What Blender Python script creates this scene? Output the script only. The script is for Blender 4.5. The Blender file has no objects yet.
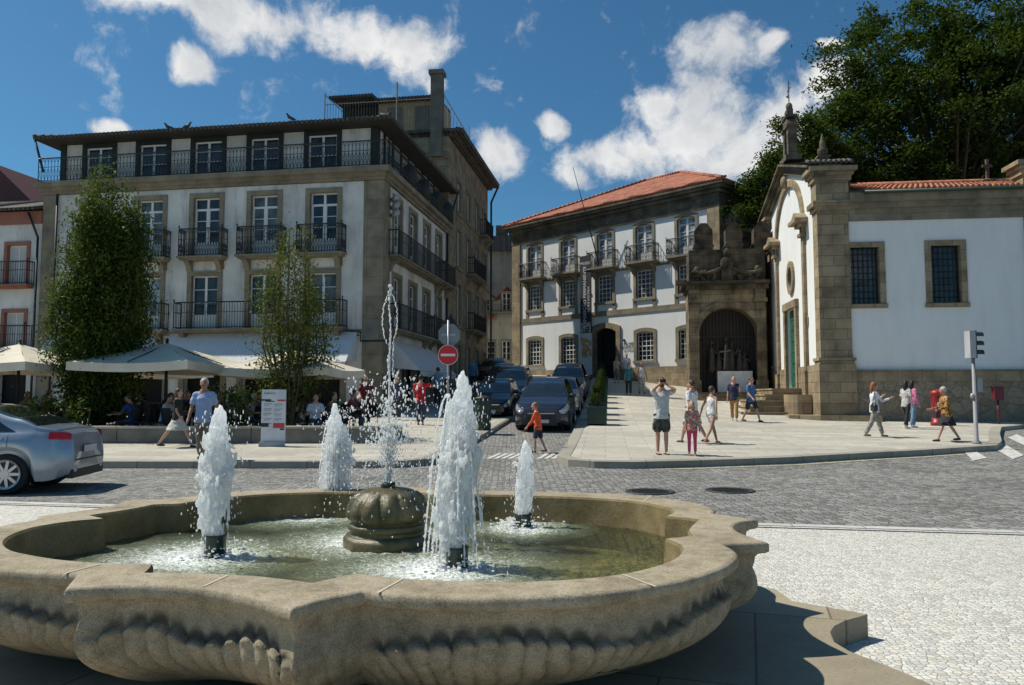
import bpy, math, random
from mathutils import Vector, Matrix, noise as mnoise
PI = math.pi
rnd = random.Random(7)
C = bpy.context.scene.collection
F = 768.0
TH = math.atan(53.5 / 768.0)
EYE = 1.55
def pt(px, py, D):
    """point at distance D ahead that the photograph shows at this place (used to survey the site)"""
    u = (px - 512) / F; v = (342.5 - py) / F
    y = math.cos(TH) - v * math.sin(TH); z = math.sin(TH) + v * math.cos(TH)
    k = D / y
    return Vector((u * k, D, EYE + z * k))
def pl(px, py, z):
    u = (px - 512) / F; v = (342.5 - py) / F
    y = math.cos(TH) - v * math.sin(TH); zz = math.sin(TH) + v * math.cos(TH)
    k = (z - EYE) / zz
    return (u * k, y * k)
def Zat(py, D): return pt(512, py, D).z

# ---------------------------------------------------------------- materials
def nmat(name):
    m = bpy.data.materials.new(name); m.use_nodes = True
    nt = m.node_tree; b = nt.nodes['Principled BSDF']
    return m, nt, b
def N(nt, typ, **kw):
    n = nt.nodes.new(typ)
    for k, v in kw.items():
        if k.startswith('i_'):
            n.inputs[k[2:].replace('_', ' ')].default_value = v
        else: setattr(n, k, v)
    return n
def ramp(nt, fac, stops):
    r = nt.nodes.new('ShaderNodeValToRGB'); e = r.color_ramp.elements
    while len(e) > 1: e.remove(e[-1])
    e[0].position = stops[0][0]; e[0].color = (*stops[0][1], 1)
    for p, c in stops[1:]:
        x = e.new(p); x.color = (*c, 1)
    nt.links.new(fac, r.inputs['Fac']); return r.outputs['Color']
def mixc(nt, a, b, fac, mode='MIX'):
    m = nt.nodes.new('ShaderNodeMix'); m.data_type = 'RGBA'; m.blend_type = mode
    for s, v in ((m.inputs[6], a), (m.inputs[7], b), (m.inputs[0], fac)):
        if isinstance(v, (int, float)): s.default_value = v
        elif isinstance(v, tuple): s.default_value = (*v, 1)
        else: nt.links.new(v, s)
    return m.outputs[2]
def math_(nt, op, a, b=None, clamp=False):
    m = nt.nodes.new('ShaderNodeMath'); m.operation = op; m.use_clamp = clamp
    for s, v in ((m.inputs[0], a), (m.inputs[1], b)):
        if v is None: continue
        if isinstance(v, (int, float)): s.default_value = v
        else: nt.links.new(v, s)
    return m.outputs[0]
def objco(nt, kind='Object'):
    return nt.nodes.new('ShaderNodeTexCoord').outputs[kind]
def noise_(nt, co, scale, detail=4, rough=.55, dist=0):
    n = nt.nodes.new('ShaderNodeTexNoise'); n.inputs['Scale'].default_value = scale
    n.inputs['Detail'].default_value = detail; n.inputs['Roughness'].default_value = rough; n.inputs['Distortion'].default_value = dist
    nt.links.new(co, n.inputs['Vector']); return n.outputs['Fac']
def bump_(nt, b, h, strength=.3, dist=.02):
    n = nt.nodes.new('ShaderNodeBump'); n.inputs['Strength'].default_value = strength; n.inputs['Distance'].default_value = dist
    nt.links.new(h, n.inputs['Height']); nt.links.new(n.outputs['Normal'], b.inputs['Normal'])
def sc(c, k): return tuple(min(1, x * k) for x in c)
def plain(name, c, rough=.6, metal=0, var=.15, scale=3, bump=0, spec=.5, coat=0):
    m, nt, b = nmat(name); co = objco(nt)
    n = noise_(nt, co, scale)
    col = ramp(nt, n, [(.3, sc(c, 1 - var)), (.7, sc(c, 1 + var))])
    nt.links.new(col, b.inputs['Base Color'])
    b.inputs['Roughness'].default_value = rough; b.inputs['Metallic'].default_value = metal
    b.inputs['Specular IOR Level'].default_value = spec
    if coat: b.inputs['Coat Weight'].default_value = coat; b.inputs['Coat Roughness'].default_value = .03
    if bump: bump_(nt, b, noise_(nt, co, scale * 8), bump, .01)
    return m
def wallco(nt):
    co = objco(nt); s = nt.nodes.new('ShaderNodeSeparateXYZ'); nt.links.new(co, s.inputs[0])
    a = math_(nt, 'ADD', s.outputs[0], s.outputs[1])
    c = nt.nodes.new('ShaderNodeCombineXYZ'); nt.links.new(a, c.inputs[0]); nt.links.new(s.outputs[2], c.inputs[1])
    return co, c.outputs[0]
def stone_blocks(name, c1, c2, w=.9, h=.42, mortar=.012, rough=.85, stain=.45):
    m, nt, b = nmat(name); co, wc = wallco(nt)
    br = nt.nodes.new('ShaderNodeTexBrick'); nt.links.new(wc, br.inputs['Vector'])
    br.inputs['Scale'].default_value = 1; br.inputs['Brick Width'].default_value = w; br.inputs['Row Height'].default_value = h
    br.inputs['Mortar Size'].default_value = mortar; br.inputs['Mortar Smooth'].default_value = .3
    br.inputs['Color1'].default_value = (*c1, 1); br.inputs['Color2'].default_value = (*c2, 1)
    br.inputs['Mortar'].default_value = (*sc(c1, .45), 1)
    n1 = noise_(nt, co, 1.3, 6, .6); n2 = noise_(nt, co, 40, 3)
    col = mixc(nt, br.outputs['Color'], ramp(nt, n1, [(.35, (1 - stain, 1 - stain, (1 - stain) * 1.02)), (.62, (1.0, 1.0, 1.0))]), 1.0, 'MULTIPLY')
    col = mixc(nt, col, ramp(nt, n2, [(.3, (.72, .72, .72)), (.7, (1, 1, 1))]), .8, 'MULTIPLY')
    nt.links.new(col, b.inputs['Base Color']); b.inputs['Roughness'].default_value = rough; b.inputs['Specular IOR Level'].default_value = .25
    h1 = math_(nt, 'MULTIPLY', br.outputs['Fac'], -1.0)
    hh = math_(nt, 'ADD', h1, math_(nt, 'MULTIPLY', n2, .4))
    bump_(nt, b, hh, .6, .02)
    return m
def rubble(name, c):
    m, nt, b = nmat(name); co = objco(nt)
    v = nt.nodes.new('ShaderNodeTexVoronoi'); v.inputs['Scale'].default_value = 2.2; nt.links.new(co, v.inputs['Vector'])
    e = nt.nodes.new('ShaderNodeTexVoronoi'); e.feature = 'DISTANCE_TO_EDGE'; e.inputs['Scale'].default_value = 2.2; nt.links.new(co, e.inputs['Vector'])
    s = nt.nodes.new('ShaderNodeSeparateColor'); nt.links.new(v.outputs['Color'], s.inputs[0])
    col = ramp(nt, s.outputs[0], [(0, sc(c, .78)), (.6, c), (1, sc(c, 1.15))])
    col = mixc(nt, sc(c, .68), col, ramp(nt, e.outputs['Distance'], [(.005, (0, 0, 0)), (.03, (1, 1, 1))]))
    n2 = noise_(nt, co, 9, 5)
    col = mixc(nt, col, ramp(nt, n2, [(.35, (.6, .6, .6)), (.65, (1, 1, 1))]), .8, 'MULTIPLY')
    nt.links.new(col, b.inputs['Base Color']); b.inputs['Roughness'].default_value = .9
    bump_(nt, b, math_(nt, 'ADD', math_(nt, 'MINIMUM', e.outputs['Distance'], .08), math_(nt, 'MULTIPLY', n2, .05)), .8, .3)
    return m
def plaster(name, c, dirt=.25, streak=.5):
    m, nt, b = nmat(name); co = objco(nt)
    mp = nt.nodes.new('ShaderNodeMapping'); mp.inputs['Scale'].default_value = (1, 1, .18); nt.links.new(co, mp.inputs[0])
    n1 = noise_(nt, mp.outputs[0], 2.2, 8, .65); n2 = noise_(nt, co, .6, 5); n3 = noise_(nt, co, 30, 3)
    col = ramp(nt, n1, [(.25, sc(c, 1 - dirt)), (.5, c), (.8, sc(c, 1.03))])
    col = mixc(nt, col, ramp(nt, n2, [(.3, sc((1, .985, .96), 1 - dirt * .8)), (.6, (1, 1, 1))]), streak, 'MULTIPLY')
    nt.links.new(col, b.inputs['Base Color']); b.inputs['Roughness'].default_value = .9; b.inputs['Specular IOR Level'].default_value = .2
    bump_(nt, b, n3, .15, .01); return m
def tile_mat(name, c, axis='X', pitch=.22):
    m, nt, b = nmat(name); co = objco(nt)
    s = nt.nodes.new('ShaderNodeSeparateXYZ'); nt.links.new(co, s.inputs[0])
    u = s.outputs[0 if axis == 'X' else 1]; w_ = s.outputs[1 if axis == 'X' else 0]
    wv = math_(nt, 'ABSOLUTE', math_(nt, 'SINE', math_(nt, 'MULTIPLY', u, PI / pitch)))
    row = math_(nt, 'FRACT', math_(nt, 'MULTIPLY', w_, 1 / .38))
    cell = nt.nodes.new('ShaderNodeTexWhiteNoise'); cell.noise_dimensions = '2D'
    cc = nt.nodes.new('ShaderNodeCombineXYZ')
    nt.links.new(math_(nt, 'FLOOR', math_(nt, 'DIVIDE', u, pitch)), cc.inputs[0]); nt.links.new(math_(nt, 'FLOOR', math_(nt, 'MULTIPLY', w_, 1 / .38)), cc.inputs[1])
    nt.links.new(cc.outputs[0], cell.inputs['Vector'])
    n = noise_(nt, co, 1.1, 6)
    col = ramp(nt, cell.outputs['Value'], [(0, sc(c, .7)), (.5, c), (1, sc(c, 1.25))])
    col = mixc(nt, col, ramp(nt, n, [(.3, (.5, .52, .5)), (.55, (1, 1, 1))]), .7, 'MULTIPLY')
    nt.links.new(col, b.inputs['Base Color']); b.inputs['Roughness'].default_value = .8
    bump_(nt, b, math_(nt, 'ADD', wv, math_(nt, 'MULTIPLY', row, -.35)), 1.0, .07); return m
def setts(name, c, scale, rand=.55, joint=.03, warp=.0, rough=.75, bump=.8, light=1.35, dark=.6, big=.35, jc=.35, stretch=(1, 1, 1)):
    m, nt, b = nmat(name); co = objco(nt)
    mp = nt.nodes.new('ShaderNodeMapping'); mp.inputs['Scale'].default_value = stretch; nt.links.new(co, mp.inputs[0]); cs = mp.outputs[0]
    v = nt.nodes.new('ShaderNodeTexVoronoi'); v.voronoi_dimensions = '2D'; e = nt.nodes.new('ShaderNodeTexVoronoi'); e.voronoi_dimensions = '2D'; e.feature = 'DISTANCE_TO_EDGE'
    for q in (v, e):
        q.inputs['Scale'].default_value = scale; q.inputs['Randomness'].default_value = rand; nt.links.new(cs, q.inputs['Vector'])
    s = nt.nodes.new('ShaderNodeSeparateColor'); nt.links.new(v.outputs['Color'], s.inputs[0])
    col = ramp(nt, s.outputs[0], [(0, sc(c, dark)), (.5, c), (1, sc(c, light))])
    tint = ramp(nt, s.outputs[1], [(0, (1, .93, .84)), (.4, (1, 1, 1)), (1, (.95, .98, 1))])
    col = mixc(nt, col, tint, .8, 'MULTIPLY')
    col = mixc(nt, sc(c, jc), col, ramp(nt, e.outputs['Distance'], [(joint * .4, (0, 0, 0)), (joint * 1.6, (1, 1, 1))]))
    n1 = noise_(nt, co, .5, 6, .6); n2 = noise_(nt, co, 60, 3)
    col = mixc(nt, col, ramp(nt, n1, [(.3, (1 - big,) * 3), (.65, (1, 1, 1))]), 1.0, 'MULTIPLY')
    col = mixc(nt, col, ramp(nt, n2, [(.3, (.8, .8, .8)), (.7, (1, 1, 1))]), 1.0, 'MULTIPLY')
    nt.links.new(col, b.inputs['Base Color']); b.inputs['Roughness'].default_value = rough; b.inputs['Specular IOR Level'].default_value = .35
    h = math_(nt, 'MINIMUM', e.outputs['Distance'], .15)
    h = math_(nt, 'ADD', h, math_(nt, 'MULTIPLY', s.outputs[2], .08))
    bump_(nt, b, math_(nt, 'ADD', h, math_(nt, 'MULTIPLY', n2, .02)), bump, .1); return m
def slabs(name, c, w=.9, h=.45, rot=0, joint=.008, big=.2):
    m, nt, b = nmat(name); co = objco(nt)
    mp = nt.nodes.new('ShaderNodeMapping'); mp.inputs['Rotation'].default_value = (0, 0, rot); nt.links.new(co, mp.inputs[0])
    br = nt.nodes.new('ShaderNodeTexBrick'); nt.links.new(mp.outputs[0], br.inputs['Vector'])
    br.inputs['Scale'].default_value = 1; br.inputs['Brick Width'].default_value = w; br.inputs['Row Height'].default_value = h
    br.inputs['Mortar Size'].default_value = joint; br.inputs['Mortar Smooth'].default_value = .2
    br.inputs['Color1'].default_value = (*sc(c, .86), 1); br.inputs['Color2'].default_value = (*sc(c, 1.1), 1); br.inputs['Mortar'].default_value = (*sc(c, .5), 1)
    n1 = noise_(nt, co, .45, 7, .6); n2 = noise_(nt, co, 45, 3); n3 = noise_(nt, co, 5, 5, .6)
    col = mixc(nt, br.outputs['Color'], ramp(nt, n1, [(.3, (1 - big, 1 - big, 1 - big * .9)), (.65, (1, 1, 1))]), 1.0, 'MULTIPLY')
    col = mixc(nt, col, ramp(nt, n3, [(.3, (.82, .82, .82)), (.6, (1, 1, 1))]), .8, 'MULTIPLY')
    col = mixc(nt, col, ramp(nt, n2, [(.3, (.82, .82, .82)), (.7, (1, 1, 1))]), 1.0, 'MULTIPLY')
    nt.links.new(col, b.inputs['Base Color']); b.inputs['Roughness'].default_value = .8; b.inputs['Specular IOR Level'].default_value = .3
    bump_(nt, b, math_(nt, 'ADD', math_(nt, 'MULTIPLY', br.outputs['Fac'], -1), math_(nt, 'MULTIPLY', n2, .3)), .35, .02); return m
def glassmat(name, c=(.018, .022, .028), rough=.06):
    m, nt, b = nmat(name); co = objco(nt)
    n = noise_(nt, co, 1.7, 3); nt.links.new(ramp(nt, n, [(.35, sc(c, .4)), (.7, sc(c, 2.2))]), b.inputs['Base Color'])
    b.inputs['Roughness'].default_value = rough; b.inputs['Specular IOR Level'].default_value = .6
    bump_(nt, b, noise_(nt, co, .9, 2), .12, .05); return m
def leafmat(name, c, c2):
    m, nt, b = nmat(name); co = objco(nt)
    n = noise_(nt, co, .7, 4); n2 = noise_(nt, co, 11, 2)
    g = nt.nodes.new('ShaderNodeObjectInfo')
    col = ramp(nt, n, [(.3, c), (.7, c2)]); col = mixc(nt, col, ramp(nt, n2, [(.3, (.6, .62, .55)), (.7, (1.25, 1.2, 1.1))]), 1.0, 'MULTIPLY')
    nt.links.new(col, b.inputs['Base Color']); b.inputs['Roughness'].default_value = .6; b.inputs['Specular IOR Level'].default_value = .15
    t = nt.nodes.new('ShaderNodeBsdfTranslucent'); nt.links.new(mixc(nt, col, (1.0, 1.0, .45), 1.0, 'MULTIPLY'), t.inputs['Color'])
    mx = nt.nodes.new('ShaderNodeMixShader'); mx.inputs[0].default_value = .35
    nt.links.new(b.outputs[0], mx.inputs[1]); nt.links.new(t.outputs[0], mx.inputs[2])
    nt.links.new(mx.outputs[0], nt.nodes['Material Output'].inputs['Surface']); return m
def pattern(name, base, cols, scale=14):
    m, nt, b = nmat(name); co = objco(nt)
    v = nt.nodes.new('ShaderNodeTexVoronoi'); v.inputs['Scale'].default_value = scale; nt.links.new(co, v.inputs['Vector'])
    s = nt.nodes.new('ShaderNodeSeparateColor'); nt.links.new(v.outputs['Color'], s.inputs[0])
    st = [(0, base)] + [((i + 1) / (len(cols) + 1), c) for i, c in enumerate(cols)]
    r = ramp(nt, s.outputs[0], st); r.node.color_ramp.interpolation = 'CONSTANT'
    nt.links.new(r, b.inputs['Base Color']); b.inputs['Roughness'].default_value = .85; return m

# ---------------------------------------------------------------- mesh builder
class MB:
    def __init__(s): s.v = []; s.f = []; s.m = []; s.sm = []
    def quad(s, a, b, c, d, m=0, sm=False):
        i = len(s.v); s.v += [tuple(a), tuple(b), tuple(c), tuple(d)]; s.f.append((i, i + 1, i + 2, i + 3)); s.m.append(m); s.sm.append(sm); return s
    def poly(s, pts, m=0):
        i = len(s.v); s.v += [tuple(p) for p in pts]; s.f.append(tuple(range(i, i + len(pts)))); s.m.append(m); s.sm.append(False); return s
    def box(s, x0, y0, z0, x1, y1, z1, m=0):
        i = len(s.v)
        s.v += [(x0, y0, z0), (x1, y0, z0), (x1, y1, z0), (x0, y1, z0), (x0, y0, z1), (x1, y0, z1), (x1, y1, z1), (x0, y1, z1)]
        for f in ((0, 3, 2, 1), (4, 5, 6, 7), (0, 1, 5, 4), (1, 2, 6, 5), (2, 3, 7, 6), (3, 0, 4, 7)):
            s.f.append(tuple(i + k for k in f)); s.m.append(m); s.sm.append(False)
        return s
    def bar(s, p, q, r=.01, m=0, n=4, r2=None, cap=True, sm=None):
        p = Vector(p); q = Vector(q); d = q - p
        if d.length < 1e-6: return s
        d.normalize(); a = d.orthogonal().normalized(); b = d.cross(a); i = len(s.v); r2 = r if r2 is None else r2
        if sm is None: sm = n > 5
        for c, rr in ((p, r), (q, r2)):
            for k in range(n):
                t = 2 * PI * (k + .5) / n; s.v.append(tuple(c + a * math.cos(t) * rr + b * math.sin(t) * rr))
        for k in range(n):
            j = (k + 1) % n; s.f.append((i + k, i + j, i + n + j, i + n + k)); s.m.append(m); s.sm.append(sm)
        if cap:
            s.f.append(tuple(i + n - 1 - k for k in range(n))); s.m.append(m); s.sm.append(False)
            s.f.append(tuple(i + n + k for k in range(n))); s.m.append(m); s.sm.append(False)
        return s
    def tube(s, pts, radii, n=8, m=0, sq=None, flat=False):
        """chain with rounded ends; sq = (sx, sy) ellipse factors when the chain runs along z"""
        P = [Vector(p) for p in pts]; rings = []
        d0 = (P[1] - P[0]).normalized(); d1 = (P[-1] - P[-2]).normalized()
        R = list(radii)
        for k in (() if flat else (.95, .7)): rings.append((P[0] - d0 * R[0] * k, R[0] * math.sqrt(1 - k * k), d0))
        for j, p in enumerate(P):
            d = d0 if j == 0 else d1 if j == len(P) - 1 else ((P[j + 1] - P[j]).normalized() + (P[j] - P[j - 1]).normalized()).normalized()
            rings.append((p, R[j], d))
        for k in (() if flat else (.7, .95)): rings.append((P[-1] + d1 * R[-1] * k, R[-1] * math.sqrt(1 - k * k), d1))
        i = len(s.v)
        for c, r, d in rings:
            if sq: a = Vector((sq[0], 0, 0)); b = Vector((0, sq[1], 0))
            else:
                ref = Vector((0, 1, 0)) if abs(d.y) < .9 else Vector((1, 0, 0))
                a = d.cross(ref).normalized(); b = d.cross(a)
            for k in range(n):
                t = 2 * PI * k / n; s.v.append(tuple(c + a * math.cos(t) * r + b * math.sin(t) * r))
        for j in range(len(rings) - 1):
            for k in range(n):
                l = (k + 1) % n; s.f.append((i + j * n + k, i + j * n + l, i + (j + 1) * n + l, i + (j + 1) * n + k)); s.m.append(m); s.sm.append(True)
        s.f.append(tuple(i + n - 1 - k for k in range(n))); s.m.append(m); s.sm.append(True)
        e = i + (len(rings) - 1) * n; s.f.append(tuple(e + k for k in range(n))); s.m.append(m); s.sm.append(True)
        return s
    def ell(s, c, r, n=10, m=0, rot=None):
        i = len(s.v); h = max(4, n // 2 + 1); c = Vector(c)
        def put(x, y, z):
            w = Vector((x * r[0], y * r[1], z * r[2]))
            if rot: w = rot @ w
            s.v.append(tuple(c + w))
        put(0, 0, 1)
        for j in range(1, h):
            t = PI * j / h
            for k in range(n): put(math.sin(t) * math.cos(2 * PI * k / n), math.sin(t) * math.sin(2 * PI * k / n), math.cos(t))
        put(0, 0, -1); last = len(s.v) - 1
        for k in range(n):
            l = (k + 1) % n
            s.f.append((i, i + 1 + k, i + 1 + l)); s.m.append(m); s.sm.append(True)
            b = i + 1 + (h - 2) * n; s.f.append((last, b + l, b + k)); s.m.append(m); s.sm.append(True)
            for j in range(h - 2):
                a = i + 1 + j * n; s.f.append((a + k, a + n + k, a + n + l, a + l)); s.m.append(m); s.sm.append(True)
        return s
    def lathe(s, prof, c=(0, 0, 0), n=24, m=0, sm=True, rf=None):
        i = len(s.v)
        for j, (r, z) in enumerate(prof):
            for k in range(n):
                t = 2 * PI * k / n; rr = r * (rf(t, z) if rf else 1)
                s.v.append((c[0] + rr * math.cos(t), c[1] + rr * math.sin(t), c[2] + z))
        for j in range(len(prof) - 1):
            for k in range(n):
                l = (k + 1) % n; s.f.append((i + j * n + k, i + j * n + l, i + (j + 1) * n + l, i + (j + 1) * n + k)); s.m.append(m); s.sm.append(sm)
        if prof[0][0] > 1e-4: s.f.append(tuple(i + n - 1 - k for k in range(n))); s.m.append(m); s.sm.append(False)
        if prof[-1][0] > 1e-4:
            e = i + (len(prof) - 1) * n; s.f.append(tuple(e + k for k in range(n))); s.m.append(m); s.sm.append(False)
        return s
    def prism(s, pts, z0, z1, m=0, T=None):
        """pts: polygon (a, b); T maps (a, b, c) to space, c from z0 to z1"""
        T = T or (lambda a, b, c: (a, b, c)); n = len(pts); i = len(s.v)
        for z in (z0, z1):
            for a, b in pts: s.v.append(tuple(T(a, b, z)))
        for k in range(n):
            l = (k + 1) % n; s.f.append((i + k, i + l, i + n + l, i + n + k)); s.m.append(m); s.sm.append(False)
        s.f.append(tuple(i + n - 1 - k for k in range(n))); s.f.append(tuple(i + n + k for k in range(n))); s.m += [m, m]; s.sm += [False, False]
        return s
    def ring(s, inner, outer, y0, y1, m=0):
        """closed-less band between two polylines (x, z), front at y0, back at y1"""
        n = len(inner)
        for k in range(n - 1):
            a, b, c, d = inner[k], inner[k + 1], outer[k + 1], outer[k]
            s.quad((a[0], y0, a[1]), (b[0], y0, b[1]), (c[0], y0, c[1]), (d[0], y0, d[1]), m)
            s.quad((a[0], y1, a[1]), (b[0], y1, b[1]), (b[0], y0, b[1]), (a[0], y0, a[1]), m)
            s.quad((d[0], y0, d[1]), (c[0], y0, c[1]), (c[0], y1, c[1]), (d[0], y1, d[1]), m)
        for k in (0, n - 1):
            a, d = inner[k], outer[k]
            s.quad((a[0], y0, a[1]), (d[0], y0, d[1]), (d[0], y1, d[1]), (a[0], y1, a[1]), m)
        return s
    def wall(s, x0, x1, z0, z1, holes, depth=.25, T=None, m=0, mr=None, thick=None):
        T = T or (lambda a, z, d: (a, d, z)); mr = m if mr is None else mr
        xs = sorted({x0, x1, *[h[0] for h in holes], *[h[2] for h in holes]}); zs = sorted({z0, z1, *[h[1] for h in holes], *[h[3] for h in holes]})
        xs = [x for x in xs if x0 <= x <= x1]; zs = [z for z in zs if z0 <= z <= z1]
        for i in range(len(xs) - 1):
            for j in range(len(zs) - 1):
                cx = (xs[i] + xs[i + 1]) / 2; cz = (zs[j] + zs[j + 1]) / 2
                if any(h[0] < cx < h[2] and h[1] < cz < h[3] for h in holes): continue
                s.quad(T(xs[i], zs[j], 0), T(xs[i + 1], zs[j], 0), T(xs[i + 1], zs[j + 1], 0), T(xs[i], zs[j + 1], 0), m)
        for a0, b0, a1, b1 in holes:
            for p, q in (((a0, b0), (a0, b1)), ((a0, b1), (a1, b1)), ((a1, b1), (a1, b0)), ((a1, b0), (a0, b0))):
                s.quad(T(*p, 0), T(*q, 0), T(*q, depth), T(*p, depth), mr)
        return s
    def build(s, name, mat, parent=None, loc=(0, 0, 0), rot=0, sub=0):
        me = bpy.data.meshes.new(name); me.from_pydata(s.v, [], s.f)
        for k in (mat if isinstance(mat, (list, tuple)) else [mat]): me.materials.append(k)
        me.polygons.foreach_set('material_index', s.m); me.polygons.foreach_set('use_smooth', s.sm); me.update()
        return link(name, me, parent, loc, rot)
def build_split(mb, name, mat, parent=None, loc=(0, 0, 0), rot=0, gap=.03):
    """one object for every separate piece of a builder (pieces whose boxes touch stay together)"""
    par = list(range(len(mb.v)))
    def fd(a):
        while par[a] != a: par[a] = par[par[a]]; a = par[a]
        return a
    for f in mb.f:
        for k in f[1:]: par[fd(k)] = fd(f[0])
    isl = {}
    for k, f in enumerate(mb.f): isl.setdefault(fd(f[0]), []).append(k)
    L = []
    for ks in isl.values():
        vs = {i for k in ks for i in mb.f[k]}; bb = [(min(mb.v[i][c] for i in vs) - gap, max(mb.v[i][c] for i in vs) + gap) for c in range(3)]; L.append([ks, bb])
    ch_ = True
    while ch_:
        ch_ = False
        for i in range(len(L)):
            for j in range(i + 1, len(L)):
                if all(L[i][1][c][0] < L[j][1][c][1] and L[j][1][c][0] < L[i][1][c][1] for c in range(3)):
                    L[i] = [L[i][0] + L[j][0], [(min(L[i][1][c][0], L[j][1][c][0]), max(L[i][1][c][1], L[j][1][c][1])) for c in range(3)]]; L.pop(j); ch_ = True; break
            if ch_: break
    for ks, bb in L:
        q = MB(); mp = {}
        for k in ks:
            f = []
            for i in mb.f[k]:
                if i not in mp: mp[i] = len(q.v); q.v.append(mb.v[i])
                f.append(mp[i])
            q.f.append(tuple(f)); q.m.append(mb.m[k]); q.sm.append(mb.sm[k])
        o = q.build(name, mat, parent, loc, rot)
    return o
def link(name, me, parent=None, loc=(0, 0, 0), rot=0):
    o = bpy.data.objects.new(name, me); C.objects.link(o); o.location = loc; o.rotation_euler = (0, 0, rot)
    if parent: o.parent = parent
    return o
def thing(name, label, cat, loc=(0, 0, 0), rot=0, group=None):
    o = bpy.data.objects.new(name, None); C.objects.link(o); o.location = loc; o.rotation_euler = (0, 0, rot)
    o.empty_display_size = .3
    return tag(o, label, cat, group)
def tag(o, label, cat, group=None):
    o['label'] = label; o['category'] = cat
    if group: o['group'] = group
    return o
def struct(o): o['kind'] = 'structure'; return o
def dup(root, loc=None, rot=None, label=None, group=None, scale=None):
    def cp(o, par):
        c = o.copy(); C.objects.link(c); c.parent = par
        for ch in [x for x in o.children]: cp(ch, c)
        return c
    r = cp(root, None)
    if loc is not None: r.location = loc
    if rot is not None: r.rotation_euler = (0, 0, rot)
    if label: r['label'] = label
    if group: r['group'] = group
    if scale: r.scale = scale
    return r
def lerp(a, b, t): return a + (b - a) * t
def smooth(t): t = max(0, min(1, t)); return t * t * (3 - 2 * t)

# ---------------------------------------------------------------- terrain
GP = [(-400, 0), (16, 0), (18, .07), (20, .13), (24, .28), (26, .40), (30, .62), (36, 1.15), (41, 1.6), (48, 2.4), (52, 2.75), (70, 3.8), (100, 5), (900, 5)]
def g(x, y):
    for (a, za), (b, zb) in zip(GP, GP[1:]):
        if a <= y <= b:
            z = lerp(za, zb, (y - a) / (b - a)); break
    else: z = 5
    return z - .17 * smooth((x - 6) / 4) * smooth((y - 24) / 5)
def sheet(name, poly, h, mat, skirt=.0, step=1.0, mskirt=None, parent=None, flat=None):
    """a ground sheet that follows the terrain, h above it, with a vertical edge of height skirt"""
    import bmesh
    bm = bmesh.new(); vs = [bm.verts.new((x, y, 0)) for x, y in poly]; f = bm.faces.new(vs)
    if f.normal.z < 0 or True: bmesh.ops.recalc_face_normals(bm, faces=bm.faces)
    ys = [p[1] for p in poly]; xs = [p[0] for p in poly]
    def cuts(lo, hi, st, no):
        k = math.ceil(lo / st)
        while k * st < hi:
            c = Vector((0, k * st, 0)) if no.y else Vector((k * st, 0, 0))
            bmesh.ops.bisect_plane(bm, geom=bm.verts[:] + bm.edges[:] + bm.faces[:], plane_co=c, plane_no=no); k += 1
    cuts(max(min(ys), 14), min(max(ys), 72), step, Vector((0, 1, 0)))
    cuts(max(min(xs), 5), min(max(xs), 11), 1, Vector((1, 0, 0)))
    zf = flat if flat else g
    bound = [e for e in bm.edges if e.is_boundary]
    segs = [(e.verts[0].co.copy(), e.verts[1].co.copy()) for e in bound]
    mb = MB()
    for f in bm.faces:
        c = [v.co for v in f.verts]; a = f.normal.z
        L = [(p.x, p.y, zf(p.x, p.y) + h) for p in c]
        if a < 0: L.reverse()
        mb.poly(L, 0)
    if skirt:
        for p, q in segs:
            mb.quad((p.x, p.y, zf(p.x, p.y) + h), (q.x, q.y, zf(q.x, q.y) + h), (q.x, q.y, zf(q.x, q.y) + h - skirt), (p.x, p.y, zf(p.x, p.y) + h - skirt), 1 if mskirt else 0)
    bm.free()
    return mb.build(name, [mat, mskirt] if mskirt else [mat], parent)
# ================================================================ materials
GR1 = (.43, .34, .215); GR2 = (.33, .26, .17)
M = {}
M['granite'] = stone_blocks('granite_blocks', GR1, GR2)
M['granite_dark'] = stone_blocks('weathered_granite_blocks', (.235, .195, .135), (.17, .145, .105), .8, .4, .015, .9, .55)
M['granite_trim'] = stone_blocks('granite_trim', (.335, .285, .205), (.27, .235, .17), 1.4, .8, .006, .85, .4)
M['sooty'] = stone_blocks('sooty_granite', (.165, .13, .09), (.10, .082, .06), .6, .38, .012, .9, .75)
M['rubble'] = rubble('rubble_granite', (.30, .25, .18))
M['white'] = plaster('white_plaster', (.70, .69, .655), .48, .85)
M['whitewash'] = plaster('whitewashed_wall', (.78, .785, .775), .10, .5)
M['old_plaster'] = plaster('old_plaster', (.30, .28, .23), .45, .9)
M['pale_plaster'] = plaster('pale_plaster', (.42, .39, .32), .4, .9)
M['pinkish'] = plain('salmon_paint', (.30, .12, .085), .8)
M['iron'] = plain('black_iron', (.018, .02, .02), .55)
M['darkwood'] = plain('dark_painted_wood', (.014, .018, .015), .6)
M['eave'] = plain('dark_eave_boards', (.03, .028, .024), .8)
M['whitewood'] = plain('white_painted_wood', (.72, .72, .69), .5, var=.05)
M['greenwood'] = plain('green_painted_wood', (.015, .10, .06), .5, var=.3)
M['glass'] = glassmat('window_glass')
M['dark'] = plain('dark_interior', (.012, .011, .011), .9)
M['tile_red'] = tile_mat('red_roof_tiles', (.40, .14, .078), 'X')
M['tile_red_y'] = tile_mat('red_roof_tiles_side', (.40, .14, .078), 'Y')
M['tile_dark'] = tile_mat('grey_weathered_tiles', (.085, .08, .07), 'X')
M['tile_dark_y'] = tile_mat('grey_weathered_tiles_side', (.085, .08, .07), 'Y')
M['tile_old'] = plain('old_clay_tile', (.40, .155, .085), .85, var=.45, scale=5, bump=.3)
M['steel'] = plain('galvanised_grey', (.36, .36, .37), .45, .3)
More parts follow.
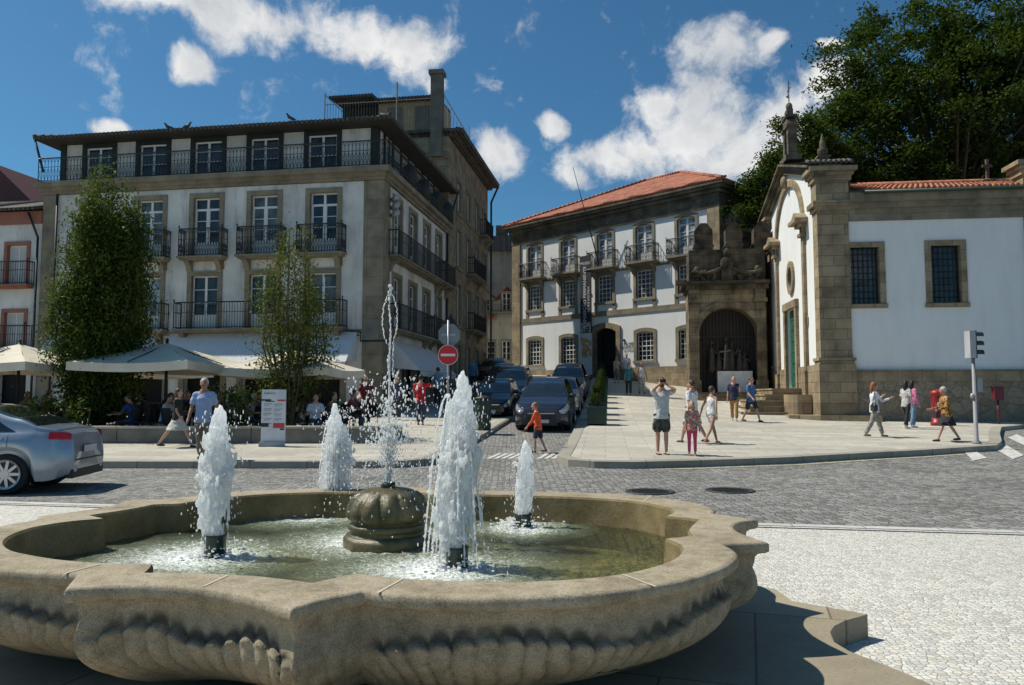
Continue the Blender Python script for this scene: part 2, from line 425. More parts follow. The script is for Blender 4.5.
M['white_cloth'] = plain('awning_cloth', (.62, .62, .62), .85, var=.05)
M['cream_cloth'] = plain('cream_parasol_cloth', (.62, .57, .46), .85, var=.1, scale=2)
M['sett'] = setts('grey_granite_setts', (.30, .295, .275), 8.6, .5, .05, light=1.35, dark=.62, big=.34, jc=.40)
M['calcada'] = setts('white_limestone_cobbles', (.70, .68, .62), 23, .75, .045, light=1.15, dark=.76, big=.12, jc=.62, bump=.5)
M['slab'] = slabs('pale_granite_slabs', (.56, .525, .44), 1.1, .5, .12)
M['kerb'] = slabs('granite_kerb', (.40, .375, .31), 1.2, 5, .1, .01)
M['step'] = slabs('granite_step_slabs', (.40, .345, .245), .9, 1.3, .3, .008)
M['lightstone'] = slabs('white_marble_strip', (.62, .61, .58), .8, 5, .18, .01, .1)
M['earth'] = plain('earth', (.10, .09, .06), .95)
M['yellow'] = plain('worn_yellow_paint', (.42, .38, .22), .8, var=.3, scale=6)
M['roadwhite'] = plain('worn_white_setts', (.52, .51, .47), .8, var=.3, scale=8, bump=.3)
M['castiron'] = plain('cast_iron_cover', (.05, .05, .05), .6, .4, bump=.6)
M['concrete'] = plain('low_wall_concrete', (.17, .165, .145), .9, var=.25, scale=2, bump=.3)  # low wall tone darkened to stand in for tree and parasol shade
def fountain_stone(name, c, wet=0, moss=0, lichen_and_grooves=False):
    m, nt, b = nmat(name); co = objco(nt)
    n1 = noise_(nt, co, 3.0, 8, .7); n2 = noise_(nt, co, 150, 2, .7); n3 = noise_(nt, co, 14, 6, .65)
    col = ramp(nt, n1, [(.3, sc(c, .55)), (.5, c), (.72, (min(1, c[0] * 1.12), c[1] * 1.16, c[2] * 1.3))])
    col = mixc(nt, col, ramp(nt, n2, [(.32, (.5, .5, .5)), (.5, (.95, .95, .95)), (.7, (1.25, 1.25, 1.25))]), .85, 'MULTIPLY')
    col = mixc(nt, col, ramp(nt, n3, [(.3, (.62, .6, .56)), (.55, (1, 1, 1))]), .75, 'MULTIPLY')
    if moss: col = mixc(nt, col, (.045, .05, .012), ramp(nt, noise_(nt, co, 7, 5), [(.38, (0, 0, 0)), (.6, (moss,) * 3)]))
    if lichen_and_grooves:
        at = nt.nodes.new('ShaderNodeAttribute'); at.attribute_name = 'lichen_and_grooves'
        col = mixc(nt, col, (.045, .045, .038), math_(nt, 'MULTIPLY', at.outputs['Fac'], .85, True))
    nt.links.new(col, b.inputs['Base Color']); b.inputs['Roughness'].default_value = .25 if wet else .85; b.inputs['Specular IOR Level'].default_value = .6 if wet else .3
    bump_(nt, b, math_(nt, 'ADD', n2, math_(nt, 'MULTIPLY', n3, 2.0)), .55, .006); return m
M['fount'] = fountain_stone('fountain_granite', (.39, .33, .23), lichen_and_grooves=True)
M['fount_wet'] = fountain_stone('wet_mossy_granite', (.21, .165, .075), 1, .8)
M['fount_in'] = fountain_stone('damp_basin_stone', (.27, .205, .10), 0, .3)
M['nozzle'] = plain('dark_green_nozzle', (.01, .03, .02), .35)

# ================================================================ ground
def outline_up(side):  # street line going uphill
    return side
struct(sheet('ground', [(-260, -60), (260, -60), (260, 600), (-260, 600)], -.004, M['sett']))
# plaza on the right: kerb from the street corner round to the crossing
UP = .13
right_edge = [(1.25, 19.2), (1.02, 17.6), (1.22, 16.85), (1.75, 16.5), (2.6, 16.42), (4.06, 16.72), (6.2, 17.3), (8.19, 18.15), (9.8, 18.8), (11.3, 19.5), (12.6, 20.1), (13.5, 21.3), (14.9, 23.6), (17.0, 26.8), (22, 31.0), (40, 42)]
plaza_right = [(5.4, 50), (40, 62)]
poly_r = [(5.95, 56)] + [(1.25 + UP * (y - 19.2), y) for y in (46, 36, 27, 21)] + right_edge + [(44, 60)]
struct(sheet('plaza', poly_r, .13, M['slab']))
def strip(name, line, w, h, mat, skirt=0, inward=1):
    """a band of width w following a line, laid h above the terrain"""
    mb = MB(); pts = [Vector((x, y)) for x, y in line]; dense = []
    for p, q in zip(pts, pts[1:]):
        k = max(1, int((q - p).length / .5))
        for i in range(k): dense.append(p.lerp(q, i / k))
    dense.append(pts[-1]); off = []
    for i, p in enumerate(dense):
        d = (dense[min(i + 1, len(dense) - 1)] - dense[max(i - 1, 0)]).normalized(); off.append(p + Vector((-d.y, d.x)) * w * inward)
    z = lambda p: g(p.x, p.y) + h
    for i in range(len(dense) - 1):
        a, b, c, d = dense[i], dense[i + 1], off[i + 1], off[i]
        Q = [(a.x, a.y, z(a)), (b.x, b.y, z(b)), (c.x, c.y, z(c)), (d.x, d.y, z(d))]
        if inward < 0: Q.reverse()
        mb.quad(*Q)
        if skirt: mb.quad((a.x, a.y, z(a)), (a.x, a.y, z(a) - skirt), (b.x, b.y, z(b) - skirt), (b.x, b.y, z(b)))
    return struct(mb.build(name, mat))
strip('kerb', [(1.25 + UP * (y - 19.2) - .003, y) for y in (50, 40, 30, 24)] + right_edge, .3, .142, M['kerb'], .15)
strip('yellow_line', [(3.2, 16.36), (4.06, 16.52), (6.25, 17.1), (8.25, 17.98), (9.9, 18.65), (11.4, 19.35)], .1, .004, M['yellow'], 0, -1)
# zebra crossing bars right and the pale slab bands by the street mouth
def flat_patch(name, pts, h, mat): return struct(sheet(name, pts, h, mat))
zeb = MB()
for q_ in (((964.5, 454.6), (973, 461), (987, 459), (974, 453.2)), ((990, 450.3), (1012.6, 460), (1024, 457), (999.5, 447)), ((1008, 444.6), (1034, 453), (1046, 450.5), (1017, 442.5)), ((1024, 439.5), (1058, 447), (1070, 445), (1035, 437.5))):
    P = [Vector(pl(*p, .06)) for p in q_]
    zeb.poly([(p.x, p.y, g(p.x, p.y) + .008) for p in P])
struct(zeb.build('road_marking', M['roadwhite']))
band = MB()
for i in range(11):
    x = -.62 + i * .17 + (.34 if i > 4 else 0)
    z0, z1 = g(0, 18.2) + .006, g(0, 19.4) + .006
    band.poly([(x, 18.2, z0), (x + .11, 18.2, z0), (x + .38, 19.4, z1), (x + .27, 19.4, z1)])
struct(band.build('crossing_marking', M['roadwhite']))
# left pavement in front of the cafe
left_edge = [(-30, 16.55), (-9, 16.5), (-3.2, 16.5), (-2.3, 16.62), (-1.75, 17.1), (-1.6, 17.9)]
poly_l = [(-40, 16.6)] + left_edge + [(-1.6 + UP * (y - 17.9), y) for y in (20, 26, 34, 44, 56)] + [(-40, 56)]
struct(sheet('pavement', poly_l, .13, M['slab']))
strip('pavement_kerb', left_edge + [(-1.6 + UP * (y - 17.9), y) for y in (20, 26, 34, 44)], .3, .142, M['kerb'], .15)
isl = [(-1.2, 24.4), (-.75, 24.3), (-.1, 29), (.6, 34.5), (.3, 34.6), (-.4, 29.2)]
struct(sheet('traffic_island', isl, .12, M['kerb'], .14))
# near pavement of white limestone cobbles with its border
ke = lambda x: 9.86 - .185 * x
near = [(-60, ke(-60)), (60, ke(60) if ke(60) > -3 else -3), (60, -50), (-60, -50)]
near = [(-40, ke(-40)), (40, ke(40)), (40, -40), (-40, -40)]
struct(sheet('cobbled_pavement', near, .03, M['calcada'], .05, mskirt=M['kerb']))
strip('pavement_border', [(-40, ke(-40) + .004), (40, ke(40) + .004)], .17, .036, M['lightstone'], .04, -1)
strip('pavement_inner_border', [(-40, ke(-40) - .27), (40, ke(40) - .27)], .05, .034, M['castiron'], 0, -1)
for x, y, lab in ((2.24, 12.6, 'round cast iron manhole cover in the cobbled road, nearer the street mouth'), (3.58, 12.75, 'round cast iron manhole cover in the cobbled road, nearer the white pavement corner')):
    t = thing('manhole_cover', lab, 'manhole cover', (x, y, .0), 0, 'manhole covers in the road')
    mb = MB(); mb.lathe([(.40, -.01), (.40, .012), (.33, .012), (.33, .006)], n=32); mb.build('frame', M['castiron'], t)
    mb = MB(); mb.lathe([(.325, -.01), (.325, .009), (0.001, .010)], n=32, sm=False)
    for k in range(-4, 5):
        l = math.sqrt(.30 ** 2 - (k * .065) ** 2); mb.box(-l, k * .065 - .012, .009, l, k * .065 + .012, .016)
    mb.build('lid', M['castiron'], t)

# ================================================================ fountain
FX, FY, RZ = -.87, 4.85, .75
def catmull(P, step):
    out = []
    P = [Vector(p) for p in P]
    for i in range(len(P) - 1):
        a = P[i - 1] if i else P[0] * 2 - P[1]; b = P[i]; c = P[i + 1]; d = P[i + 2] if i + 2 < len(P) else P[-1] * 2 - P[-2]
        n = max(1, int((c - b).length / step))
        for k in range(n):
            t = k / n
            out.append(.5 * ((2 * b) + (c - a) * t + (2 * a - 5 * b + 4 * c - d) * t * t + (3 * b - a - 3 * c + d) * t ** 3))
    return out
OUT = [[(-.83, 2.95), (-.73, 3.11), (-.61, 3.22)],
       [(-.61, 3.22), (-.45, 3.16), (-.2, 3.115), (.0, 3.12), (.28, 3.17), (.5, 3.26), (.76, 3.42), (.97, 3.63), (1.1, 3.84), (1.16, 4.03), (1.15, 4.23)],
       [(1.15, 4.23), (1.28, 4.25), (1.41, 4.28)], [(1.41, 4.28), (1.37, 4.45), (1.345, 4.62), (1.37, 4.80), (1.45, 4.96), (1.6, 5.06)],
       [(1.6, 5.06), (1.49, 5.2), (1.38, 5.33)],
       [(1.38, 5.33), (1.44, 5.52), (1.42, 5.75), (1.3, 6.0), (1.12, 6.22), (.85, 6.38), (.5, 6.48), (.1, 6.55), (-.3, 6.6), (-.62, 6.63)],
       [(-.62, 6.63), (-.74, 6.75), (-.87, 6.88)], [(-.87, 6.88), (-1.0, 6.78), (-1.12, 6.68)],
       [(-1.12, 6.68), (-1.41, 6.74), (-1.75, 6.74), (-2.05, 6.66), (-2.32, 6.5), (-2.55, 6.27), (-2.72, 6.05)],
       [(-2.72, 6.05), (-2.85, 6.02), (-2.98, 5.98)], [(-2.98, 5.98), (-2.95, 5.8), (-2.97, 5.6), (-3.05, 5.4), (-3.17, 5.2)],
       [(-3.17, 5.2), (-3.13, 5.12), (-3.09, 5.04)],
       [(-3.09, 5.04), (-3.16, 4.88), (-3.2, 4.65), (-3.19, 4.4), (-3.1, 4.14), (-2.92, 3.9), (-2.67, 3.72), (-2.4, 3.62), (-2.2, 3.57), (-1.96, 3.52)],
       [(-1.96, 3.52), (-1.91, 3.38), (-1.86, 3.25)],
       [(-1.86, 3.25), (-1.7, 3.30), (-1.46, 3.31), (-1.24, 3.25), (-1.01, 3.11), (-.83, 2.95)]]
INN = [[(-.86, 3.36), (-.78, 3.45), (-.70, 3.53)],
       [(-.70, 3.53), (-.49, 3.44), (-.19, 3.385), (.05, 3.38), (.3, 3.43), (.49, 3.52), (.65, 3.65), (.8, 3.84), (.89, 4.05), (.91, 4.22), (.87, 4.39)],
       [(.87, 4.39), (.96, 4.43), (1.04, 4.48)], [(1.04, 4.48), (1.06, 4.65), (1.11, 4.8), (1.22, 5.06)], [(1.22, 5.06), (1.13, 5.14), (1.04, 5.21)],
       [(1.04, 5.21), (1.13, 5.4), (1.11, 5.64), (1.0, 5.86), (.85, 6.0), (.66, 6.11), (.4, 6.2), (.15, 6.26), (-.26, 6.33), (-.65, 6.37)],
       [(-.65, 6.37), (-.76, 6.46), (-.86, 6.55)], [(-.86, 6.55), (-.96, 6.48), (-1.08, 6.42)],
       [(-1.08, 6.42), (-1.35, 6.47), (-1.65, 6.47), (-1.95, 6.39), (-2.2, 6.22), (-2.38, 6.0), (-2.48, 5.8)],
       [(-2.48, 5.8), (-2.56, 5.78), (-2.65, 5.76)], [(-2.65, 5.76), (-2.72, 5.5), (-2.85, 5.24)], [(-2.85, 5.24), (-2.77, 5.17), (-2.68, 5.1)],
       [(-2.68, 5.1), (-2.82, 5.0), (-2.91, 4.84), (-2.93, 4.68), (-2.88, 4.45), (-2.77, 4.24), (-2.6, 4.05), (-2.4, 3.92), (-2.2, 3.82), (-1.97, 3.75), (-1.72, 3.73)],
       [(-1.72, 3.73), (-1.69, 3.64), (-1.67, 3.55)], [(-1.67, 3.55), (-1.46, 3.54), (-1.2, 3.5), (-1.03, 3.44), (-.86, 3.36)]]
def loop_pts(segs, step):
    o = []
    for s in segs: o += catmull(s, step)
    return o
def scl(p, s): return Vector((FX + (p.x - FX) * s, FY + (p.y - FY) * s))
def in_poly(x, y, P):
    c = False; j = len(P) - 1
    for i in range(len(P)):
        if (P[i].y > y) != (P[j].y > y) and x < (P[j].x - P[i].x) * (y - P[i].y) / (P[j].y - P[i].y) + P[i].x: c = not c
        j = i
    return c
outer = loop_pts(OUT, .013); inner = loop_pts(INN, .03)
fountain = thing('fountain', 'large carved granite fountain basin with lobed rim, in the foreground', 'fountain', (0, 0, 0))
def bowl():
    mb = MB(); n = len(outer); arc = [0]
    for i in range(1, n): arc.append(arc[-1] + (outer[i] - outer[i - 1]).length)
    # lobe-local arc so that the carved shells start and stop with the lobes
    segid = []; loc = []; L = []
    for s in OUT:
        q = catmull(s, .013); a = 0; l = []
        for i in range(len(q)):
            if i: a += (q[i] - q[i - 1]).length
            l.append(a)
        tot = a + .013
        for x in l: loc.append(x); L.append(tot)
    prof = [(.75, .988), (.747, .995), (.738, 1.0), (.70, 1.0), (.690, .992), (.684, .975), (.67, .968), (.64, .966)]
    k = 52
    for i in range(k + 1):
        t = i / k; z = .61 - t * .43
        s = .962 - .31 * (t ** 3) + .016 * math.sin(PI * min(1, t * 1.6))
        prof.append((z, s))
    prof += [(.165, .62)]
    rows = []; lich_grooves = []
    for z, s in prof:
        r = []
        for i, p in enumerate(outer):
            q = scl(p, s); d = (q - Vector((FX, FY))).normalized()
            if z < .615:
                l, T = loc[i], L[i]; big_ = T > .8; k_ = (1 if T > .5 else .2) * smooth(min(l, T - l) / .10)
                zs = .490 + (.048 * math.cos(4 * PI * l / T) - .02 * math.cos(2 * PI * l / T) if big_ else 0) + .008 * mnoise.noise(Vector((arc[i] * 6, 0, 0)))
                pitch = T / max(1, round(T / .098)); c_m = T / 2; dep = max(0, zs - z)
                big = .5 - .5 * math.cos(2 * PI * l / T) if T > .8 else .6
                u = (c_m + (l - c_m) * (1 + .9 * dep)) / pitch; ph = abs(math.sin(PI * u)); ph0 = abs(math.sin(PI * l / pitch)); zs += .022 * ph0 ** .7
                zs = .495 + .035 * ph ** .6 + .06 * math.sin(2 * PI * l / T) ** 2 * (1 if T > .8 else .3)
                zs += .01 * mnoise.noise(Vector((arc[i] * 6, 0, 0)))
                a = smooth((zs - z) / .010)
                bott = smooth((z - .17) / .1)
                lip = math.exp(-((z - zs + .020) / .015) ** 2)
                rib = (ph ** .45) * .042 - .026 + .010 * abs(math.sin(PI * u * 2)) ** .5 * smooth(dep / .05)
                gap_ = math.exp(-((z - zs - .004) / .009) ** 2)
                disp = .78 * k_ * (a * (rib * bott + .012) + lip * (.010 + .010 * ph0) - gap_ * .018)

                disp += .004 * mnoise.noise(Vector((q.x * 9, q.y * 9, z * 9)))
                q = q + d * disp
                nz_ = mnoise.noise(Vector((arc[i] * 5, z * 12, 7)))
                lich_grooves.append(max(0, min(1, k_ * 1.3 * math.exp(-((z - zs - .012) / .024) ** 2) * (.75 + .9 * nz_))) + .5 * a * (1 - ph) ** 4 * max(0, .6 + nz_))  # lichen band along the scallop line, plus darker grooves between the ribs
            else:
                lich_grooves.append(0.0)
                q = q + d * .0025 * mnoise.noise(Vector((q.x * 7, q.y * 7, z * 7)))
            r.append((q.x, q.y, z))
        rows.append(r)
    for r in rows: mb.v += r
    for j in range(len(rows) - 1):
        for i in range(n):
            l = (i + 1) % n; mb.f.append((j * n + i, (j + 1) * n + i, (j + 1) * n + l, j * n + l)); mb.m.append(0); mb.sm.append(True)
    return mb, rows[0], lich_grooves
bw, top_outer, lich_grooves_ = bowl()
ob = bw.build('bowl', M['fount'], fountain)
at_ = ob.data.attributes.new('lichen_and_grooves', 'FLOAT', 'POINT'); at_.data.foreach_set('value', lich_grooves_)
import bmesh
def rim_top():
    bm = bmesh.new()
    a = [bm.verts.new(p) for p in top_outer]
    b1 = []
    for p in inner: b1.append(bm.verts.new((p.x, p.y, .75)))
    es = [bm.edges.new((L_[i], L_[(i + 1) % len(L_)])) for L_ in (a, b1) for i in range(len(L_))]
    bmesh.ops.triangle_fill(bm, edges=es, use_beauty=True, use_dissolve=False)
    for f in bm.faces:
        if f.normal.z < 0: f.normal_flip()
    me = bpy.data.meshes.new('rim'); bm.to_mesh(me); bm.free(); me.materials.append(M['fount'])
    return link('rim', me, fountain)
rim_top()
mb = MB(); n = len(inner)
rows = [[(p.x, p.y, z) for p in [scl(p, s) for p in inner]] for z, s in ((.75, 1.0), (.735, .994), (.5, .985), (.36, .97))]
for r in rows: mb.v += r
for j in range(3):
    for i in range(n):
        l = (i + 1) % n; mb.f.append((j * n + i, (j + 1) * n + i, (j + 1) * n + l, j * n + l)); mb.m.append(0); mb.sm.append(False)
mb.build('inner_wall', M['fount_in'], fountain)
# pale mortar joints across the rim
jm = plain('pale_mortar', (.50, .455, .35), .95)
mb = MB()
for a, b in (((64, 573.6), (100, 564)), ((203, 586.5), (228, 575)), ((378, 592.5), (402, 579)), ((655, 586.2), (622, 574)), ((651, 495.5), (644, 501))):
    p = Vector(pl(*a, .752)); q = Vector(pl(*b, .752)); d = (q - p).normalized(); w = Vector((-d.y, d.x)) * .0065
    mb.quad((*(p - w), .7525), (*(q - w), .7525), (*(q + w), .7525), (*(p + w), .7525))
build_split(mb, 'mortar_joint', jm, fountain)
# basin floor, seen through the water
m, nt, b = nmat('algae_floor'); co = objco(nt)
n1 = noise_(nt, co, 2.6, 7, .65, .6); n2 = noise_(nt, co, 18, 5)
c_ = ramp(nt, n1, [(.3, (.13, .13, .06)), (.45, (.28, .24, .11)), (.58, (.46, .34, .14)), (.75, (.55, .47, .28))])
nt.links.new(mixc(nt, c_, ramp(nt, n2, [(.3, (.6, .6, .6)), (.7, (1.1, 1.1, 1.1))]), .8, 'MULTIPLY'), b.inputs['Base Color']); b.inputs['Roughness'].default_value = .9
mb = MB(); mb.poly([(*scl(p, 1.05), .37) for p in inner]); mb.build('basin_floor', m, fountain)
# water sheet
NOZ = [(215, 556, .072), (457, 568, .074), (523, 527, .062), (334, 514, .072)]
def noz_xy(px, py): return pl(px, py, .54)
m, nt, b = nmat('fountain_water'); out = nt.nodes['Material Output']; nt.nodes.remove(b); co = objco(nt)
tr = N(nt, 'ShaderNodeBsdfTransparent'); tr.inputs[0].default_value = (.74, .80, .66, 1)
gl = N(nt, 'ShaderNodeBsdfGlossy'); gl.inputs['Roughness'].default_value = .05; gl.inputs['Color'].default_value = (.80, .84, .80, 1)
mk = N(nt, 'ShaderNodeBsdfDiffuse'); mk.inputs[0].default_value = (.22, .255, .16, 1)
fo = N(nt, 'ShaderNodeBsdfDiffuse'); fo.inputs[0].default_value = (.85, .88, .88, 1)
lw = N(nt, 'ShaderNodeFresnel'); lw.inputs['IOR'].default_value = 1.33
bp = N(nt, 'ShaderNodeBump'); bp.inputs['Strength'].default_value = 1.0; bp.inputs['Distance'].default_value = .06
w1 = noise_(nt, co, 9, 4, .6, .8); w2 = noise_(nt, co, 34, 3, .6, .4)
nt.links.new(math_(nt, 'ADD', w1, math_(nt, 'MULTIPLY', w2, .35)), bp.inputs['Height'])
nt.links.new(bp.outputs[0], gl.inputs['Normal']); nt.links.new(bp.outputs[0], lw.inputs['Normal'])
s1 = N(nt, 'ShaderNodeMixShader'); nt.links.new(mk.outputs[0], s1.inputs[2]); nt.links.new(tr.outputs[0], s1.inputs[1])
# cloudiness of the water near the jets
geo = objco(nt); fd = None
for px, py, r in NOZ + [(387, 540, .1)]:
    x, y = noz_xy(px, py)
    v = N(nt, 'ShaderNodeVectorMath', operation='DISTANCE'); nt.links.new(geo, v.inputs[0]); v.inputs[1].default_value = (x - (.12 if px < 500 else 0), y - .05, .54)
    q = math_(nt, 'SUBTRACT', 1.0, math_(nt, 'DIVIDE', v.outputs['Value'], .95 if px != 523 else .6))
    fd = q if fd is None else math_(nt, 'MAXIMUM', fd, q)
fd = math_(nt, 'MAXIMUM', fd, 0.0)
nt.links.new(math_(nt, 'MINIMUM', math_(nt, 'ADD', .07, math_(nt, 'MULTIPLY', fd, 1.1)), .88), s1.inputs[0])
s2 = N(nt, 'ShaderNodeMixShader'); nt.links.new(lw.outputs[0], s2.inputs[0]); nt.links.new(s1.outputs[0], s2.inputs[1]); nt.links.new(gl.outputs[0], s2.inputs[2])
fn = noise_(nt, co, 30, 8, .78, 1.6)
ff = math_(nt, 'ADD', fn, math_(nt, 'MULTIPLY', math_(nt, 'POWER', fd, 1.4), .30))
fr = ramp(nt, ff, [(.60, (0, 0, 0)), (.70, (.35, .35, .35)), (.80, (1, 1, 1))])
s3 = N(nt, 'ShaderNodeMixShader'); nt.links.new(fr, s3.inputs[0]); nt.links.new(s2.outputs[0], s3.inputs[1]); nt.links.new(fo.outputs[0], s3.inputs[2])
nt.links.new(s3.outputs[0], out.inputs['Surface'])
M['water'] = m
mid = [scl(p, 1.035) for p in inner[::2]]
mb = MB(); st = .028; idx = {}
nx = int(4.4 / st); ny = int(3.7 / st)
jets_xy = [noz_xy(a, b_) for a, b_, c in NOZ] + [(-.85, 5.3)]
for j in range(ny):
    for i in range(nx):
        x = -3.15 + i * st; y = 3.15 + j * st
        if in_poly(x, y, mid):
            z = .54 + .014 * mnoise.noise(Vector((x * 4.2, y * 4.2, 1))) + .014 * abs(mnoise.noise(Vector((x * 8, y * 8, 4)))) + .006 * mnoise.noise(Vector((x * 19, y * 19, 9)))
            for jx, jy in jets_xy:
                d = math.hypot(x - jx, y - jy); z += math.exp(-d * 3.2) * (.010 * math.sin(d * 42) + .016 * mnoise.noise(Vector((x * 22, y * 22, 2))))
            idx[i, j] = len(mb.v); mb.v.append((x, y, z))
for (i, j), a in idx.items():
    q = (a, idx.get((i + 1, j)), idx.get((i + 1, j + 1)), idx.get((i, j + 1)))
    if None not in q: mb.f.append(q); mb.m.append(0); mb.sm.append(True)
wt = struct(mb.build('fountain_water', M['water']))
# pedestal in the middle
ped = thing('fountain_pedestal', 'squat mossy carved stone pedestal rising from the middle of the basin', 'pedestal', (-.85, 5.32, .54))
mb = MB()
lob = lambda t, z: 1 + (.13 * abs(math.sin(t * 6 + .4)) ** .6 - .08 + .02 * math.sin(t * 9 + 1)) * smooth((z - .14) / .06) * smooth((.375 - z) / .03)
prof = [(.285, -.17), (.29, -.02), (.30, .01), (.30, .05), (.28, .075), (.255, .08), (.25, .10), (.265, .12), (.262, .145), (.235, .155), (.245, .17), (.262, .19), (.268, .22), (.262, .26), (.250, .295), (.228, .33), (.195, .357), (.15, .374), (.09, .384), (.001, .385)]
pr2 = []
for a, b_ in zip(prof, prof[1:]): pr2 += [a, ((a[0] + b_[0]) / 2, (a[1] + b_[1]) / 2)]
pr2.append(prof[-1])
mb.lathe(pr2, n=96, rf=lambda t, z: lob(t, z) * (1 + .02 * mnoise.noise(Vector((math.cos(t) * 3, math.sin(t) * 3, z * 12))))); mb.build('stone_base', M['fount_wet'], ped)
mb = MB(); mb.lathe([(.05, .36), (.05, .42), (.035, .42), (.035, .40)], n=20); mb.build('nozzle', M['nozzle'], ped)
# jets
m, nt, b = nmat('foaming_water'); co = objco(nt)
b.inputs['Base Color'].default_value = (.97, .98, .98, 1); b.inputs['Roughness'].default_value = .42; b.inputs['IOR'].default_value = 1.33; b.inputs['Specular IOR Level'].default_value = .3
bump_(nt, b, noise_(nt, co, 120, 3, .7), .35, .006)
t_ = nt.nodes.new('ShaderNodeBsdfTranslucent'); t_.inputs['Color'].default_value = (.97, .98, .98, 1); mx_ = nt.nodes.new('ShaderNodeMixShader'); mx_.inputs[0].default_value = .66
nt.links.new(b.outputs[0], mx_.inputs[1]); nt.links.new(t_.outputs[0], mx_.inputs[2]); nt.links.new(mx_.outputs[0], nt.nodes['Material Output'].inputs['Surface'])
M['foam'] = m
m, nt, b = nmat('clear_water_drops')
b.inputs['Base Color'].default_value = (.93, .96, .98, 1); b.inputs['Roughness'].default_value = .08; b.inputs['IOR'].default_value = 1.33; b.inputs['Transmission Weight'].default_value = .6
M['drops'] = m
ICO = None
def blob(mb, c, r, st=None):
    mb.ell(c, (r * rnd.uniform(.7, 1.2), r * rnd.uniform(.7, 1.2), r * (st or rnd.uniform(.7, 1.6))), n=6)
def jet(px, py, top_py, r, label, seed, ropes, side, spread, wide):
    """side: which way the water leans; spread: how far the ropes leave the core; wide: width of the froth round the core"""
    R = random.Random(seed); x, y = noz_xy(px, py); D = y
    t = thing('water_jet', label, 'water jet', (x, y, .54), 0, 'foaming jets in the fountain')
    H = Zat(top_py, D) - .54; nh = {215: .135, 457: .125, 523: .105, 334: .05}[px]
    mb = MB(); mb.lathe([(.066, -.17), (.066, nh - .01), (.071, nh), (.06, nh), (.058, nh - .02)], n=24); mb.build('nozzle', M['nozzle'], t)
    lean = lambda h: side * .028 * math.sin(h * 2.6 + seed)
    mb = MB(); n = int(1500 * H / .8)
    for k in range(n):
        h = R.random() ** .95; z = nh - .01 + (H - nh) * h * (1 - .05 * R.random() ** 3)
        tp = .2 if px == 215 else .3; tip = 1 if h < 1 - tp else math.sqrt(max(.0, (1 - h) / tp)) * .94 + .06
        core = .052 * (1 - .1 * h); lump = .75 + .5 * mnoise.noise(Vector((seed * 3.1, h * 5, 0))) + .35 * mnoise.noise(Vector((seed * 7.1, h * 14, 3)))
        fro = wide * math.exp(-((h - .45) / .42) ** 2) * max(.2, lump) * (0 if h < .06 else 1)
        a = R.random() * 2 * PI; irr = 1 + 1.15 * mnoise.noise(Vector((math.cos(a) * 1.3, math.sin(a) * 1.3, h * 6 + seed * 9))) + .7 * mnoise.noise(Vector((math.cos(a) * 3, math.sin(a) * 3, h * 17 + seed)))
        rr = (core * (1 + .40 * (irr - 1)) + fro * max(.1, irr)) * tip * math.sqrt(R.random())
        s = R.uniform(.005, .013)
        mb.ell((rr * math.cos(a) + lean(h) - fro * .25 * (1 if side < 0 else -1) * math.cos(h * 5), rr * math.sin(a), z), (s, s, s * R.uniform(1.2, 4.0)), n=6)
    for k in range(ropes):
        a = R.random() * 2 * PI if R.random() > .5 else (PI if side < 0 else 0) + R.gauss(0, .6)
        z0 = nh + (H - nh) * R.uniform(.3, .88); v = R.uniform(.02, .33) * spread * R.random() ** .5; w = R.uniform(-.2, .3)
        p = Vector((math.cos(a) * .05, math.sin(a) * .05, z0)); vel = Vector((math.cos(a) * v, math.sin(a) * v, w)); q0 = R.uniform(.003, .0075); live = R.uniform(.25, 1.0)
        while p.z > z0 * (1 - live):
            q = q0 * R.uniform(.7, 1.3)
            mb.ell(p, (q, q, q * 1.8), n=5)
            if R.random() < .22: mb.ell(p + Vector((R.gauss(0, .010), R.gauss(0, .010), 0)), (q * .8, q * .8, q), n=5)
            step = .010 / max(.5, vel.length); p = p + vel * step; vel.z -= 9.8 * step * .6
    for k in range(3):  # torn tongues of water thrown to the side
        a = (PI if R.random() < .3 else 0) + R.gauss(0, .4); p = Vector((math.cos(a) * .05, math.sin(a) * .05, nh + (H - nh) * R.uniform(.6, .85))); vel = Vector((math.cos(a) * .45, math.sin(a) * .3, .35))
        for j in range(14):
            q = .010 - .0005 * j; mb.ell(p, (q, q, q), n=5); p = p + vel * .012; vel.z -= .09
    ob = mb.build('water_column', M['foam'], t)
    md = ob.modifiers.new('remesh', 'REMESH'); md.mode = 'VOXEL'; md.voxel_size = .0048; md.use_smooth_shade = True
    tx = bpy.data.textures.new('froth', 'CLOUDS'); tx.noise_scale = .011; tx.noise_depth = 2
    dm = ob.modifiers.new('froth', 'DISPLACE'); dm.texture = tx; dm.strength = .007; dm.mid_level = .5; dm.texture_coords = 'LOCAL'
    sm_ = ob.modifiers.new('soften', 'SMOOTH'); sm_.iterations = 2; sm_.factor = .5
    mb = MB()
    for k in range(int(150 + 330 * spread)):
        a = R.random() * 2 * PI; h = R.random(); d = .06 + wide * .6 + abs(R.gauss(0, .07)) * (1.2 - .5 * h) * (.4 + spread)
        s = R.uniform(.0014, .0042); mb.ell((d * math.cos(a), d * math.sin(a), h * H * .98), (s, s, s * R.uniform(1, 4)), n=5)
    for k in range(420):
        a = R.random() * 2 * PI; d = abs(R.gauss(.03, .15)); s = R.uniform(.003, .010)
        mb.ell((d * math.cos(a) + side * .05, d * math.sin(a), R.random() ** 3 * .07), (s * 1.5, s * 1.5, s * .7), n=5)
    mb.build('spray', M['foam'], t)['kind'] = 'stuff'
jet(215, 556, 408, .074, 'foaming water jet on the dark nozzle closest to the silver car', 1, 50, -1, .45, .055)
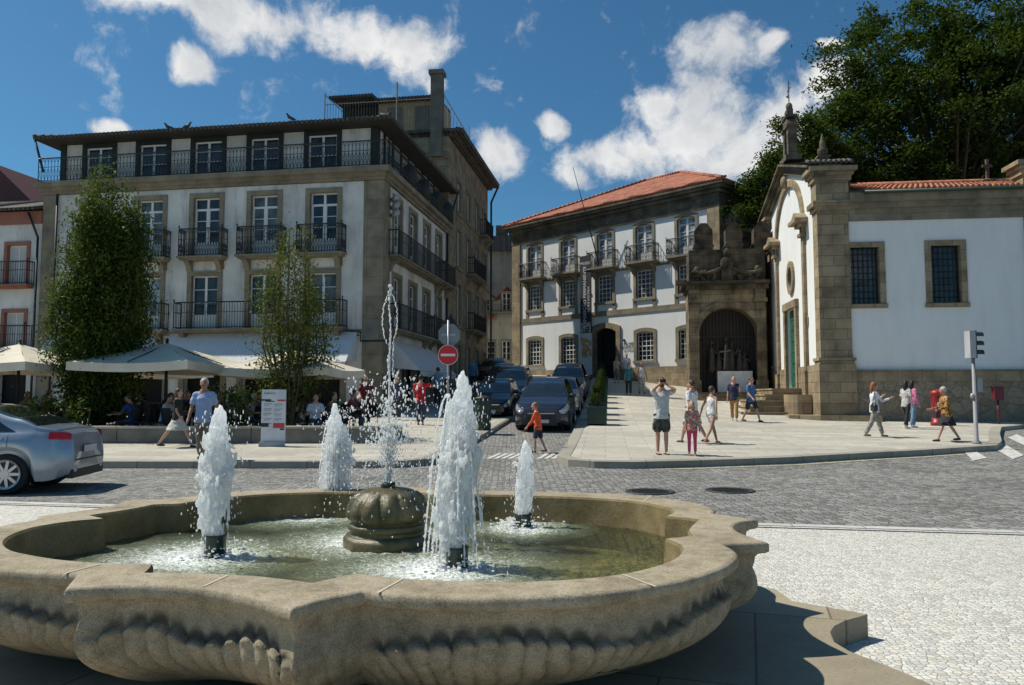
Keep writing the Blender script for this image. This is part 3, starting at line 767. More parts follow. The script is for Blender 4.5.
jet(457, 568, 373, .070, 'tallest foaming water jet, breaking into ropes, nearest the front rim', 2, 170, -1, 1.0, .085)
jet(523, 527, 443, .060, 'shortest smooth water jet, nearest the parked cars', 3, 8, -1, .25, .008)
jet(334, 514, 405, .085, 'foaming water jet rising behind and beside the mossy pedestal', 4, 120, -1, .9, .07)
# thin central jet and the drops it throws
t = thing('central_jet', 'thin clear water spout above the mossy pedestal with a wide halo of drops', 'water jet', (-.85, 5.32, .96))
R = random.Random(9); mb = MB(); mb.tube([(0, 0, -.02), (0, 0, .6), (.004, 0, 1.0)], [.009, .006, .004], 8)
p = 0
while p < 1.36:
    q = R.uniform(.004, .008) + (.003 if p < .3 else 0); mb.ell((.008 * math.sin(p * 14) + R.gauss(0, .003), 0, p), (q, q, q * 2), n=6); p += R.uniform(.010, .026)
for s_ in (1, -1):
    z = 1.30; xx = .012 * s_
    while z > .72:
        q = R.uniform(.0025, .005); mb.ell((xx, R.gauss(0, .004), z), (q, q, q * 1.6), n=5); z -= .009
        xx = s_ * (.012 + .040 * math.sin(min(1, (1.30 - z) / .36) * PI) ** .8) + R.gauss(0, .0025) + (.012 if z < .95 else 0)
for k in range(12): mb.ell((R.gauss(0, .006), 0, 1.34 + R.uniform(-.05, .03)), (.009, .009, .013), n=6)
mb.build('water_column', M['foam'], t)
mb = MB()
for k in range(2500):
    a = R.random() * 2 * PI; v = abs(R.gauss(.30, .26)); vz = 1.6 + 2.3 * R.random() ** 1.2; tm = R.uniform(.02, .85)
    z = vz * tm - 4.9 * tm * tm; d = v * tm * 1.45
    if z < -.3 or d > .5: continue
    s = R.uniform(.0016, .0066) * (1.15 if z > .25 else .8)
    mb.ell((d * math.cos(a), d * math.sin(a), z), (s * R.uniform(.5, 1.2), s, s * R.uniform(.9, 2.8)), n=5)
    if R.random() < .25: mb.ell((d * math.cos(a) + s * 1.3, d * math.sin(a), z + s), (s * .8, s * .8, s * .8), n=5)
for k in range(500):
    z = R.uniform(0, .40); d = (.015 + z * .20) * R.random(); a = R.random() * 2 * PI; s = R.uniform(.002, .006)
    mb.ell((d * math.cos(a), d * math.sin(a), z), (s, s, s * 2.2), n=5)
mb.build('drops', M['foam'], t)['kind'] = 'stuff'
# stepped platform under the fountain
def plat():
    right = [pl(*p, .18) for p in ((758, 585.8), (776, 589.5), (792, 601))]
    tip = pl(867.5, 614.2, .18); arcp = [pl(*p, .18) for p in ((858, 617), (845, 620.5), (834, 626), (830, 632), (834, 642), (849, 651))]
    nxt = [pl(*p, .18) for p in ((872, 660), (900, 671), (930, 684))]
    return right, tip, arcp, nxt
r_, tip, ar, nx_ = plat()
right = [Vector(p) for p in r_] + [Vector(tip)] + [Vector(p) for p in ar] + [Vector(p) for p in nx_]
back = [Vector((FX, 8.15)), Vector((-.2, 7.6)), Vector((.6, 7.45)), Vector((1.3, 7.0)), Vector((1.75, 6.3))]
front = [Vector((1.7, 2.85)), Vector((1.2, 2.35)), Vector((.5, 2.1)), Vector((-.2, 2.2)), Vector((FX, 1.85))]
half = back + right + front
P = [(p.x, p.y) for p in half] + [(2 * FX - p.x, p.y) for p in reversed(half[1:-1])]
pf = tag(sheet('fountain_step', P, .18, M['step'], .16, mskirt=M['step'], flat=lambda x, y: 0), 'low scalloped granite step that carries the fountain basin', 'step')
foot = MB()
ft = [scl(p, .60) for p in outer[::4]]
foot.prism([(p.x, p.y) for p in ft], .181, .30); foot.build('foot', M['fount'], fountain)
# ================================================================ window, door, balcony units (x along the wall, y into it, z up from the sill)
CACHE = {}
M['portal'] = stone_blocks('stained_granite', (.34, .265, .165), (.24, .19, .125), .8, .42, .012, .9, .65)
M['curtain'] = glassmat('curtained_glass', (.20, .23, .26), .12); M['curtain2'] = glassmat('dim_glass', (.07, .08, .085), .1)
def cached(key, fn):
    if key not in CACHE: CACHE[key] = fn()
    return CACHE[key]
def mesh_of(mb, name, mats):
    me = bpy.data.meshes.new(name); me.from_pydata(mb.v, [], mb.f)
    for k in mats: me.materials.append(k)
    me.polygons.foreach_set('material_index', mb.m); me.polygons.foreach_set('use_smooth', mb.sm); me.update(); return me
def arc_top(w, h, rise, off=0, n=8):
    """outline of an opening from the left foot over the head to the right foot"""
    a = w / 2 + off; hs = h - rise
    if rise <= 0: return [(-a, 0), (-a, h + off)] + [(lerp(-a, a, k / n), h + off) for k in range(1, n)] + [(a, h + off), (a, 0)]
    pts = [(-a, 0)]
    for k in range(n + 1):
        x = lerp(-a, a, k / n); u = x / a; pts.append((x, hs + off + rise * (1 - u * u)))
    return pts + [(a, 0)]
def window(parent, T, a, z, w, h, style='french', rise=0, gm='glass', sur=.2, y=.16, sill=True, open_dark=False, proud=.05, smat='granite_trim', label=None):
    """T: (position of wall origin, rotation); a along wall, z sill height"""
    key = (style, round(w, 2), round(h, 2), rise)
    def mk():
        f = MB(); t = .055; d0, d1 = -.03, .03
        def b(x0, z0, x1, z1, dd=0): f.box(x0, d0 + dd, z0, x1, d1, z1)
        b(-w / 2, 0, -w / 2 + t, h); b(w / 2 - t, 0, w / 2, h); b(-w / 2 + t, h - t - rise * .5, w / 2 - t, h); b(-w / 2 + t, 0, w / 2 - t, t)
        if style == 'french':
            b(-.05, t, .05, h - t, -.012); tr = h * .79
            b(-w / 2 + t, tr, w / 2 - t, tr + .09, -.006)
            for sx in (-1, 1):
                x0, x1 = (-w / 2 + t, -.05) if sx < 0 else (.05, w / 2 - t)
                b(x0, t, x1, h * .26)
                b(x0, h * .26, x0 + .035, tr); b(x1 - .035, h * .26, x1, tr)
                for k in (.44, .615): b(x0 + .035, h * k, x1 - .035, h * k + .028)
        elif style == 'french_low':
            b(-.05, t, .05, h - t, -.012)
            for sx in (-1, 1):
                x0, x1 = (-w / 2 + t, -.05) if sx < 0 else (.05, w / 2 - t)
                b(x0, t, x1, h * .28)
                for k in (.5, .74): b(x0, h * k, x1, h * k + .028)
        elif style == 'casement':
            b(-.045, t, .045, h - t, -.012)
            for k in (.36, .68): b(-w / 2 + t, h * k, -.045, h * k + .03); b(.045, h * k, w / 2 - t, h * k + .03)
        elif style == 'grid':
            nx, nz = 4, 6
            for k in range(1, nx): x = lerp(-w / 2, w / 2, k / nx); b(x - .017, t, x + .017, h - t)
            for k in range(1, nz):
                zz = h * k / nz; q = .03 if k == 3 else .016
                for j in range(nx): x0 = lerp(-w / 2, w / 2, j / nx) + .017; x1 = lerp(-w / 2, w / 2, (j + 1) / nx) - .017; f.box(x0, d0 + .004, zz - q, x1, d1, zz + q)
        elif style == 'iron_grid':
            for k in range(1, 6): x = lerp(-w / 2, w / 2, k / 6); f.bar((x, -.05, 0), (x, -.05, h), .014)
            for k in range(1, 9): f.bar((-w / 2, -.053, h * k / 9), (w / 2, -.053, h * k / 9), .012)
        elif style == 'shutter':
            b(-.03, t, .03, h - t, -.01)
            k = t
            while k < h - t: b(-w / 2 + t, k, w / 2 - t, k + .035, .01); k += .05
        return mesh_of(f, 'window', [M['iron'] if style == 'iron_grid' else M['whitewood']])
    def mkp():
        p = MB(); p.box(-w / 2 + .02, .005, .02, w / 2 - .02, .02, h - .02); return mesh_of(p, 'pane', [M[gm]])
    pos, r = T; L = Matrix.Rotation(r, 4, 'Z') @ Vector((a, y, z)); loc = Vector(pos) + L
    o = link('window', cached(key, mk), parent, loc, r)
    link('pane', cached(('pane', round(w, 2), round(h, 2), gm), mkp), o)
    if sur:
        def mks():
            s = MB(); yo = -y - proud
            s.ring(arc_top(w, h, rise), arc_top(w, h, rise * 1.0, sur), yo, .02)
            if sill: s.box(-w / 2 - sur - .04, yo - .05, -.17, w / 2 + sur + .04, .05 - y * .2, 0)
            return mesh_of(s, 'surround', [M[smat]])
        link('surround', cached(('sur', round(w, 2), round(h, 2), rise, sur, y, sill, proud, smat), mks), o)
    if label: o['label'] = label
    return o
def rail_mesh(w, d, h=1.0, pitch=.12, ends=True, orn=True):
    f = MB()
    def run(p, q):
        p = Vector(p); q = Vector(q); l = (q - p).length; n = max(1, round(l / pitch))
        up = Vector((0, 0, 1))
        f.bar(p + up * h, q + up * h, .028); f.bar(p + up * .06, q + up * .06, .016); f.bar(p + up * (h * .62), q + up * (h * .62), .012)
        for k in range(n + 1):
            c = p.lerp(q, k / n); f.bar(c, c + up * h, .024 if k in (0, n) else .0125, cap=False)
        if orn:
            for k in range(n):
                a = p.lerp(q, k / n); b = p.lerp(q, (k + 1) / n); m = (a + b) / 2
                f.bar(a + up * .08, m + up * .33, .0095, cap=False); f.bar(m + up * .33, b + up * .08, .0095, cap=False)
                f.bar(a + up * .60, m + up * .35, .0095, cap=False); f.bar(m + up * .35, b + up * .60, .0095, cap=False)
                f.bar(a + up * h * .8, m + up * (h * .98), .008, cap=False); f.bar(m + up * (h * .98), b + up * h * .8, .008, cap=False)
    run((-w / 2, -d, 0), (w / 2, -d, 0))
    if ends:
        for s in (-1, 1):
            run((s * w / 2, -d, 0), (s * w / 2, 0, 0)); f.ell((s * w / 2, -d, h + .09), (.04, .04, .06), n=6)
    return mesh_of(f, 'railing', [M['iron']])
def balcony(parent, T, a, z, w, d=.5, h=1.0, slab=.16, orn=True, pitch=.12, consoles=True, smat='granite_trim'):
    def mk():
        s = MB(); s.box(-w / 2 - .06, -d - .07, -slab * .55, w / 2 + .06, .02, 0); s.box(-w / 2 + .02, -d + .02, -slab, w / 2 - .02, .02, -slab * .55 - .002)
        if consoles:
            for sx in (-1, 1):
                x = sx * (w / 2 - .3)
                s.prism([(0.0, -slab - .5), (-.12, -slab - .42), (-.2, -slab - .2), (-d + .08, -slab - .08), (-d + .06, -slab - .002), (0, -slab - .002)], x - .11, x + .11, T=lambda p, q, c: (c, p, q))
        return mesh_of(s, 'balcony', [M[smat]])
    pos, r = T; L = Matrix.Rotation(r, 4, 'Z') @ Vector((a, 0, z)); loc = Vector(pos) + L
    o = link('balcony', cached(('bal', round(w, 2), d, slab, consoles, smat), mk), parent, loc, r)
    link('railing', cached(('rail', round(w, 2), d, h, orn, pitch), lambda: rail_mesh(w, d, h, pitch, True, orn)), o); return o
def tile_row(mb, p, q, out, r=.075, pitch=.2, L=.5, rise=.12, m=0):
    """rounded tile ends along an eave from p to q, running back up the slope opposite to out"""
    p = Vector(p); q = Vector(q); n = int((q - p).length / pitch); back = -Vector(out).normalized() * L + Vector((0, 0, rise))
    for k in range(n + 1):
        c = p.lerp(q, (k + .5) / (n + 1)); mb.bar(c, c + back, r, m, n=8, sm=True)
def hip_roof(name, parent, x0, y0, x1, y1, z, ridge, over, mats, thick=.12, rx=None, eave='eave', tiles=True):
    """hipped roof: mats (slopes facing y, slopes facing x)"""
    X0, Y0, X1, Y1 = x0 - over, y0 - over, x1 + over, y1 + over
    run = min(X1 - X0, Y1 - Y0) / 2
    if (X1 - X0) >= (Y1 - Y0): ra = (X0 + run, (Y0 + Y1) / 2, z + ridge); rb = (X1 - run, (Y0 + Y1) / 2, z + ridge)
    else: ra = ((X0 + X1) / 2, Y0 + run, z + ridge); rb = ((X0 + X1) / 2, Y1 - run, z + ridge)
    A, B, Cc, D = (X0, Y0, z), (X1, Y0, z), (X1, Y1, z), (X0, Y1, z)
    mb = MB()
    if (X1 - X0) >= (Y1 - Y0):
        mb.poly([A, B, rb, ra], 0); mb.poly([Cc, D, ra, rb], 0); mb.poly([B, Cc, rb], 1); mb.poly([D, A, ra], 1)
    else:
        mb.poly([A, B, ra], 0); mb.poly([Cc, D, rb], 0); mb.poly([B, Cc, rb, ra], 1); mb.poly([D, A, ra, rb], 1)
    if tiles:
        sl = ridge / run
        tile_row(mb, (X0, Y0, z - .01), (X1, Y0, z - .01), (0, -1, 0), rise=.5 * sl, m=0); tile_row(mb, (X1, Y0, z - .01), (X1, Y1, z - .01), (1, 0, 0), rise=.5 * sl, m=1)
        for P_, r_ in ((A, ra), (B, rb if (X1 - X0) >= (Y1 - Y0) else ra), (Cc, rb), (D, ra if (X1 - X0) >= (Y1 - Y0) else rb)): mb.bar(Vector(P_) + Vector((0, 0, .03)), Vector(r_) + Vector((0, 0, .03)), .12, 0, n=8)
        mb.bar(ra, rb, .13, 0, n=8)
    o = mb.build(name, mats, parent)
    e = MB()
    e.box(X0 + .03, Y0 + .03, z - thick, X1 - .03, Y1 - .03, z - .015); e.build('eave', M[eave], o)
    return o
R90 = PI / 2

# ================================================================ cafe building on the left
A_L = math.radians(-9.2)
lb = thing('corner_building', 'white corner building with granite piers, iron balconies and dark attic gallery above the cafe terrace', 'building', (-5.29, 31.0, 0), A_L)
zc = lambda y: Zat(y, 31.0)
W_L, D_L = 15.6, 11.0
zg = .4; z_eave = zc(120); z_att = zc(167); z_cor = zc(180)
z2t, z2b = zc(190), zc(252); z1t, z1b = zc(271), zc(327)
bays = [-(2.55 + 2.63 * k) for k in range(5)]; sbays = [1.95, 4.3, 6.65, 8.95]
FT = ((0, 0, 0), 0); ST = ((0, 0, 0), R90)
mb = MB(); ww = 1.2
holes = [(b - ww / 2 - .02, z2b - .02, b + ww / 2 + .02, z2t + .02) for b in bays] + [(b - ww / 2 - .02, z1b - .02, b + ww / 2 + .02, z1t + .02) for b in bays]
gd = [(b - .85, zg + .0, b + .85, 3.35) for b in bays]
mb.wall(-W_L, 0, -.5, z_cor, holes + gd, .3, mr=0)
sholes = [(b - .52, z2b - .02, b + .52, z2t + .02) for b in sbays] + [(b - .52, z1b - .02, b + .52, z1t + .02) for b in sbays]
sgd = [(b - .8, zg, b + .8, 3.3) for b in sbays]
TS = lambda a, z, d: (-d, a, z)
mb.wall(0, D_L, -.5, z_cor, sholes + sgd, .3, T=TS)
mb.quad((-W_L, 0, -.5), (-W_L, D_L, -.5), (-W_L, D_L, z_cor), (-W_L, 0, z_cor)); mb.quad((-W_L, D_L, -.5), (0, D_L, -.5), (0, D_L, z_cor), (-W_L, D_L, z_cor))
mb.build('wall', M['white'], lb)
mb = MB()
mb.box(-.80, -.06, -.5, .06, .80, z_cor); mb.box(-W_L - .02, -.06, -.5, -W_L + .62, .5, z_cor)
mb.box(-.4, D_L - .45, -.5, .05, D_L + .02, z_cor)
build_split(mb, 'corner_pier', M['granite_trim'], lb)
mb = MB()
mb.box(-W_L - .08, -.10, z_cor - .002, .10, D_L, z_cor + .15); mb.box(-W_L - .15, -.18, z_cor + .15, .18, D_L + .003, z_cor + .32); mb.box(-W_L - .3, -.34, z_cor + .32, .34, D_L + .006, z_att)
mb.build('cornice', M['granite_trim'], lb)
mb = MB(); mb.box(-W_L + .3, .35, .3, -.35, D_L - .3, z_cor - .1); mb.build('dark_interior', M['dark'], lb)
# attic: white panels between dark posts
AT = ((0, .55, 0), 0); aw = 1.28; ah0, ah1 = z_att + .30, z_eave - .30
mb = MB(); at_b = [b - .32 for b in bays]
mb.wall(-W_L + .35, -.45, z_att, z_eave - .1, [(b - aw / 2, ah0, b + aw / 2, ah1) for b in at_b], .15, T=lambda a, z, d: (a, .55 + d, z))
mb.wall(.55, D_L - .3, z_att, z_eave - .1, [(b - .45, ah0, b + .45, ah1) for b in sbays], .15, T=lambda a, z, d: (-.45 - d, a, z))
mb.quad((-W_L + .35, .55, z_att), (-W_L + .35, D_L - .3, z_att), (-W_L + .35, D_L - .3, z_eave), (-W_L + .35, .55, z_eave)); mb.quad((-W_L + .35, D_L - .3, z_att), (-.45, D_L - .3, z_att), (-.45, D_L - .3, z_eave), (-W_L + .35, D_L - .3, z_eave))
mb.build('attic_wall', M['white'], lb)
mb = MB()
for b in at_b:
    for s in (-1, 1): mb.box(b + s * .74 - .1, .48, z_att, b + s * .74 + .1, .57, z_eave - .1)
    mb.box(b - .64, .50, z_att + .1, b + .64, .56, ah0 - .002); mb.box(b - .64, .50, ah1 + .002, b + .64, .56, z_eave - .1)
for b in sbays:
    for s in (-1, 1): mb.box(-.47, b + s * .58 - .09, z_att, -.38, b + s * .58 + .09, z_eave - .1)
mb.box(-W_L + .3, .46, z_att, -W_L + .55, .8, z_eave - .1); mb.box(-.72, .44, z_att, -.40, .75, z_eave - .1)
build_split(mb, 'attic_post', M['darkwood'], lb)
for b in at_b: window(lb, AT, b, ah0, aw - .02, ah1 - ah0, 'casement', sur=0, y=.08)
for b in sbays: window(lb, ((-.45, 0, 0), R90), b, ah0, .88, ah1 - ah0, 'casement', sur=0, y=.08)
for b in sbays:  # round white dormer hoods beside the gallery
    mb = MB(); mb.lathe([(.0, 1.0), (.16, .97), (.26, .9), (.30, .8), (.30, 0), (0.001, 0)], n=16); mb.build('vent_pipe', M['darkwood'], lb, (.18, b + 1.1, z_att))
# gallery rail along the cornice
def long_rail(L, h): return rail_mesh(L, .0, h, .155, False)
o = link('gallery_railing', rail_mesh(W_L + .5, 0, zc(142) - z_att, .16, False), lb, (-W_L / 2 + .1, -.27, z_att), 0)
o = link('gallery_railing', rail_mesh(D_L + .3, 0, zc(142) - z_att, .16, False), lb, (.27, D_L / 2 - .1, z_att), R90)
hip_roof('roof', lb, -W_L + .6, .62, -.55, D_L - .4, z_eave, 1.7, 1.0, [M['tile_dark'], M['tile_dark_y']], .09)
for i_, b in enumerate(bays): window(lb, FT, b, z2b, ww, z2t - z2b, 'french', sur=.2, gm=('glass', 'curtain2', 'glass', 'curtain2', 'curtain2')[i_]); balcony(lb, FT, b, z2b, 1.95, .45, zc(224) - z2b)
for b in sbays: window(lb, ST, b, z2b, 1.0, z2t - z2b, 'french', sur=.2); window(lb, ST, b, z1b, 1.0, z1t - z1b, 'french_low', sur=.2)
for i_, b in enumerate(bays): window(lb, FT, b, z1b, ww, z1t - z1b, 'french_low', sur=.2, gm=('curtain2', 'glass', 'glass', 'curtain', 'glass')[i_])
rh1 = zc(300) - z1b
balcony(lb, FT, (bays[0] + bays[2]) / 2, z1b, 7.4, .5, rh1, orn=False)
balcony(lb, FT, (bays[3] + bays[4]) / 2, z1b, 4.6, .5, rh1, orn=False)
balcony(lb, ST, 4.6, z2b, 8.0, .5, 1.05, orn=False); balcony(lb, ST, 9.7, z2b, 1.9, .5, 1.05, orn=False)
balcony(lb, ST, 3.6, z1b, 5.6, .5, 1.05, orn=False); balcony(lb, ST, 8.0, z1b, 2.4, .5, 1.05, orn=False)
# stone panels linking the storeys
mb = MB()
for b in bays: mb.box(b - .86, -.055, z1t + .26, b - .62, .03, z2b - .18); mb.box(b + .62, -.055, z1t + .26, b + .86, .03, z2b - .18)
mb.box(-W_L, -.05, zc(333), 0, .01, zc(329)); mb.build('string_course', M['granite_trim'], lb)
mb = MB()
for b in bays:
    for s in (-1, 1): mb.box(b + s * .95 - .12, -.05, -.4, b + s * .95 + .12, .02, 3.5)
    mb.box(b - 1.07, -.05, 3.36, b + 1.07, .02, 3.62)
for b in sbays:
    for s in (-1, 1): mb.box(-.02, b + s * .93 - .1, -.4, .05, b + s * .93 + .1, 3.5)
    mb.box(-.02, b - 1.05, 3.31, .05, b + 1.05, 3.5)
build_split(mb, 'shopfront_frame', M['granite_trim'], lb)
# drain pipes and cables
mb = MB(); mb.bar((-W_L + .72, -.12, .4), (-W_L + .72, -.12, z_cor), .05, n=8); mb.bar((.1, D_L - .55, .4), (.12, D_L - .55, z_cor), .05, n=8)
mb.bar((-W_L - .35, -.30, z_eave - .1), (-W_L - .05, -.1, z_att + .5), .05, n=8); mb.bar((.45, D_L + .4, z_eave - .1), (.25, D_L - .2, z_att + .6), .05, n=8)
build_split(mb, 'drainpipe', M['iron'], lb)
mb = MB()
for z in (zc(330), zc(334)): mb.bar((-2.1, -.09, z), (-.9, -.09, z - .05), .025)
mb.bar((-.85, -.1, zc(332)), (-.85, -.1, zc(341)), .025); mb.bar((-.85, -.1, zc(341)), (.08, -.1, zc(341)), .03); mb.bar((.09, -.08, zc(341)), (.09, 5, zc(341)), .03)
build_split(mb, 'cable', M['iron'], lb)
mb = MB(); mb.box(-.72, -.09, zc(341) + .05, -.08, -.06, zc(319)); mb.build('plaque', M['concrete'], lb)
mb = MB()
for z in (zc(196), zc(204), zc(212)): mb.bar((.15, .75, z), (.5, .5, z + .1), .11, n=10); mb.bar((.06, .8, z), (.15, .75, z), .04)
build_split(mb, 'floodlight', M['steel'], lb)
# awnings
def awning(name, T, a0, a1, z_top, z_bot, outd, label=None):
    mb = MB(); r = T[1]; n = 16
    for k in range(n):
        x0 = lerp(a0, a1, k / n); x1 = lerp(a0, a1, (k + 1) / n)
        mb.quad((x0, -.04, z_top), (x1, -.04, z_top), (x1, -outd, z_bot), (x0, -outd, z_bot)); mb.quad((x0, -.04, z_top - .02), (x0, -outd, z_bot - .02), (x1, -outd, z_bot - .02), (x1, -.04, z_top - .02))
        d = .22 + .02 * (k % 2); mb.quad((x0, -outd, z_bot), (x1, -outd, z_bot), (x1, -outd, z_bot - d), (x0, -outd, z_bot - d))
    for x in (a0, a1): mb.poly([(x, -.04, z_top), (x, -outd, z_bot), (x, -.04, z_bot + .1)])
    mb.bar((a0, -outd, z_bot + .01), (a1, -outd, z_bot + .01), .03)
    o = mb.build(name, M['white_cloth'], lb, T[0], r); return o
awning('awning', FT, -9.3, -1.0, zc(331), zc(363), 1.3); awning('awning', ST, 1.2, 7.6, zc(338), zc(372) + .1, 1.3)
awning('awning', FT, -15.0, -9.8, zc(331), zc(358), 1.1)

# ================================================================ tall granite building up the side street
sb = thing('granite_building', 'tall dark granite building with rooftop terrace, rising behind the corner cafe building', 'building', (-5.29, 31.0, 0), A_L)
y0, y1 = D_L + .02, 22.4; ze = 16.0
mb = MB(); cols = [13.6, 16.2, 18.8, 21.2]; sh = []
for b in cols:
    for zz, hh in ((2.2, 2.3), (5.6, 2.4), (9.0, 2.2), (12.2, 1.9)): sh.append((b - .5, zz, b + .5, zz + hh))
mb.wall(y0, y1, -.5, ze, sh, .25, T=TS)
mb.quad((-11.6, y0, -.5), (0, y0, -.5), (0, y0, ze), (-11.6, y0, ze)); mb.quad((-11.6, y0, -.5), (-11.6, y1, -.5), (-11.6, y1, ze), (-11.6, y0, ze)); mb.quad((-11.6, y1, -.5), (0, y1, -.5), (0, y1, ze), (-11.6, y1, ze)); mb.quad((-11.6, y0, ze), (0, y0, ze), (0, y1, ze), (-11.6, y1, ze))
mb.build('wall', M['granite'], sb)
mb = MB(); mb.box(-10, y0 + .4, 0, -.35, y1 - .3, ze - .3); mb.build('dark_interior', M['dark'], sb)
for a0, z0, a1, z1 in sh: window(sb, ST, (a0 + a1) / 2, z0 + .02, .96, z1 - z0 - .04, 'french_low', sur=.16)
for zz in (5.6, 9.0): balcony(sb, ST, 17.5, zz, 3.6, .5, 1.0, orn=False); 
balcony(sb, ST, 20.6, 12.2, 2.4, .5, 1.0, orn=False)
mb = MB(); mb.box(-11.8, y0 - .002, ze + .002, .3, y1 + .2, ze + .2); mb.box(-11.9, y0 - .25, ze + .2, .75, y1 + .45, ze + .36)
tile_row(mb, (.78, y0, ze + .38), (.78, y1 + .4, ze + .38), (1, 0, 0), L=.4, rise=.1)
mb.build('cornice', M['tile_dark'], sb)
mb = MB(); mb.bar((.25, y1 + .02, .5), (.25, y1 + .02, ze - .9), .07, n=8); mb.bar((.25, y1 + .02, ze - .9), (.7, y1 + .1, ze + .15), .07, n=8); mb.build('drainpipe', M['iron'], sb)
# penthouse on the roof, terrace rail, chimney
zt = ze + .4
pent = MB(); pent.box(-4.6, y0 + 1.5, zt, -.85, y0 + 4, zt + 2.3); pent.build('penthouse', plain('tan_render', (.46, .34, .20), .9), sb)
mb = MB()
for x0, x1, z, yy in ((-7.3, -4.75, zt + 2.55, y0 + .7), (-4.6, -.9, zt + 2.32, y0 + .9)):
    k = x0
    while k < x1: mb.bar((k, yy, z), (k, yy + 3.3, z + .25), .1, n=8); k += .18
mb.build('corrugated_roof', M['tile_dark'], sb)
mb = MB()
mb.box(-7.2, y0 + 2.4, zt, -4.8, y0 + 3.6, zt + 2.5); mb.build('rooftop_shed', M['eave'], sb)
mb = MB()
for x in (-3.6, -1.95): mb.box(x - .45, y0 + 1.44, zt + .05, x + .45, y0 + 1.496, zt + 2.0)
mb.build('terrace_door', M['concrete'], sb)
mb = MB(); k = -7.4
while k < -1.0:
    mb.bar((k, y0 + .2, zt), (k, y0 + .2, zt + (1.9 if k > -5 else 2.0)), .013, cap=False); k += .17
mb.bar((-7.4, y0 + .2, zt + 1.9), (-1.0, y0 + .2, zt + 1.9), .02); mb.bar((-7.4, y0 + .2, zt + 2.5), (-7.4, y0 + 3, zt + 2.5), .03); mb.bar((-7.4, y0 + .2, zt), (-7.4, y0 + .2, zt + 2.6), .035)
mb.bar((-3.05, y0 + .1, zt), (-3.05, y0 + .1, zt + 2.9), .045)
mb.build('terrace_railing', M['concrete'], sb)
mb = MB(); mb.box(-.98, y0 - .3, ze - 1.2, -.34, y0 + .25, Zat(76, 42) - .02); mb.box(-1.08, y0 - .4, Zat(76, 42), -.24, y0 + .35, Zat(72, 42)); mb.build('chimney', plain('sooty_render', (.15, .135, .11), .9, var=.3, scale=1.5), sb)
mb = MB(); mb.bar((-.3, y0 + .1, zt + 2.0), (.5, y0 + 3.0, zt + .5), .03); mb.bar((.5, y0 + 3, zt), (.5, y0 + 3, zt + 1.2), .03)
for k in range(9): mb.bar((lerp(-.3, .5, k / 8), y0 + .1 + k * .36, zt), (lerp(-.3, .5, k / 8), y0 + .1 + k * .36, zt + 2 - k * .18), .015)
mb.build('terrace_fence', M['steel'], sb)

# ================================================================ low building at the far left
nb = thing('low_building', 'white building with salmon window frames and old grey tile roof, beside the left granite pier', 'building', (-5.29, 31.0, 0), A_L)
x1, x0 = -W_L - .03, -W_L - 9; zt_ = zc(210)
wn = [(-W_L - 1.35, zc(309), zc(277)), (-W_L - 1.35, zc(243), zc(222))]
xs_ = [-W_L - 1.25, -W_L - 4.2, -W_L - 7.1]; fl = [(zc(345), zc(305)), (zc(276), zc(232))]
mb = MB(); mb.wall(x0, x1, -.5, zt_, [(x - .5, a, x + .5, b) for x in xs_ for a, b in fl] + [(x - .7, .3, x + .7, 3) for x in xs_], .25, T=lambda a, z, d: (a, -.0 + d, z))
mb.quad((x0, 0, -.5), (x0, 9, -.5), (x0, 9, zt_), (x0, 0, zt_)); mb.quad((x0, 9, -.5), (x1, 9, -.5), (x1, 9, zt_), (x0, 9, zt_)); mb.build('wall', M['white'], nb)
for x in xs_:
    for a, b_ in fl: window(nb, FT, x, a + .01, .98, b_ - a - .02, 'shutter', sur=.16, smat='pinkish'); balcony(nb, FT, x, a, 1.75, .4, 1.0, orn=False, smat='pinkish', consoles=False)
mb = MB(); mb.box(x0, -.12, zt_ + .002, x1, .1, zt_ + .55); mb.build('cornice', M['pinkish'], nb)
mb = MB(); mb.box(x0 + .4, .35, 0, x1 - .3, 8.6, zt_ - .1); mb.build('dark_interior', M['dark'], nb)
mb = MB(); zz = zt_ + .56
mb.quad((x0 - .2, -.5, zz), (x1, -.5, zz), (x1, 4.6, zz + 1.75), (x0 - .2, 4.6, zz + 1.75)); mb.quad((x0 - .2, 4.6, zz + 1.75), (x1, 4.6, zz + 1.75), (x1, 9.4, zz), (x0 - .2, 9.4, zz))
for k in range(int(9 / .23)):
    x = x0 + .1 + k * .23; mb.bar((x, -.52, zz + .02), (x, 4.6, zz + 1.78), .07, n=8)
mb.build('roof', M['tile_dark'], nb)
mb = MB(); mb.bar((x1 - .5, -.3, zz - .1), (x1 - .1, -.16, zz - 1.2), .05, n=8); mb.bar((x1 - .1, -.16, zz - 1.2), (x1 - .1, -.16, .4), .05, n=8); mb.build('drainpipe', M['iron'], nb)
# dark red roofed house behind it
hb = thing('red_roofed_house', 'dark red roofed house at the far left, behind the low white building', 'building', (-25.2, 41, 0), A_L)
mb = MB(); mb.box(-9, 0, 0, 0, 8, 11.2); mb.build('wall', M['old_plaster'], hb)
mb = MB(); dr = plain('dark_red_sheet_roof', (.10, .03, .025), .7)
mb.poly([(-9.5, -.5, 14.5), (-3.0, -.5, 14.2), (.6, -.5, 11.0), (-9.5, -.5, 11.0)]); mb.poly([(-3.0, -.5, 14.2), (.6, -.5, 11.0), (.6, 8.5, 11.0), (-3.0, 8.5, 14.2)]); mb.poly([(-9.5, -.5, 14.5), (-3.0, -.5, 14.2), (-3, 8.5, 14.2), (-9.5, 8.5, 14.5)]); mb.poly([(-9.5, 8.5, 14.5), (-3.0, 8.5, 14.2), (.6, 8.5, 11.0), (-9.5, 8.5, 11.0)])
mb.box(.6, 2.0, 10.6, 3.2, 6, 12.4); mb.build('roof', dr, hb)

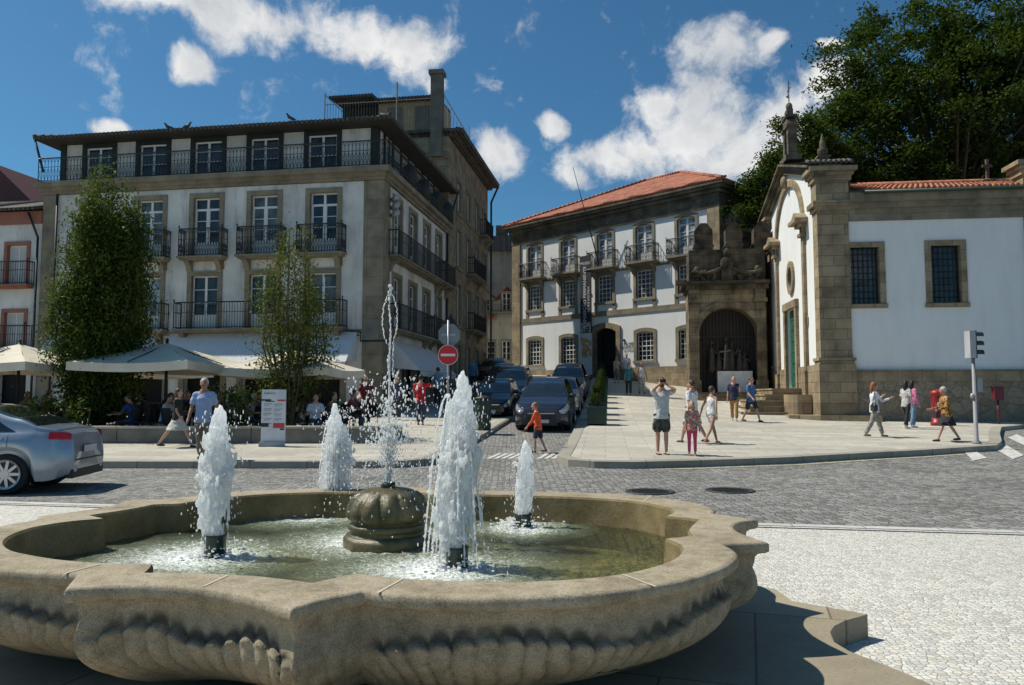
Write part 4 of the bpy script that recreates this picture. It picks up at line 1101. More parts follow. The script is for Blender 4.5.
# ================================================================ museum palace
A_M = math.atan2(-.71, .704)
mu = thing('museum_building', 'white baroque palace with granite trim and red hipped roof, beyond the sloping plaza', 'building', (6.1, 50.0, 0), A_M)
zm = lambda y: Zat(y, 50.0)
L0, L1 = -8.5, 8.45; DM = 14
mb_b = [-6.34, -3.2, 0, 3.13, 6.22]
ez = zm(207); fz = zm(228.5)
t2, b2 = zm(232), zm(268); t1, b1 = zm(275), zm(302); s1z = (zm(316), zm(311)); t0, b0 = zm(334), zm(362)
mb = MB(); mw = 1.25; gw = 1.25
H = [(b - mw / 2, b2, b + mw / 2, t2) for b in mb_b] + [(b - gw / 2, b1, b + gw / 2, t1) for b in mb_b] + [(b - gw / 2, b0, b + gw / 2, t0) for b in mb_b if b != 0]
H.append((-.92, 2.2, .92, zm(328)))
mb.wall(L0, L1, 0, fz, H, .3)
mb.wall(0, DM, 0, fz, [], .3, T=lambda a, z, d: (L1 - d, a, z)); mb.wall(0, DM, 0, fz, [], .3, T=lambda a, z, d: (L0 + d, a, z)); mb.wall(L0, L1, 0, fz, [], .3, T=lambda a, z, d: (a, DM - d, z))
mb.build('wall', M['whitewash'], mu)
mb = MB(); mb.box(L0 + .4, .5, 1, L1 - .4, DM - .4, fz - .2); mb.build('dark_interior', M['dark'], mu)
mb = MB()
for x0_, x1_ in ((L0 - .05, L0 + .75), (L1 - .75, L1 + .05)):
    mb.box(x0_, -.12, 0, x1_, .6, fz)
mb.box(L1 - .3, DM - .6, 0, L1 + .05, DM + .02, fz)
build_split(mb, 'corner_pier', M['granite'], mu)
mb = MB()
mb.box(L0 - .08, -.14, fz + .001, L1 + .08, DM + .1, fz + .30); mb.box(L0 - .03, -.09, fz + .30, L1 + .03, DM + .05, ez - .62); mb.box(L0 - .2, -.28, ez - .62, L1 + .2, DM + .2, ez - .40); mb.box(L0 - .4, -.42, ez - .40, L1 + .4, DM + .4, ez - .18)
for k in range(40): x = lerp(L0 + .2, L1 - .2, k / 39); mb.box(x - .05, -.13, fz + .42, x + .05, -.09, fz + .52)
mb.build('cornice', M['granite_dark'], mu)
hip_roof('roof', mu, L0, 0, L1, DM, ez, 3.5, .6, [M['tile_red'], M['tile_red_y']], .2, eave='granite_dark')
mb = MB()
mb.box(L0 + .75, -.06, s1z[0], L1 - .75, .01, s1z[1]); mb.box(L0 + .75, -.06, b2 - .34, L1 - .75, .01, b2 - .14)
for b in mb_b:
    for s in (-1, 1): mb.box(b + s * .75 - .12, -.05, s1z[1] + .002, b + s * .75 + .12, .01, b1 - .18)
    for s in (-1, 1): mb.box(b + s * .72 - .12, -.05, t2 + .24, b + s * .72 + .12, .01, fz)
mb.build('string_course', M['granite_trim'], mu)
mb = MB(); mb.box(L0 + .75, -.07, 1.0, -1.32, .01, 3.35); mb.box(1.32, -.07, 1.0, L1 - .75, .01, 3.35); build_split(mb, 'plinth', M['granite'], mu)
for b in mb_b:
    window(mu, FT, b, b2, mw, t2 - b2, 'french', rise=.12, sur=.19, gm='curtain'); balcony(mu, FT, b, b2, 2.15, .55, 1.05, slab=.2, smat='granite_trim')
    window(mu, FT, b, b1, gw, t1 - b1, 'grid', rise=.10, sur=.2, gm='curtain2')
    if b: window(mu, FT, b, b0, gw, t0 - b0, 'grid', rise=.14, sur=.22)
# entrance arch
mb = MB(); dh = zm(328) - 2.3
mb.ring(arc_top(1.84, dh, .28), arc_top(1.84, dh, .28, .34), -.1, .3); mb.build('door_surround', M['granite'], mu, (0, 0, 2.3))
mb = MB(); mb.box(-.91, .26, 2.3, -.55, .31, 2.3 + dh); mb.box(.55, .26, 2.3, .91, .31, 2.3 + dh); d = mb.build('door', M['darkwood'], mu)
mb = MB(); mb.box(-1.6, -.5, 2.2, 1.6, .1, 2.62); mb.build('door_step', M['granite'], mu)
# lettering beside the door, banner, flagpole
def text(s, parent, loc, rot, size, mat, name='lettering', align='CENTER', ext=.004, sx=1):
    cu = bpy.data.curves.new(name, 'FONT'); cu.body = s; cu.size = size; cu.align_x = align; cu.align_y = 'CENTER'; cu.extrude = ext; cu.resolution_u = 2
    o = bpy.data.objects.new(name, cu); C.objects.link(o)
    me = bpy.data.meshes.new_from_object(o.evaluated_get(bpy.context.evaluated_depsgraph_get())); bpy.data.objects.remove(o)
    me.materials.clear(); me.materials.append(mat); q = bpy.data.objects.new(name, me); C.objects.link(q); q.location = loc; q.rotation_euler = rot; q.scale = (sx, 1, 1); q.parent = parent; return q
txt = plain('dark_letters', (.06, .06, .06), .6); txtw = plain('white_letters', (.7, .7, .7), .6); brass = plain('brass_letters', (.28, .24, .12), .5)
text('MUSEU', mu, (1.95, -.02, zm(345.5)), (R90, 0, 0), .30, txt); text('ARQUEOLÓGICO', mu, (1.95, -.02, zm(348.6)), (R90, 0, 0), .26, txt); text('ENTRADA', mu, (2.0, -.02, zm(352)), (R90, 0, 0), .22, brass)
mb = MB(); mb.box(1.12 + .35, -.06, zm(342.5), 1.12 + .47, 0, zm(340.5)); mb.build('doorbell', M['iron'], mu)
bn = thing('banner', 'tall narrow black and white vertical banner on a post by the museum door', 'banner', (4.92, 50.4, g(4.9, 50.4) + .1), A_M)
bz = lambda y: Zat(y, 50.9) - (g(4, 50.9) + .1)
bc = plain('banner_black', (.02, .02, .022), .7); bwht = plain('banner_white', (.60, .60, .58), .7); bor = plain('banner_ochre', (.45, .27, .10), .7, var=.5, scale=8); bgr = pattern('banner_greys', (.05, .05, .05), [(.3, .3, .3), (.5, .48, .45), (.1, .1, .1)], 9)
bx0, bx1 = -.52, .42
mb = MB(); mb.box(bx0, -.02, bz(333), bx1, .02, bz(257)); f = mb.build('black_panel', bc, bn)
mb = MB(); mb.box(bx0, -.022, bz(374.5), bx1, .022, bz(333) - .002)
mb.build('white_panel', bwht, bn)
mb = MB()
for k in range(26):
    x, z = rnd.uniform(bx0 + .15, bx1 - .1), rnd.uniform(bz(355), bz(338)); a = rnd.random() * 3; r1, r2 = rnd.uniform(.1, .26), rnd.uniform(.06, .14)
    mb.poly([(max(bx0, min(bx1, x + r1 * math.cos(t) * math.cos(a) - r2 * math.sin(t) * math.sin(a))), -.026 - k * .0003, z + r1 * math.cos(t) * math.sin(a) + r2 * math.sin(t) * math.cos(a)) for t in [2 * PI * i / 9 for i in range(9)]])
mb.build('printed_picture', bor, bn)
mb = MB(); mb.box(bx0 + .05, -.024, bz(333) + .05, bx1 - .05, -.0205, bz(322)); mb.build('printed_figure', bgr, bn)
mb = MB(); mb.bar((-.05, .06, 0), (-.05, .06, bz(256)), .05, n=8); mb.bar((bx0 - .05, .03, bz(256.5)), (bx1 + .05, .03, bz(256.5)), .03); mb.build('post', M['iron'], bn)
text('MUSEU', bn, (-.05, -.028, bz(264)), (R90, 0, 0), .27, txtw); text('EXPOSIÇÃO PERMANENTE', bn, (-.12, -.028, bz(297)), (R90, -R90, 0), .34, txtw)
text('ARTE E HISTÓRIA', bn, (.2, -.028, bz(300)), (R90, -R90, 0), .22, txtw)
fp = tag(MB().bar((0, 0, 0), (-1.0, -1.35, 6.3), .045, n=8, r2=.02).build('flagpole', M['iron'], None, tuple(mu.matrix_basis @ Vector((.35, -.5, b2 + .2)) if False else (Vector((6.1, 50.0, 0)) + Matrix.Rotation(A_M, 3, 'Z') @ Vector((-.15, -.45, b2 + .3)))), A_M), 'bare dark flagpole leaning out over the museum entrance balcony', 'flagpole')

# ================================================================ stone portal with the niche
po = thing('stone_portal', 'weathered granite portal with arched niche, carved frieze and three pointed merlons', 'portal', (10.05, 39.0, 0), math.radians(-9))
pz = lambda y: Zat(y, 39.0); PX = lambda px: (px - 512) / F * 39.0 - 10.05
gw_ = 1.1
mb = MB(); zc_ = pz(352 - 0); cr = 1.46; acx = PX(728.5); zs_ = pz(336); base = pz(392)
xl, xr = PX(690), PX(765.5)
# front face with arch: polygon strips
zt_ = pz(290)
def arch_wall(mb, xl, xr, z0, z1, cx, r, zs, y0, y1):
    n = 20; A = [(cx - r, z0)] + [(cx - r * math.cos(PI * k / n), zs + r * math.sin(PI * k / n)) for k in range(n + 1)] + [(cx + r, z0)]
    mb.poly([(xl, y0, z0), (cx - r, y0, z0), (cx - r, y0, zs), (xl, y0, zs)]); mb.poly([(cx + r, y0, z0), (xr, y0, z0), (xr, y0, zs), (cx + r, y0, zs)])
    top = [(lerp(xl, xr, k / n), z1) for k in range(n + 1)]
    for k in range(n):
        a, b = A[1 + k], A[2 + k]; mb.quad((a[0], y0, a[1]), (b[0], y0, b[1]), (top[k + 1][0], y0, z1), (top[k][0], y0, z1))
    mb.quad((xl, y0, zs), (cx - r, y0, zs), (top[0][0], y0, z1), (top[0][0], y0, z1)); mb.quad((cx + r, y0, zs), (xr, y0, zs), (xr, y0, z1), (xr, y0, z1))
    for k in range(len(A) - 1):
        a, b = A[k], A[k + 1]; mb.quad((a[0], y0, a[1]), (b[0], y0, b[1]), (b[0], y1, b[1]), (a[0], y1, a[1]))
arch_wall(mb, xl, xr, .5, zt_, acx, cr, zs_, 0, 1.1)
mb.quad((xl, 0, .5), (xl, 2.2, .5), (xl, 2.2, zt_), (xl, 0, zt_)); mb.quad((xr, 0, .5), (xr, 2.2, .5), (xr, 2.2, zt_), (xr, 0, zt_)); mb.quad((xl, 2.2, .5), (xr, 2.2, .5), (xr, 2.2, zt_), (xl, 2.2, zt_)); mb.quad((xl, 0, zt_), (xr, 0, zt_), (xr, 2.2, zt_), (xl, 2.2, zt_))
mb.build('wall', M['portal'], po)
mb = MB()
n = 24; A = [(acx - (cr) * math.cos(PI * k / n), zs_ + cr * math.sin(PI * k / n)) for k in range(n + 1)]; B = [(acx - (cr + .34) * math.cos(PI * k / n), zs_ + (cr + .34) * math.sin(PI * k / n)) for k in range(n + 1)]
mb.ring(A, B, -.08, .02); mb.build('archivolt', M['portal'], po)
for x in (xl + .28, xr - .28):
    mb = MB(); mb.box(x - .30, -.14, .5, x + .30, -.002, base + .6); mb.box(x - .22, -.10, base + .6, x + .22, -.003, pz(303)); mb.box(x - .32, -.2, pz(303), x + .32, -.004, pz(299)); mb.box(x - .26, -.14, pz(299), x + .26, -.003, zt_)
    mb.build('pilaster', M['portal'], po)
mb = MB(); mb.box(acx - cr - .3, -.05, zs_ - .12, acx - cr + .04, .3, zs_ + .06); mb.box(acx + cr - .04, -.05, zs_ - .12, acx + cr + .3, .3, zs_ + .06); mb.build('impost', M['portal'], po)
mb = MB(); mb.box(xl - .12, -.22, zt_ + .001, xr + .12, 2.2, zt_ + .25); mb.box(xl - .3, -.42, zt_ + .25, xr + .15, 2.25, zt_ + .42)
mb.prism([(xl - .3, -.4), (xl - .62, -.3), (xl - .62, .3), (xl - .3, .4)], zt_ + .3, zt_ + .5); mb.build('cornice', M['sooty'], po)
mt = pz(250); mb = MB(); mb.box(xl + .05, -.05, zt_ + .42, xr - .02, 2.0, mt)
mer = [(PX(697), PX(715)), (PX(727.5), PX(744)), (PX(755), PX(771))]
for a, b_ in mer:
    mb.prism([(a, mt), (b_, mt), (b_, pz(230)), ((a + b_) / 2 + .15, pz(223)), ((a + b_) / 2 - .15, pz(223)), (a, pz(230))], 0.0, .8, T=lambda p, q, c: (p, c, q + .002))
    mb.box(a - .05, -.06, mt + .18, b_ + .05, .86, mt + .28)
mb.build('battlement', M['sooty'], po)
mb = MB(); R = random.Random(3)  # carved crest and broken scrolls
cx = (xl + xr) / 2
mb.box(cx - .28, -.22, zt_ + .45, cx + .28, -.05, zt_ + 1.15); mb.ell((cx, -.2, zt_ + 1.3), (.34, .16, .38), 12); mb.ell((cx, -.2, zt_ + 1.85), (.16, .14, .26), 10); mb.ell((cx, -.18, zt_ + 2.25), (.09, .09, .2), 8)
for s in (-1, 1):
    pts = [(cx + s * (.35 + .32 * k), -.16, zt_ + 1.05 - .05 * k - .12 * math.sin(k * .9)) for k in range(5)]; mb.tube(pts, [.1, .12, .1, .09, .13], 8)
    for k in range(16): mb.ell((cx + s * R.uniform(.3, 1.6), -.12, zt_ + R.uniform(.5, .95)), (R.uniform(.06, .15), .1, R.uniform(.06, .14)), 8)
    mb.ell((cx + s * 1.5, -.1, zt_ + 1.0), (.16, .14, .22), 8)
mb.build('carved_crest', M['sooty'], po)
mb = MB(); mb.box(acx - cr + .003, 1.0, 1.2, acx + cr - .003, 1.08, zs_ + cr - .03)
k = acx - cr + .1
while k < acx + cr: mb.bar((k, .98, 1.5), (k, .98, zs_ + math.sqrt(max(0, cr * cr - (k - acx) ** 2)) - .05), .015); k += .17
mb.box(acx - cr + .02, .88, zs_ - .05, acx + cr - .02, .995, zs_ + .06)
mb.build('niche_screen', plain('dark_brown_wood', (.030, .022, .018), .7), po)
mb = MB(); mb.box(acx - cr - .5, -.55, .5, acx + cr + .6, 0.9, base - .02); mb.box(acx - cr - .7, -.85, .4, acx + cr + .8, -.553, base - .3); mb.build('threshold', M['portal'], po)
alt = MB(); alt.box(PX(718), .35, base, PX(752), .9, pz(371)); alt.build('altar_front', plain('white_altar', (.62, .63, .64), .7), po)
mb = MB(); R = random.Random(5)
for x, h in ((-.78, 1.55), (-.42, 1.0), (-.05, 1.75), (.22, 1.45), (.62, 1.1), (.88, .9)):
    z = pz(371); mb.tube([(acx + x, .72, z + .1), (acx + x, .72, z + h * .5), (acx + x, .72, z + h * .8)], [.2, .15, .09], 10); mb.ell((acx + x, .7, z + h * .95), (.09, .1, .12), 8); mb.tube([(acx + x, .7, z + h * .75), (acx + x + .22, .6, z + h * .6), (acx + x + .3, .55, z + h * .85)], [.06, .05, .04], 6)
mb.build('carved_figures', plain('dim_polychrome', (.055, .045, .035), .7, var=.6, scale=5), po)
mb = MB(); mb.bar((acx - .18, .5, pz(371) + .1), (acx - .1, .5, pz(371) + 1.35), .035); mb.bar((acx - .4, .5, pz(371) + 1.0), (acx + .15, .5, pz(371) + 1.06), .035); mb.build('cross', plain('pale_cross', (.25, .24, .21), .6), po)
# the dark buttress wall that joins the portal to the chapel
bt = thing('buttress_wall', 'narrow dark stone wall in the shade linking the portal with the chapel', 'wall', (12.2, 40.4, 0), math.radians(-9))
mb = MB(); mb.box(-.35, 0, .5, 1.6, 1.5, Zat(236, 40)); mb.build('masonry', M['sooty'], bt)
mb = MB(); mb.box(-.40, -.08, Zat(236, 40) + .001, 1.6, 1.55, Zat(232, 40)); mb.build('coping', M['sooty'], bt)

# ================================================================ chapel
A_C = math.radians(-6.84)
ch = thing('chapel', 'white chapel with granite pilasters, green door, oval window and red tile roof', 'chapel', (12.27, 30.5, 0), A_C)
cz = lambda y: Zat(y, 30.6); CW, CD = 14.0, 9.3
pw = 1.2
z_pl = cz(370); z_wt = cz(223); z_we = cz(196); z_cap0, z_cap1 = cz(199), cz(171)
# long side wall facing the street
wins = [(1.78, 1.12), (4.82, 1.12)]; wz0, wz1 = cz(305), cz(249)
mb = MB(); mb.wall(pw - .05, CW, z_pl - .02, z_wt + .05, [(x - w / 2, wz0, x + w / 2, wz1) for x, w in wins] + [(11.6 - .53, wz0, 11.6 + .53, wz1)], .35)
mb.quad((CW, 0, 0), (CW, CD, 0), (CW, CD, z_we), (CW, 0, z_we)); mb.build('side_wall', M['whitewash'], ch)
mb = MB(); mb.box(pw, -.10, -.3, CW + .1, .3, z_pl - .45); mb.build('rubble_base', M['rubble'], ch)
mb = MB(); mb.box(pw, -.14, z_pl - .45 + .002, CW + .12, .3, z_pl); mb.build('plinth', M['granite'], ch)
mb = MB(); mb.box(pw, -.08, z_wt, CW + .08, .3, z_wt + .5); mb.box(pw, -.2, z_wt + .5, CW + .2, .3, z_wt + .72); mb.box(pw, -.36, z_wt + .72, CW + .3, .3, z_we); mb.build('cornice', M['granite_trim'], ch)
for x in (wins[0][0], wins[1][0], 11.6): window(ch, FT, x, wz0, 1.10, wz1 - wz0, 'iron_grid', sur=.22, y=.2, smat='granite', proud=.06)
# pilasters
def pilaster(x0, x1, y0, y1):
    mb = MB(); zb = cz(358) if x0 < 3 else cz(358)
    mb.box(x0 - .1, y0 - .1, -.3, x1 + .1, y1 + .1, zb - .25); mb.box(x0 - .06, y0 - .06, zb - .25 + .001, x1 + .06, y1 + .06, zb - .12); mb.box(x0 - .11, y0 - .11, zb - .12 + .001, x1 + .11, y1 + .11, zb)
    mb.box(x0, y0, zb + .001, x1, y1, cz(212)); mb.box(x0 - .08, y0 - .08, cz(212) + .001, x1 + .08, y1 + .08, cz(208)); mb.box(x0 - .18, y0 - .18, cz(208) + .001, x1 + .18, y1 + .18, cz(203)); mb.box(x0 - .03, y0 - .03, cz(203) + .001, x1 + .03, y1 + .03, cz(183))
    mb.box(x0 - .12, y0 - .12, cz(183) + .001, x1 + .12, y1 + .12, cz(178)); mb.box(x0 - .2, y0 - .2, cz(178) + .001, x1 + .2, y1 + .2, cz(174)); mb.box(x0 - .32, y0 - .32, cz(174) + .001, x1 + .32, y1 + .32, cz(170))
    return mb.build('pilaster', M['granite'], ch)
pilaster(-.02, pw - .02, -.12, .55); pilaster(7.75, 9.05, -.12, .5); pilaster(-.02, .6, CD - .75, CD + .02)
# gabled front facing down the plaza (its wall is the plane x = 0)
gz_e = cz(176); gp = gz_e + 1.5; yc = CD / 2
TF = lambda a, z, d: (d, a, z)
dy0, dy1 = 3.55, 5.35; dz0, dz1 = g(13, 34) + 1.1, Zat(310, 35.2)
mb = MB(); mb.wall(0, CD, -.3, gz_e - .05, [(dy0, dz0, dy1, dz1)], .12, T=TF)
mb.poly([(0, 0, gz_e - .05), (0, CD, gz_e - .05), (0, yc, gp - .15)]); mb.build('front_wall', M['whitewash'], ch)
mb = MB(); mb.box(-.10, .4, -.3, .02, dy0 - .35, dz0 + .9); mb.box(-.10, dy1 + .35, -.3, .02, CD - .6, dz0 + .9); build_split(mb, 'front_plinth', M['granite'], ch)
# raking cornice slabs
for s in (0, 1):
    mb = MB(); ye, yp = (-.35, yc) if s == 0 else (CD + .35, yc)
    for o1, o2, h0, h1 in ((-.42, .9, .28, .38), (-.3, .6, .12, .279), (-.16, .3, -.12, .119)):
        a = [(ye, gz_e + h0 - .05), (yp, gp + h0), (yp, gp + h1), (ye, gz_e + h1 - .05)]; mb.prism(a, o1, o2, T=lambda p, q, c: (c, p, q))
    mb.build('raking_cornice', M['granite_dark'], ch)
mb = MB()
mb.quad((-.4, -.35, gz_e + .42), (1.5, -.35, gz_e + .42), (1.5, yc, gp + .42), (-.4, yc, gp + .42)); mb.quad((-.4, yc, gp + .42), (1.5, yc, gp + .42), (1.5, CD + .35, gz_e + .42), (-.4, CD + .35, gz_e + .42))
tile_row(mb, (-.4, -.4, gz_e + .42), (1.4, -.4, gz_e + .42), (0, -1, 0), L=.5, rise=.2)
mb.build('front_roof', M['tile_dark'], ch)
mb = MB(); mb.box(1.2, .4, z_we - .2, 1.45, CD, gz_e + .38); mb.prism([(.0, gz_e + .38), (CD, gz_e + .38), (yc, gp + .38)], 1.2, 1.45, T=lambda p, q, c: (c, p, q)); mb.build('gable_back', M['granite_dark'], ch)
# blind arch moulding on the front with its two brackets, oval window, door
mb = MB(); ay0, ay1 = 2.05, 6.9; ar = (ay1 - ay0) / 2; am = (ay0 + ay1) / 2; asz = Zat(238, 35); n = 24
A = [(am - ar * math.cos(PI * k / n), asz + ar * .95 * math.sin(PI * k / n)) for k in range(n + 1)]; B = [(am - (ar + .3) * math.cos(PI * k / n), asz + (ar * .95 + .3) * math.sin(PI * k / n)) for k in range(n + 1)]
tmp = MB().ring(A, B, -.12, .02); mb.v = [(y, x, z) for x, y, z in tmp.v]; mb.f = tmp.f; mb.m = tmp.m; mb.sm = tmp.sm
for y in (ay0 - .15, ay1 + .15):
    mb.box(-.13, y - .17, dz0, .01, y + .17, asz - .5); mb.box(-.22, y - .28, dz0 - .6, .01, y + .28, dz0 + .7)
    mb.box(-.26, y - .26, asz - .5, .01, y + .26, asz - .36); mb.box(-.17, y - .2, asz - .36, .01, y + .2, asz - .1); mb.box(-.34, y - .36, asz - .1, .01, y + .36, asz + .06); mb.box(-.55, y - .62, asz + .06, .01, y + .62, asz + .22)
    mb.prism([(y - .6, asz + .221), (y + .6, asz + .221), (y, asz + .55)], -.45, .01, T=lambda p, q, c: (c, p, q))
mb.ell((-.22, am, asz + ar * .95 + .28), (.16, .2, .3), 10)
mb.build('arch_moulding', M['granite'], ch)
oz = Zat(279, 35.2); oy = am - .1
mb = MB(); n = 24
for k in range(n):
    t, u = 2 * PI * k / n, 2 * PI * (k + 1) / n
    P = lambda r1, r2, a, x: (x, oy + r1 * math.cos(a), oz + r2 * math.sin(a))
    mb.quad(P(.36, .5, t, -.1), P(.36, .5, u, -.1), P(.62, .78, u, -.1), P(.62, .78, t, -.1)); mb.quad(P(.62, .78, t, -.1), P(.62, .78, u, -.1), P(.62, .78, u, .01), P(.62, .78, t, .01)); mb.quad(P(.36, .5, t, -.1), P(.36, .5, u, -.1), P(.36, .5, u, .01), P(.36, .5, t, .01))
ow = mb.build('oval_window', M['granite'], ch)
MB().poly([(-.02, oy + .37 * math.cos(2 * PI * k / n), oz + .51 * math.sin(2 * PI * k / n)) for k in range(n)]).build('pane', M['glass'], ow)
mb = MB(); mb.box(-.14, dy0 - .3, dz0 - .4, .45, dy0 - .003, dz1 + .0); mb.box(-.14, dy1 + .003, dz0 - .4, .45, dy1 + .3, dz1); mb.box(-.16, dy0 - .34, dz1 + .002, .4, dy1 + .34, dz1 + .34); mb.build('door_surround', M['granite'], ch)
mb = MB(); mb.box(.12, dy0, dz0, .18, dy1, dz1)
for a in (dy0 + .08, (dy0 + dy1) / 2 + .04):
    k = dz0 + .15
    while k < dz1 - .4: mb.box(.095, a, k, .119, a + .78, k + .42); k += .5
mb.build('door', M['greenwood'], ch)
mb = MB(); mb.prism([(1.6, .25), (1.95, .45), (1.95, .0), (1.6 + .17, -.3), (1.6, 0)], -.05, -.002, T=lambda p, q, c: (c, p, q + Zat(324, 32.5))); mb.build('shield_plaque', M['concrete'], ch)
# nave roof
mb = MB(); rz0 = z_we + .02; ry = 4.2; RH = 1.35; rs_ = RH / 4.65
x = pw + .25
mb.quad((1.6, -.45, rz0), (CW + .4, -.45, rz0), (CW + .4, ry, rz0 + RH), (1.6, ry, rz0 + RH)); mb.quad((1.6, ry, rz0 + RH), (CW + .4, ry, rz0 + RH), (CW + .4, CD, rz0), (1.6, CD, rz0))
x = 1.85
while x < CW + .3:
    dx = rnd.uniform(-.012, .012)
    for k in range(9):
        ya, yb = -.5 + k * .52, -.5 + (k + 1) * .52; za = rz0 + .03 + (ya + .45) * rs_; mb.bar((x + dx, ya, za + .015), (x, yb + .05, za + .52 * rs_), .085, 0, n=8, r2=.065, sm=True)
    x += .205
mb.bar((1.6, ry, rz0 + RH + .08), (CW + .4, ry, rz0 + RH + .08), .14, n=8)
nr = mb.build('nave_roof', M['tile_old'], ch)
mb = MB(); mb.box(pw, -.42, z_we + .001, CW + .35, -.30, z_we + .03); mb.bar((1.7, -.52, z_we - .05), (CW + .4, -.52, z_we - .05), .07, n=8); mb.build('gutter', plain('green_gutter', (.02, .045, .035), .5), nr)
# pinnacles, cross, bell gable
def pinnacle(x, y, z, s=1):
    mb = MB(); mb.box(-.36, -.36, 0, .36, .36, .12); mb.box(-.27, -.27, .12, .27, .27, .62); mb.box(-.34, -.34, .62, .34, .34, .72)
    mb.lathe([(.12, .72), (.2, .82), (.27, .98), (.25, 1.12), (.12, 1.22), (.16, 1.3), (.13, 1.5), (.05, 1.85), (.001, 2.0)], n=14)
    o = mb.build('pinnacle', M['granite_dark'], ch, (x, y, z)); o.scale = (s, s, s); return o
pinnacle(.35, .2, cz(170), .78); pinnacle(8.4, .2, cz(170) - .25, .8)
mb = MB(); mb.box(-.28, -.2, 0, .28, .2, .55); mb.box(-.06, -.05, .55, .06, .05, 1.5); mb.box(-.2, -.051, 1.15, .2, .051, 1.25); mb.build('roof_cross', M['granite_dark'], ch, (8.5, 4.2, rz0 + .95))
bz0 = gp + .35
mb = MB(); mb.box(-.35, -.62, 0, .35, .62, .25); mb.box(-.2, -.5, .25, .2, -.22, 1.6); mb.box(-.2, .22, .25, .2, .5, 1.6)
for k in range(8):
    a, b_ = PI * k / 8, PI * (k + 1) / 8; P = lambda r, t: (-r * math.cos(t), 1.6 + r * math.sin(t))
    q = [P(.22, a), P(.22, b_), P(.5, b_), P(.5, a)]; mb.prism(q, -.2, .2, T=lambda p, z, c: (c, p, z))
mb.box(-.28, -.6, 1.55, .28, -.2, 1.66); mb.box(-.28, .2, 1.55, .28, .6, 1.66); mb.box(-.26, -.42, 2.08, .26, .42, 2.2); mb.box(-.14, -.16, 2.2, .14, .16, 2.55); mb.ell((0, 0, 2.68), (.16, .16, .2), 10)
o = mb.build('bell_gable', M['granite_dark'], ch, (.1, yc - .2, bz0))
mb = MB(); mb.bar((0, 0, 2.8), (0, 0, 3.9), .025); mb.bar((0, -.3, 3.5), (0, .3, 3.5), .02); mb.bar((0, 0, 3.1), (.0, .3, 3.45), .02); mb.bar((0, .1, 3.2), (0, .35, 3.3), .06); mb.build('weather_vane', M['iron'], o)
mb = MB(); mb.lathe([(.2, .95), (.17, 1.05), (.13, 1.25), (.08, 1.36), (.02, 1.4)], n=14); mb.build('bell', M['castiron'], o)
# steps up to the door
st_ = thing('chapel_steps', 'broad granite steps with a rounded cheek block leading up to the green chapel door', 'steps', (12.3, 30.5, 0), A_C)
g0 = g(11, 32); nst = 5; top = dz0 - .02; hs = (top - g0) / (nst + 0)
for i in range(nst):
    mb = MB(); e = .38 * (nst - 1 - i); z1_ = g0 + hs * (i + 1)
    f_ = 1.35 + .33 * i; mb.box(-1.35 - e, f_, g0 - .5, -.15, 6.2, z1_ - .07); mb.box(-1.39 - e, f_ - .03, z1_ - .07 + .001, -.15, 6.24, z1_); o = mb.build('step', M['granite'], st_)
mb = MB(); R_ = .62; pts = [(-.16, 2.3), (-.16, .95), (-.5, .95)] + [(-.55 - .55 * math.sin(PI * k / 10), 1.62 - .67 * math.cos(PI * k / 10)) for k in range(11)] + [(-.5, 2.3)]
mb.prism(pts, g0 - .3, g0 + .98); mb.build('cheek_block', M['granite'], st_)
mb = MB(); mb.prism([(-1.25, .2), (-.2, -.4), (2.0, -.7), (2.0, -.2), (.0, .9), (-1.2, 1.2)], g0 - .3, g0 + .16); mb.build('base_stone', M['granite'], st_)

# ================================================================ houses up the street
fh = thing('far_houses', 'pale plastered house with red gabled roofs at the far end of the side street', 'building', (-3.4, 62, 0), math.radians(-6))
z_b = 3; mb = MB(); zz = Zat(300, 62)
mb.wall(-.5, 6.5, 2, zz, [(.9, 8.4, 1.6, 9.9), (2.6, 8.4, 3.3, 9.9), (2.6, 4.4, 3.3, 6.0), (1.4, 4.4, 2.0, 6.0)], .3)
mb.quad((-.5, 0, 2), (-.5, 8, 2), (-.5, 8, zz), (-.5, 0, zz)); mb.quad((6.5, 0, 2), (6.5, 8, 2), (6.5, 8, zz), (6.5, 0, zz))
mb.poly([(-.5, 0, zz), (2.1, 0, zz), (.8, 0, zz + 1.1)]); mb.poly([(2.1, .3, zz), (3.9, .3, zz), (3.0, .3, zz + .9)]); mb.build('wall', M['pale_plaster'], fh)
for x, z, h in ((1.25, 8.42, 1.46), (2.95, 8.42, 1.46), (2.95, 4.42, 1.56), (1.7, 4.42, 1.56)): window(fh, FT, x, z, .66, h, 'casement', sur=.12)
balcony(fh, FT, 2.9, 8.3, 2.2, .5, .9, orn=False)
mb = MB(); mb.quad((-.8, -.5, zz - .1), (.8, -.5, zz + 1.25), (.8, 8, zz + 1.25), (-.8, 8, zz - .1)); mb.quad((.8, -.5, zz + 1.25), (2.3, -.5, zz + .0), (2.3, 8, zz), (.8, 8, zz + 1.25))
mb.quad((2.0, -.2, zz + .02), (3.0, -.2, zz + 1.05), (3.0, 8, zz + 1.05), (2.0, 8, zz + .02)); mb.quad((3.0, -.2, zz + 1.05), (4.2, -.2, zz), (4.2, 8, zz), (3, 8, zz + 1.05)); mb.quad((-.9, -.7, zz - 1.5), (2.2, -.7, zz - 1.7), (2.2, 0, zz - 1.0), (-.9, 0, zz - .8))
mb.build('roof', M['tile_old'], fh)
f2 = thing('dark_roofed_house', 'dark roofed house with a chimney showing above the pale house up the street', 'building', (-2.6, 74, 0), 0)
mb = MB(); mb.box(-4, 0, 2, 9, 9, 15.6); mb.build('wall', M['old_plaster'], f2); 
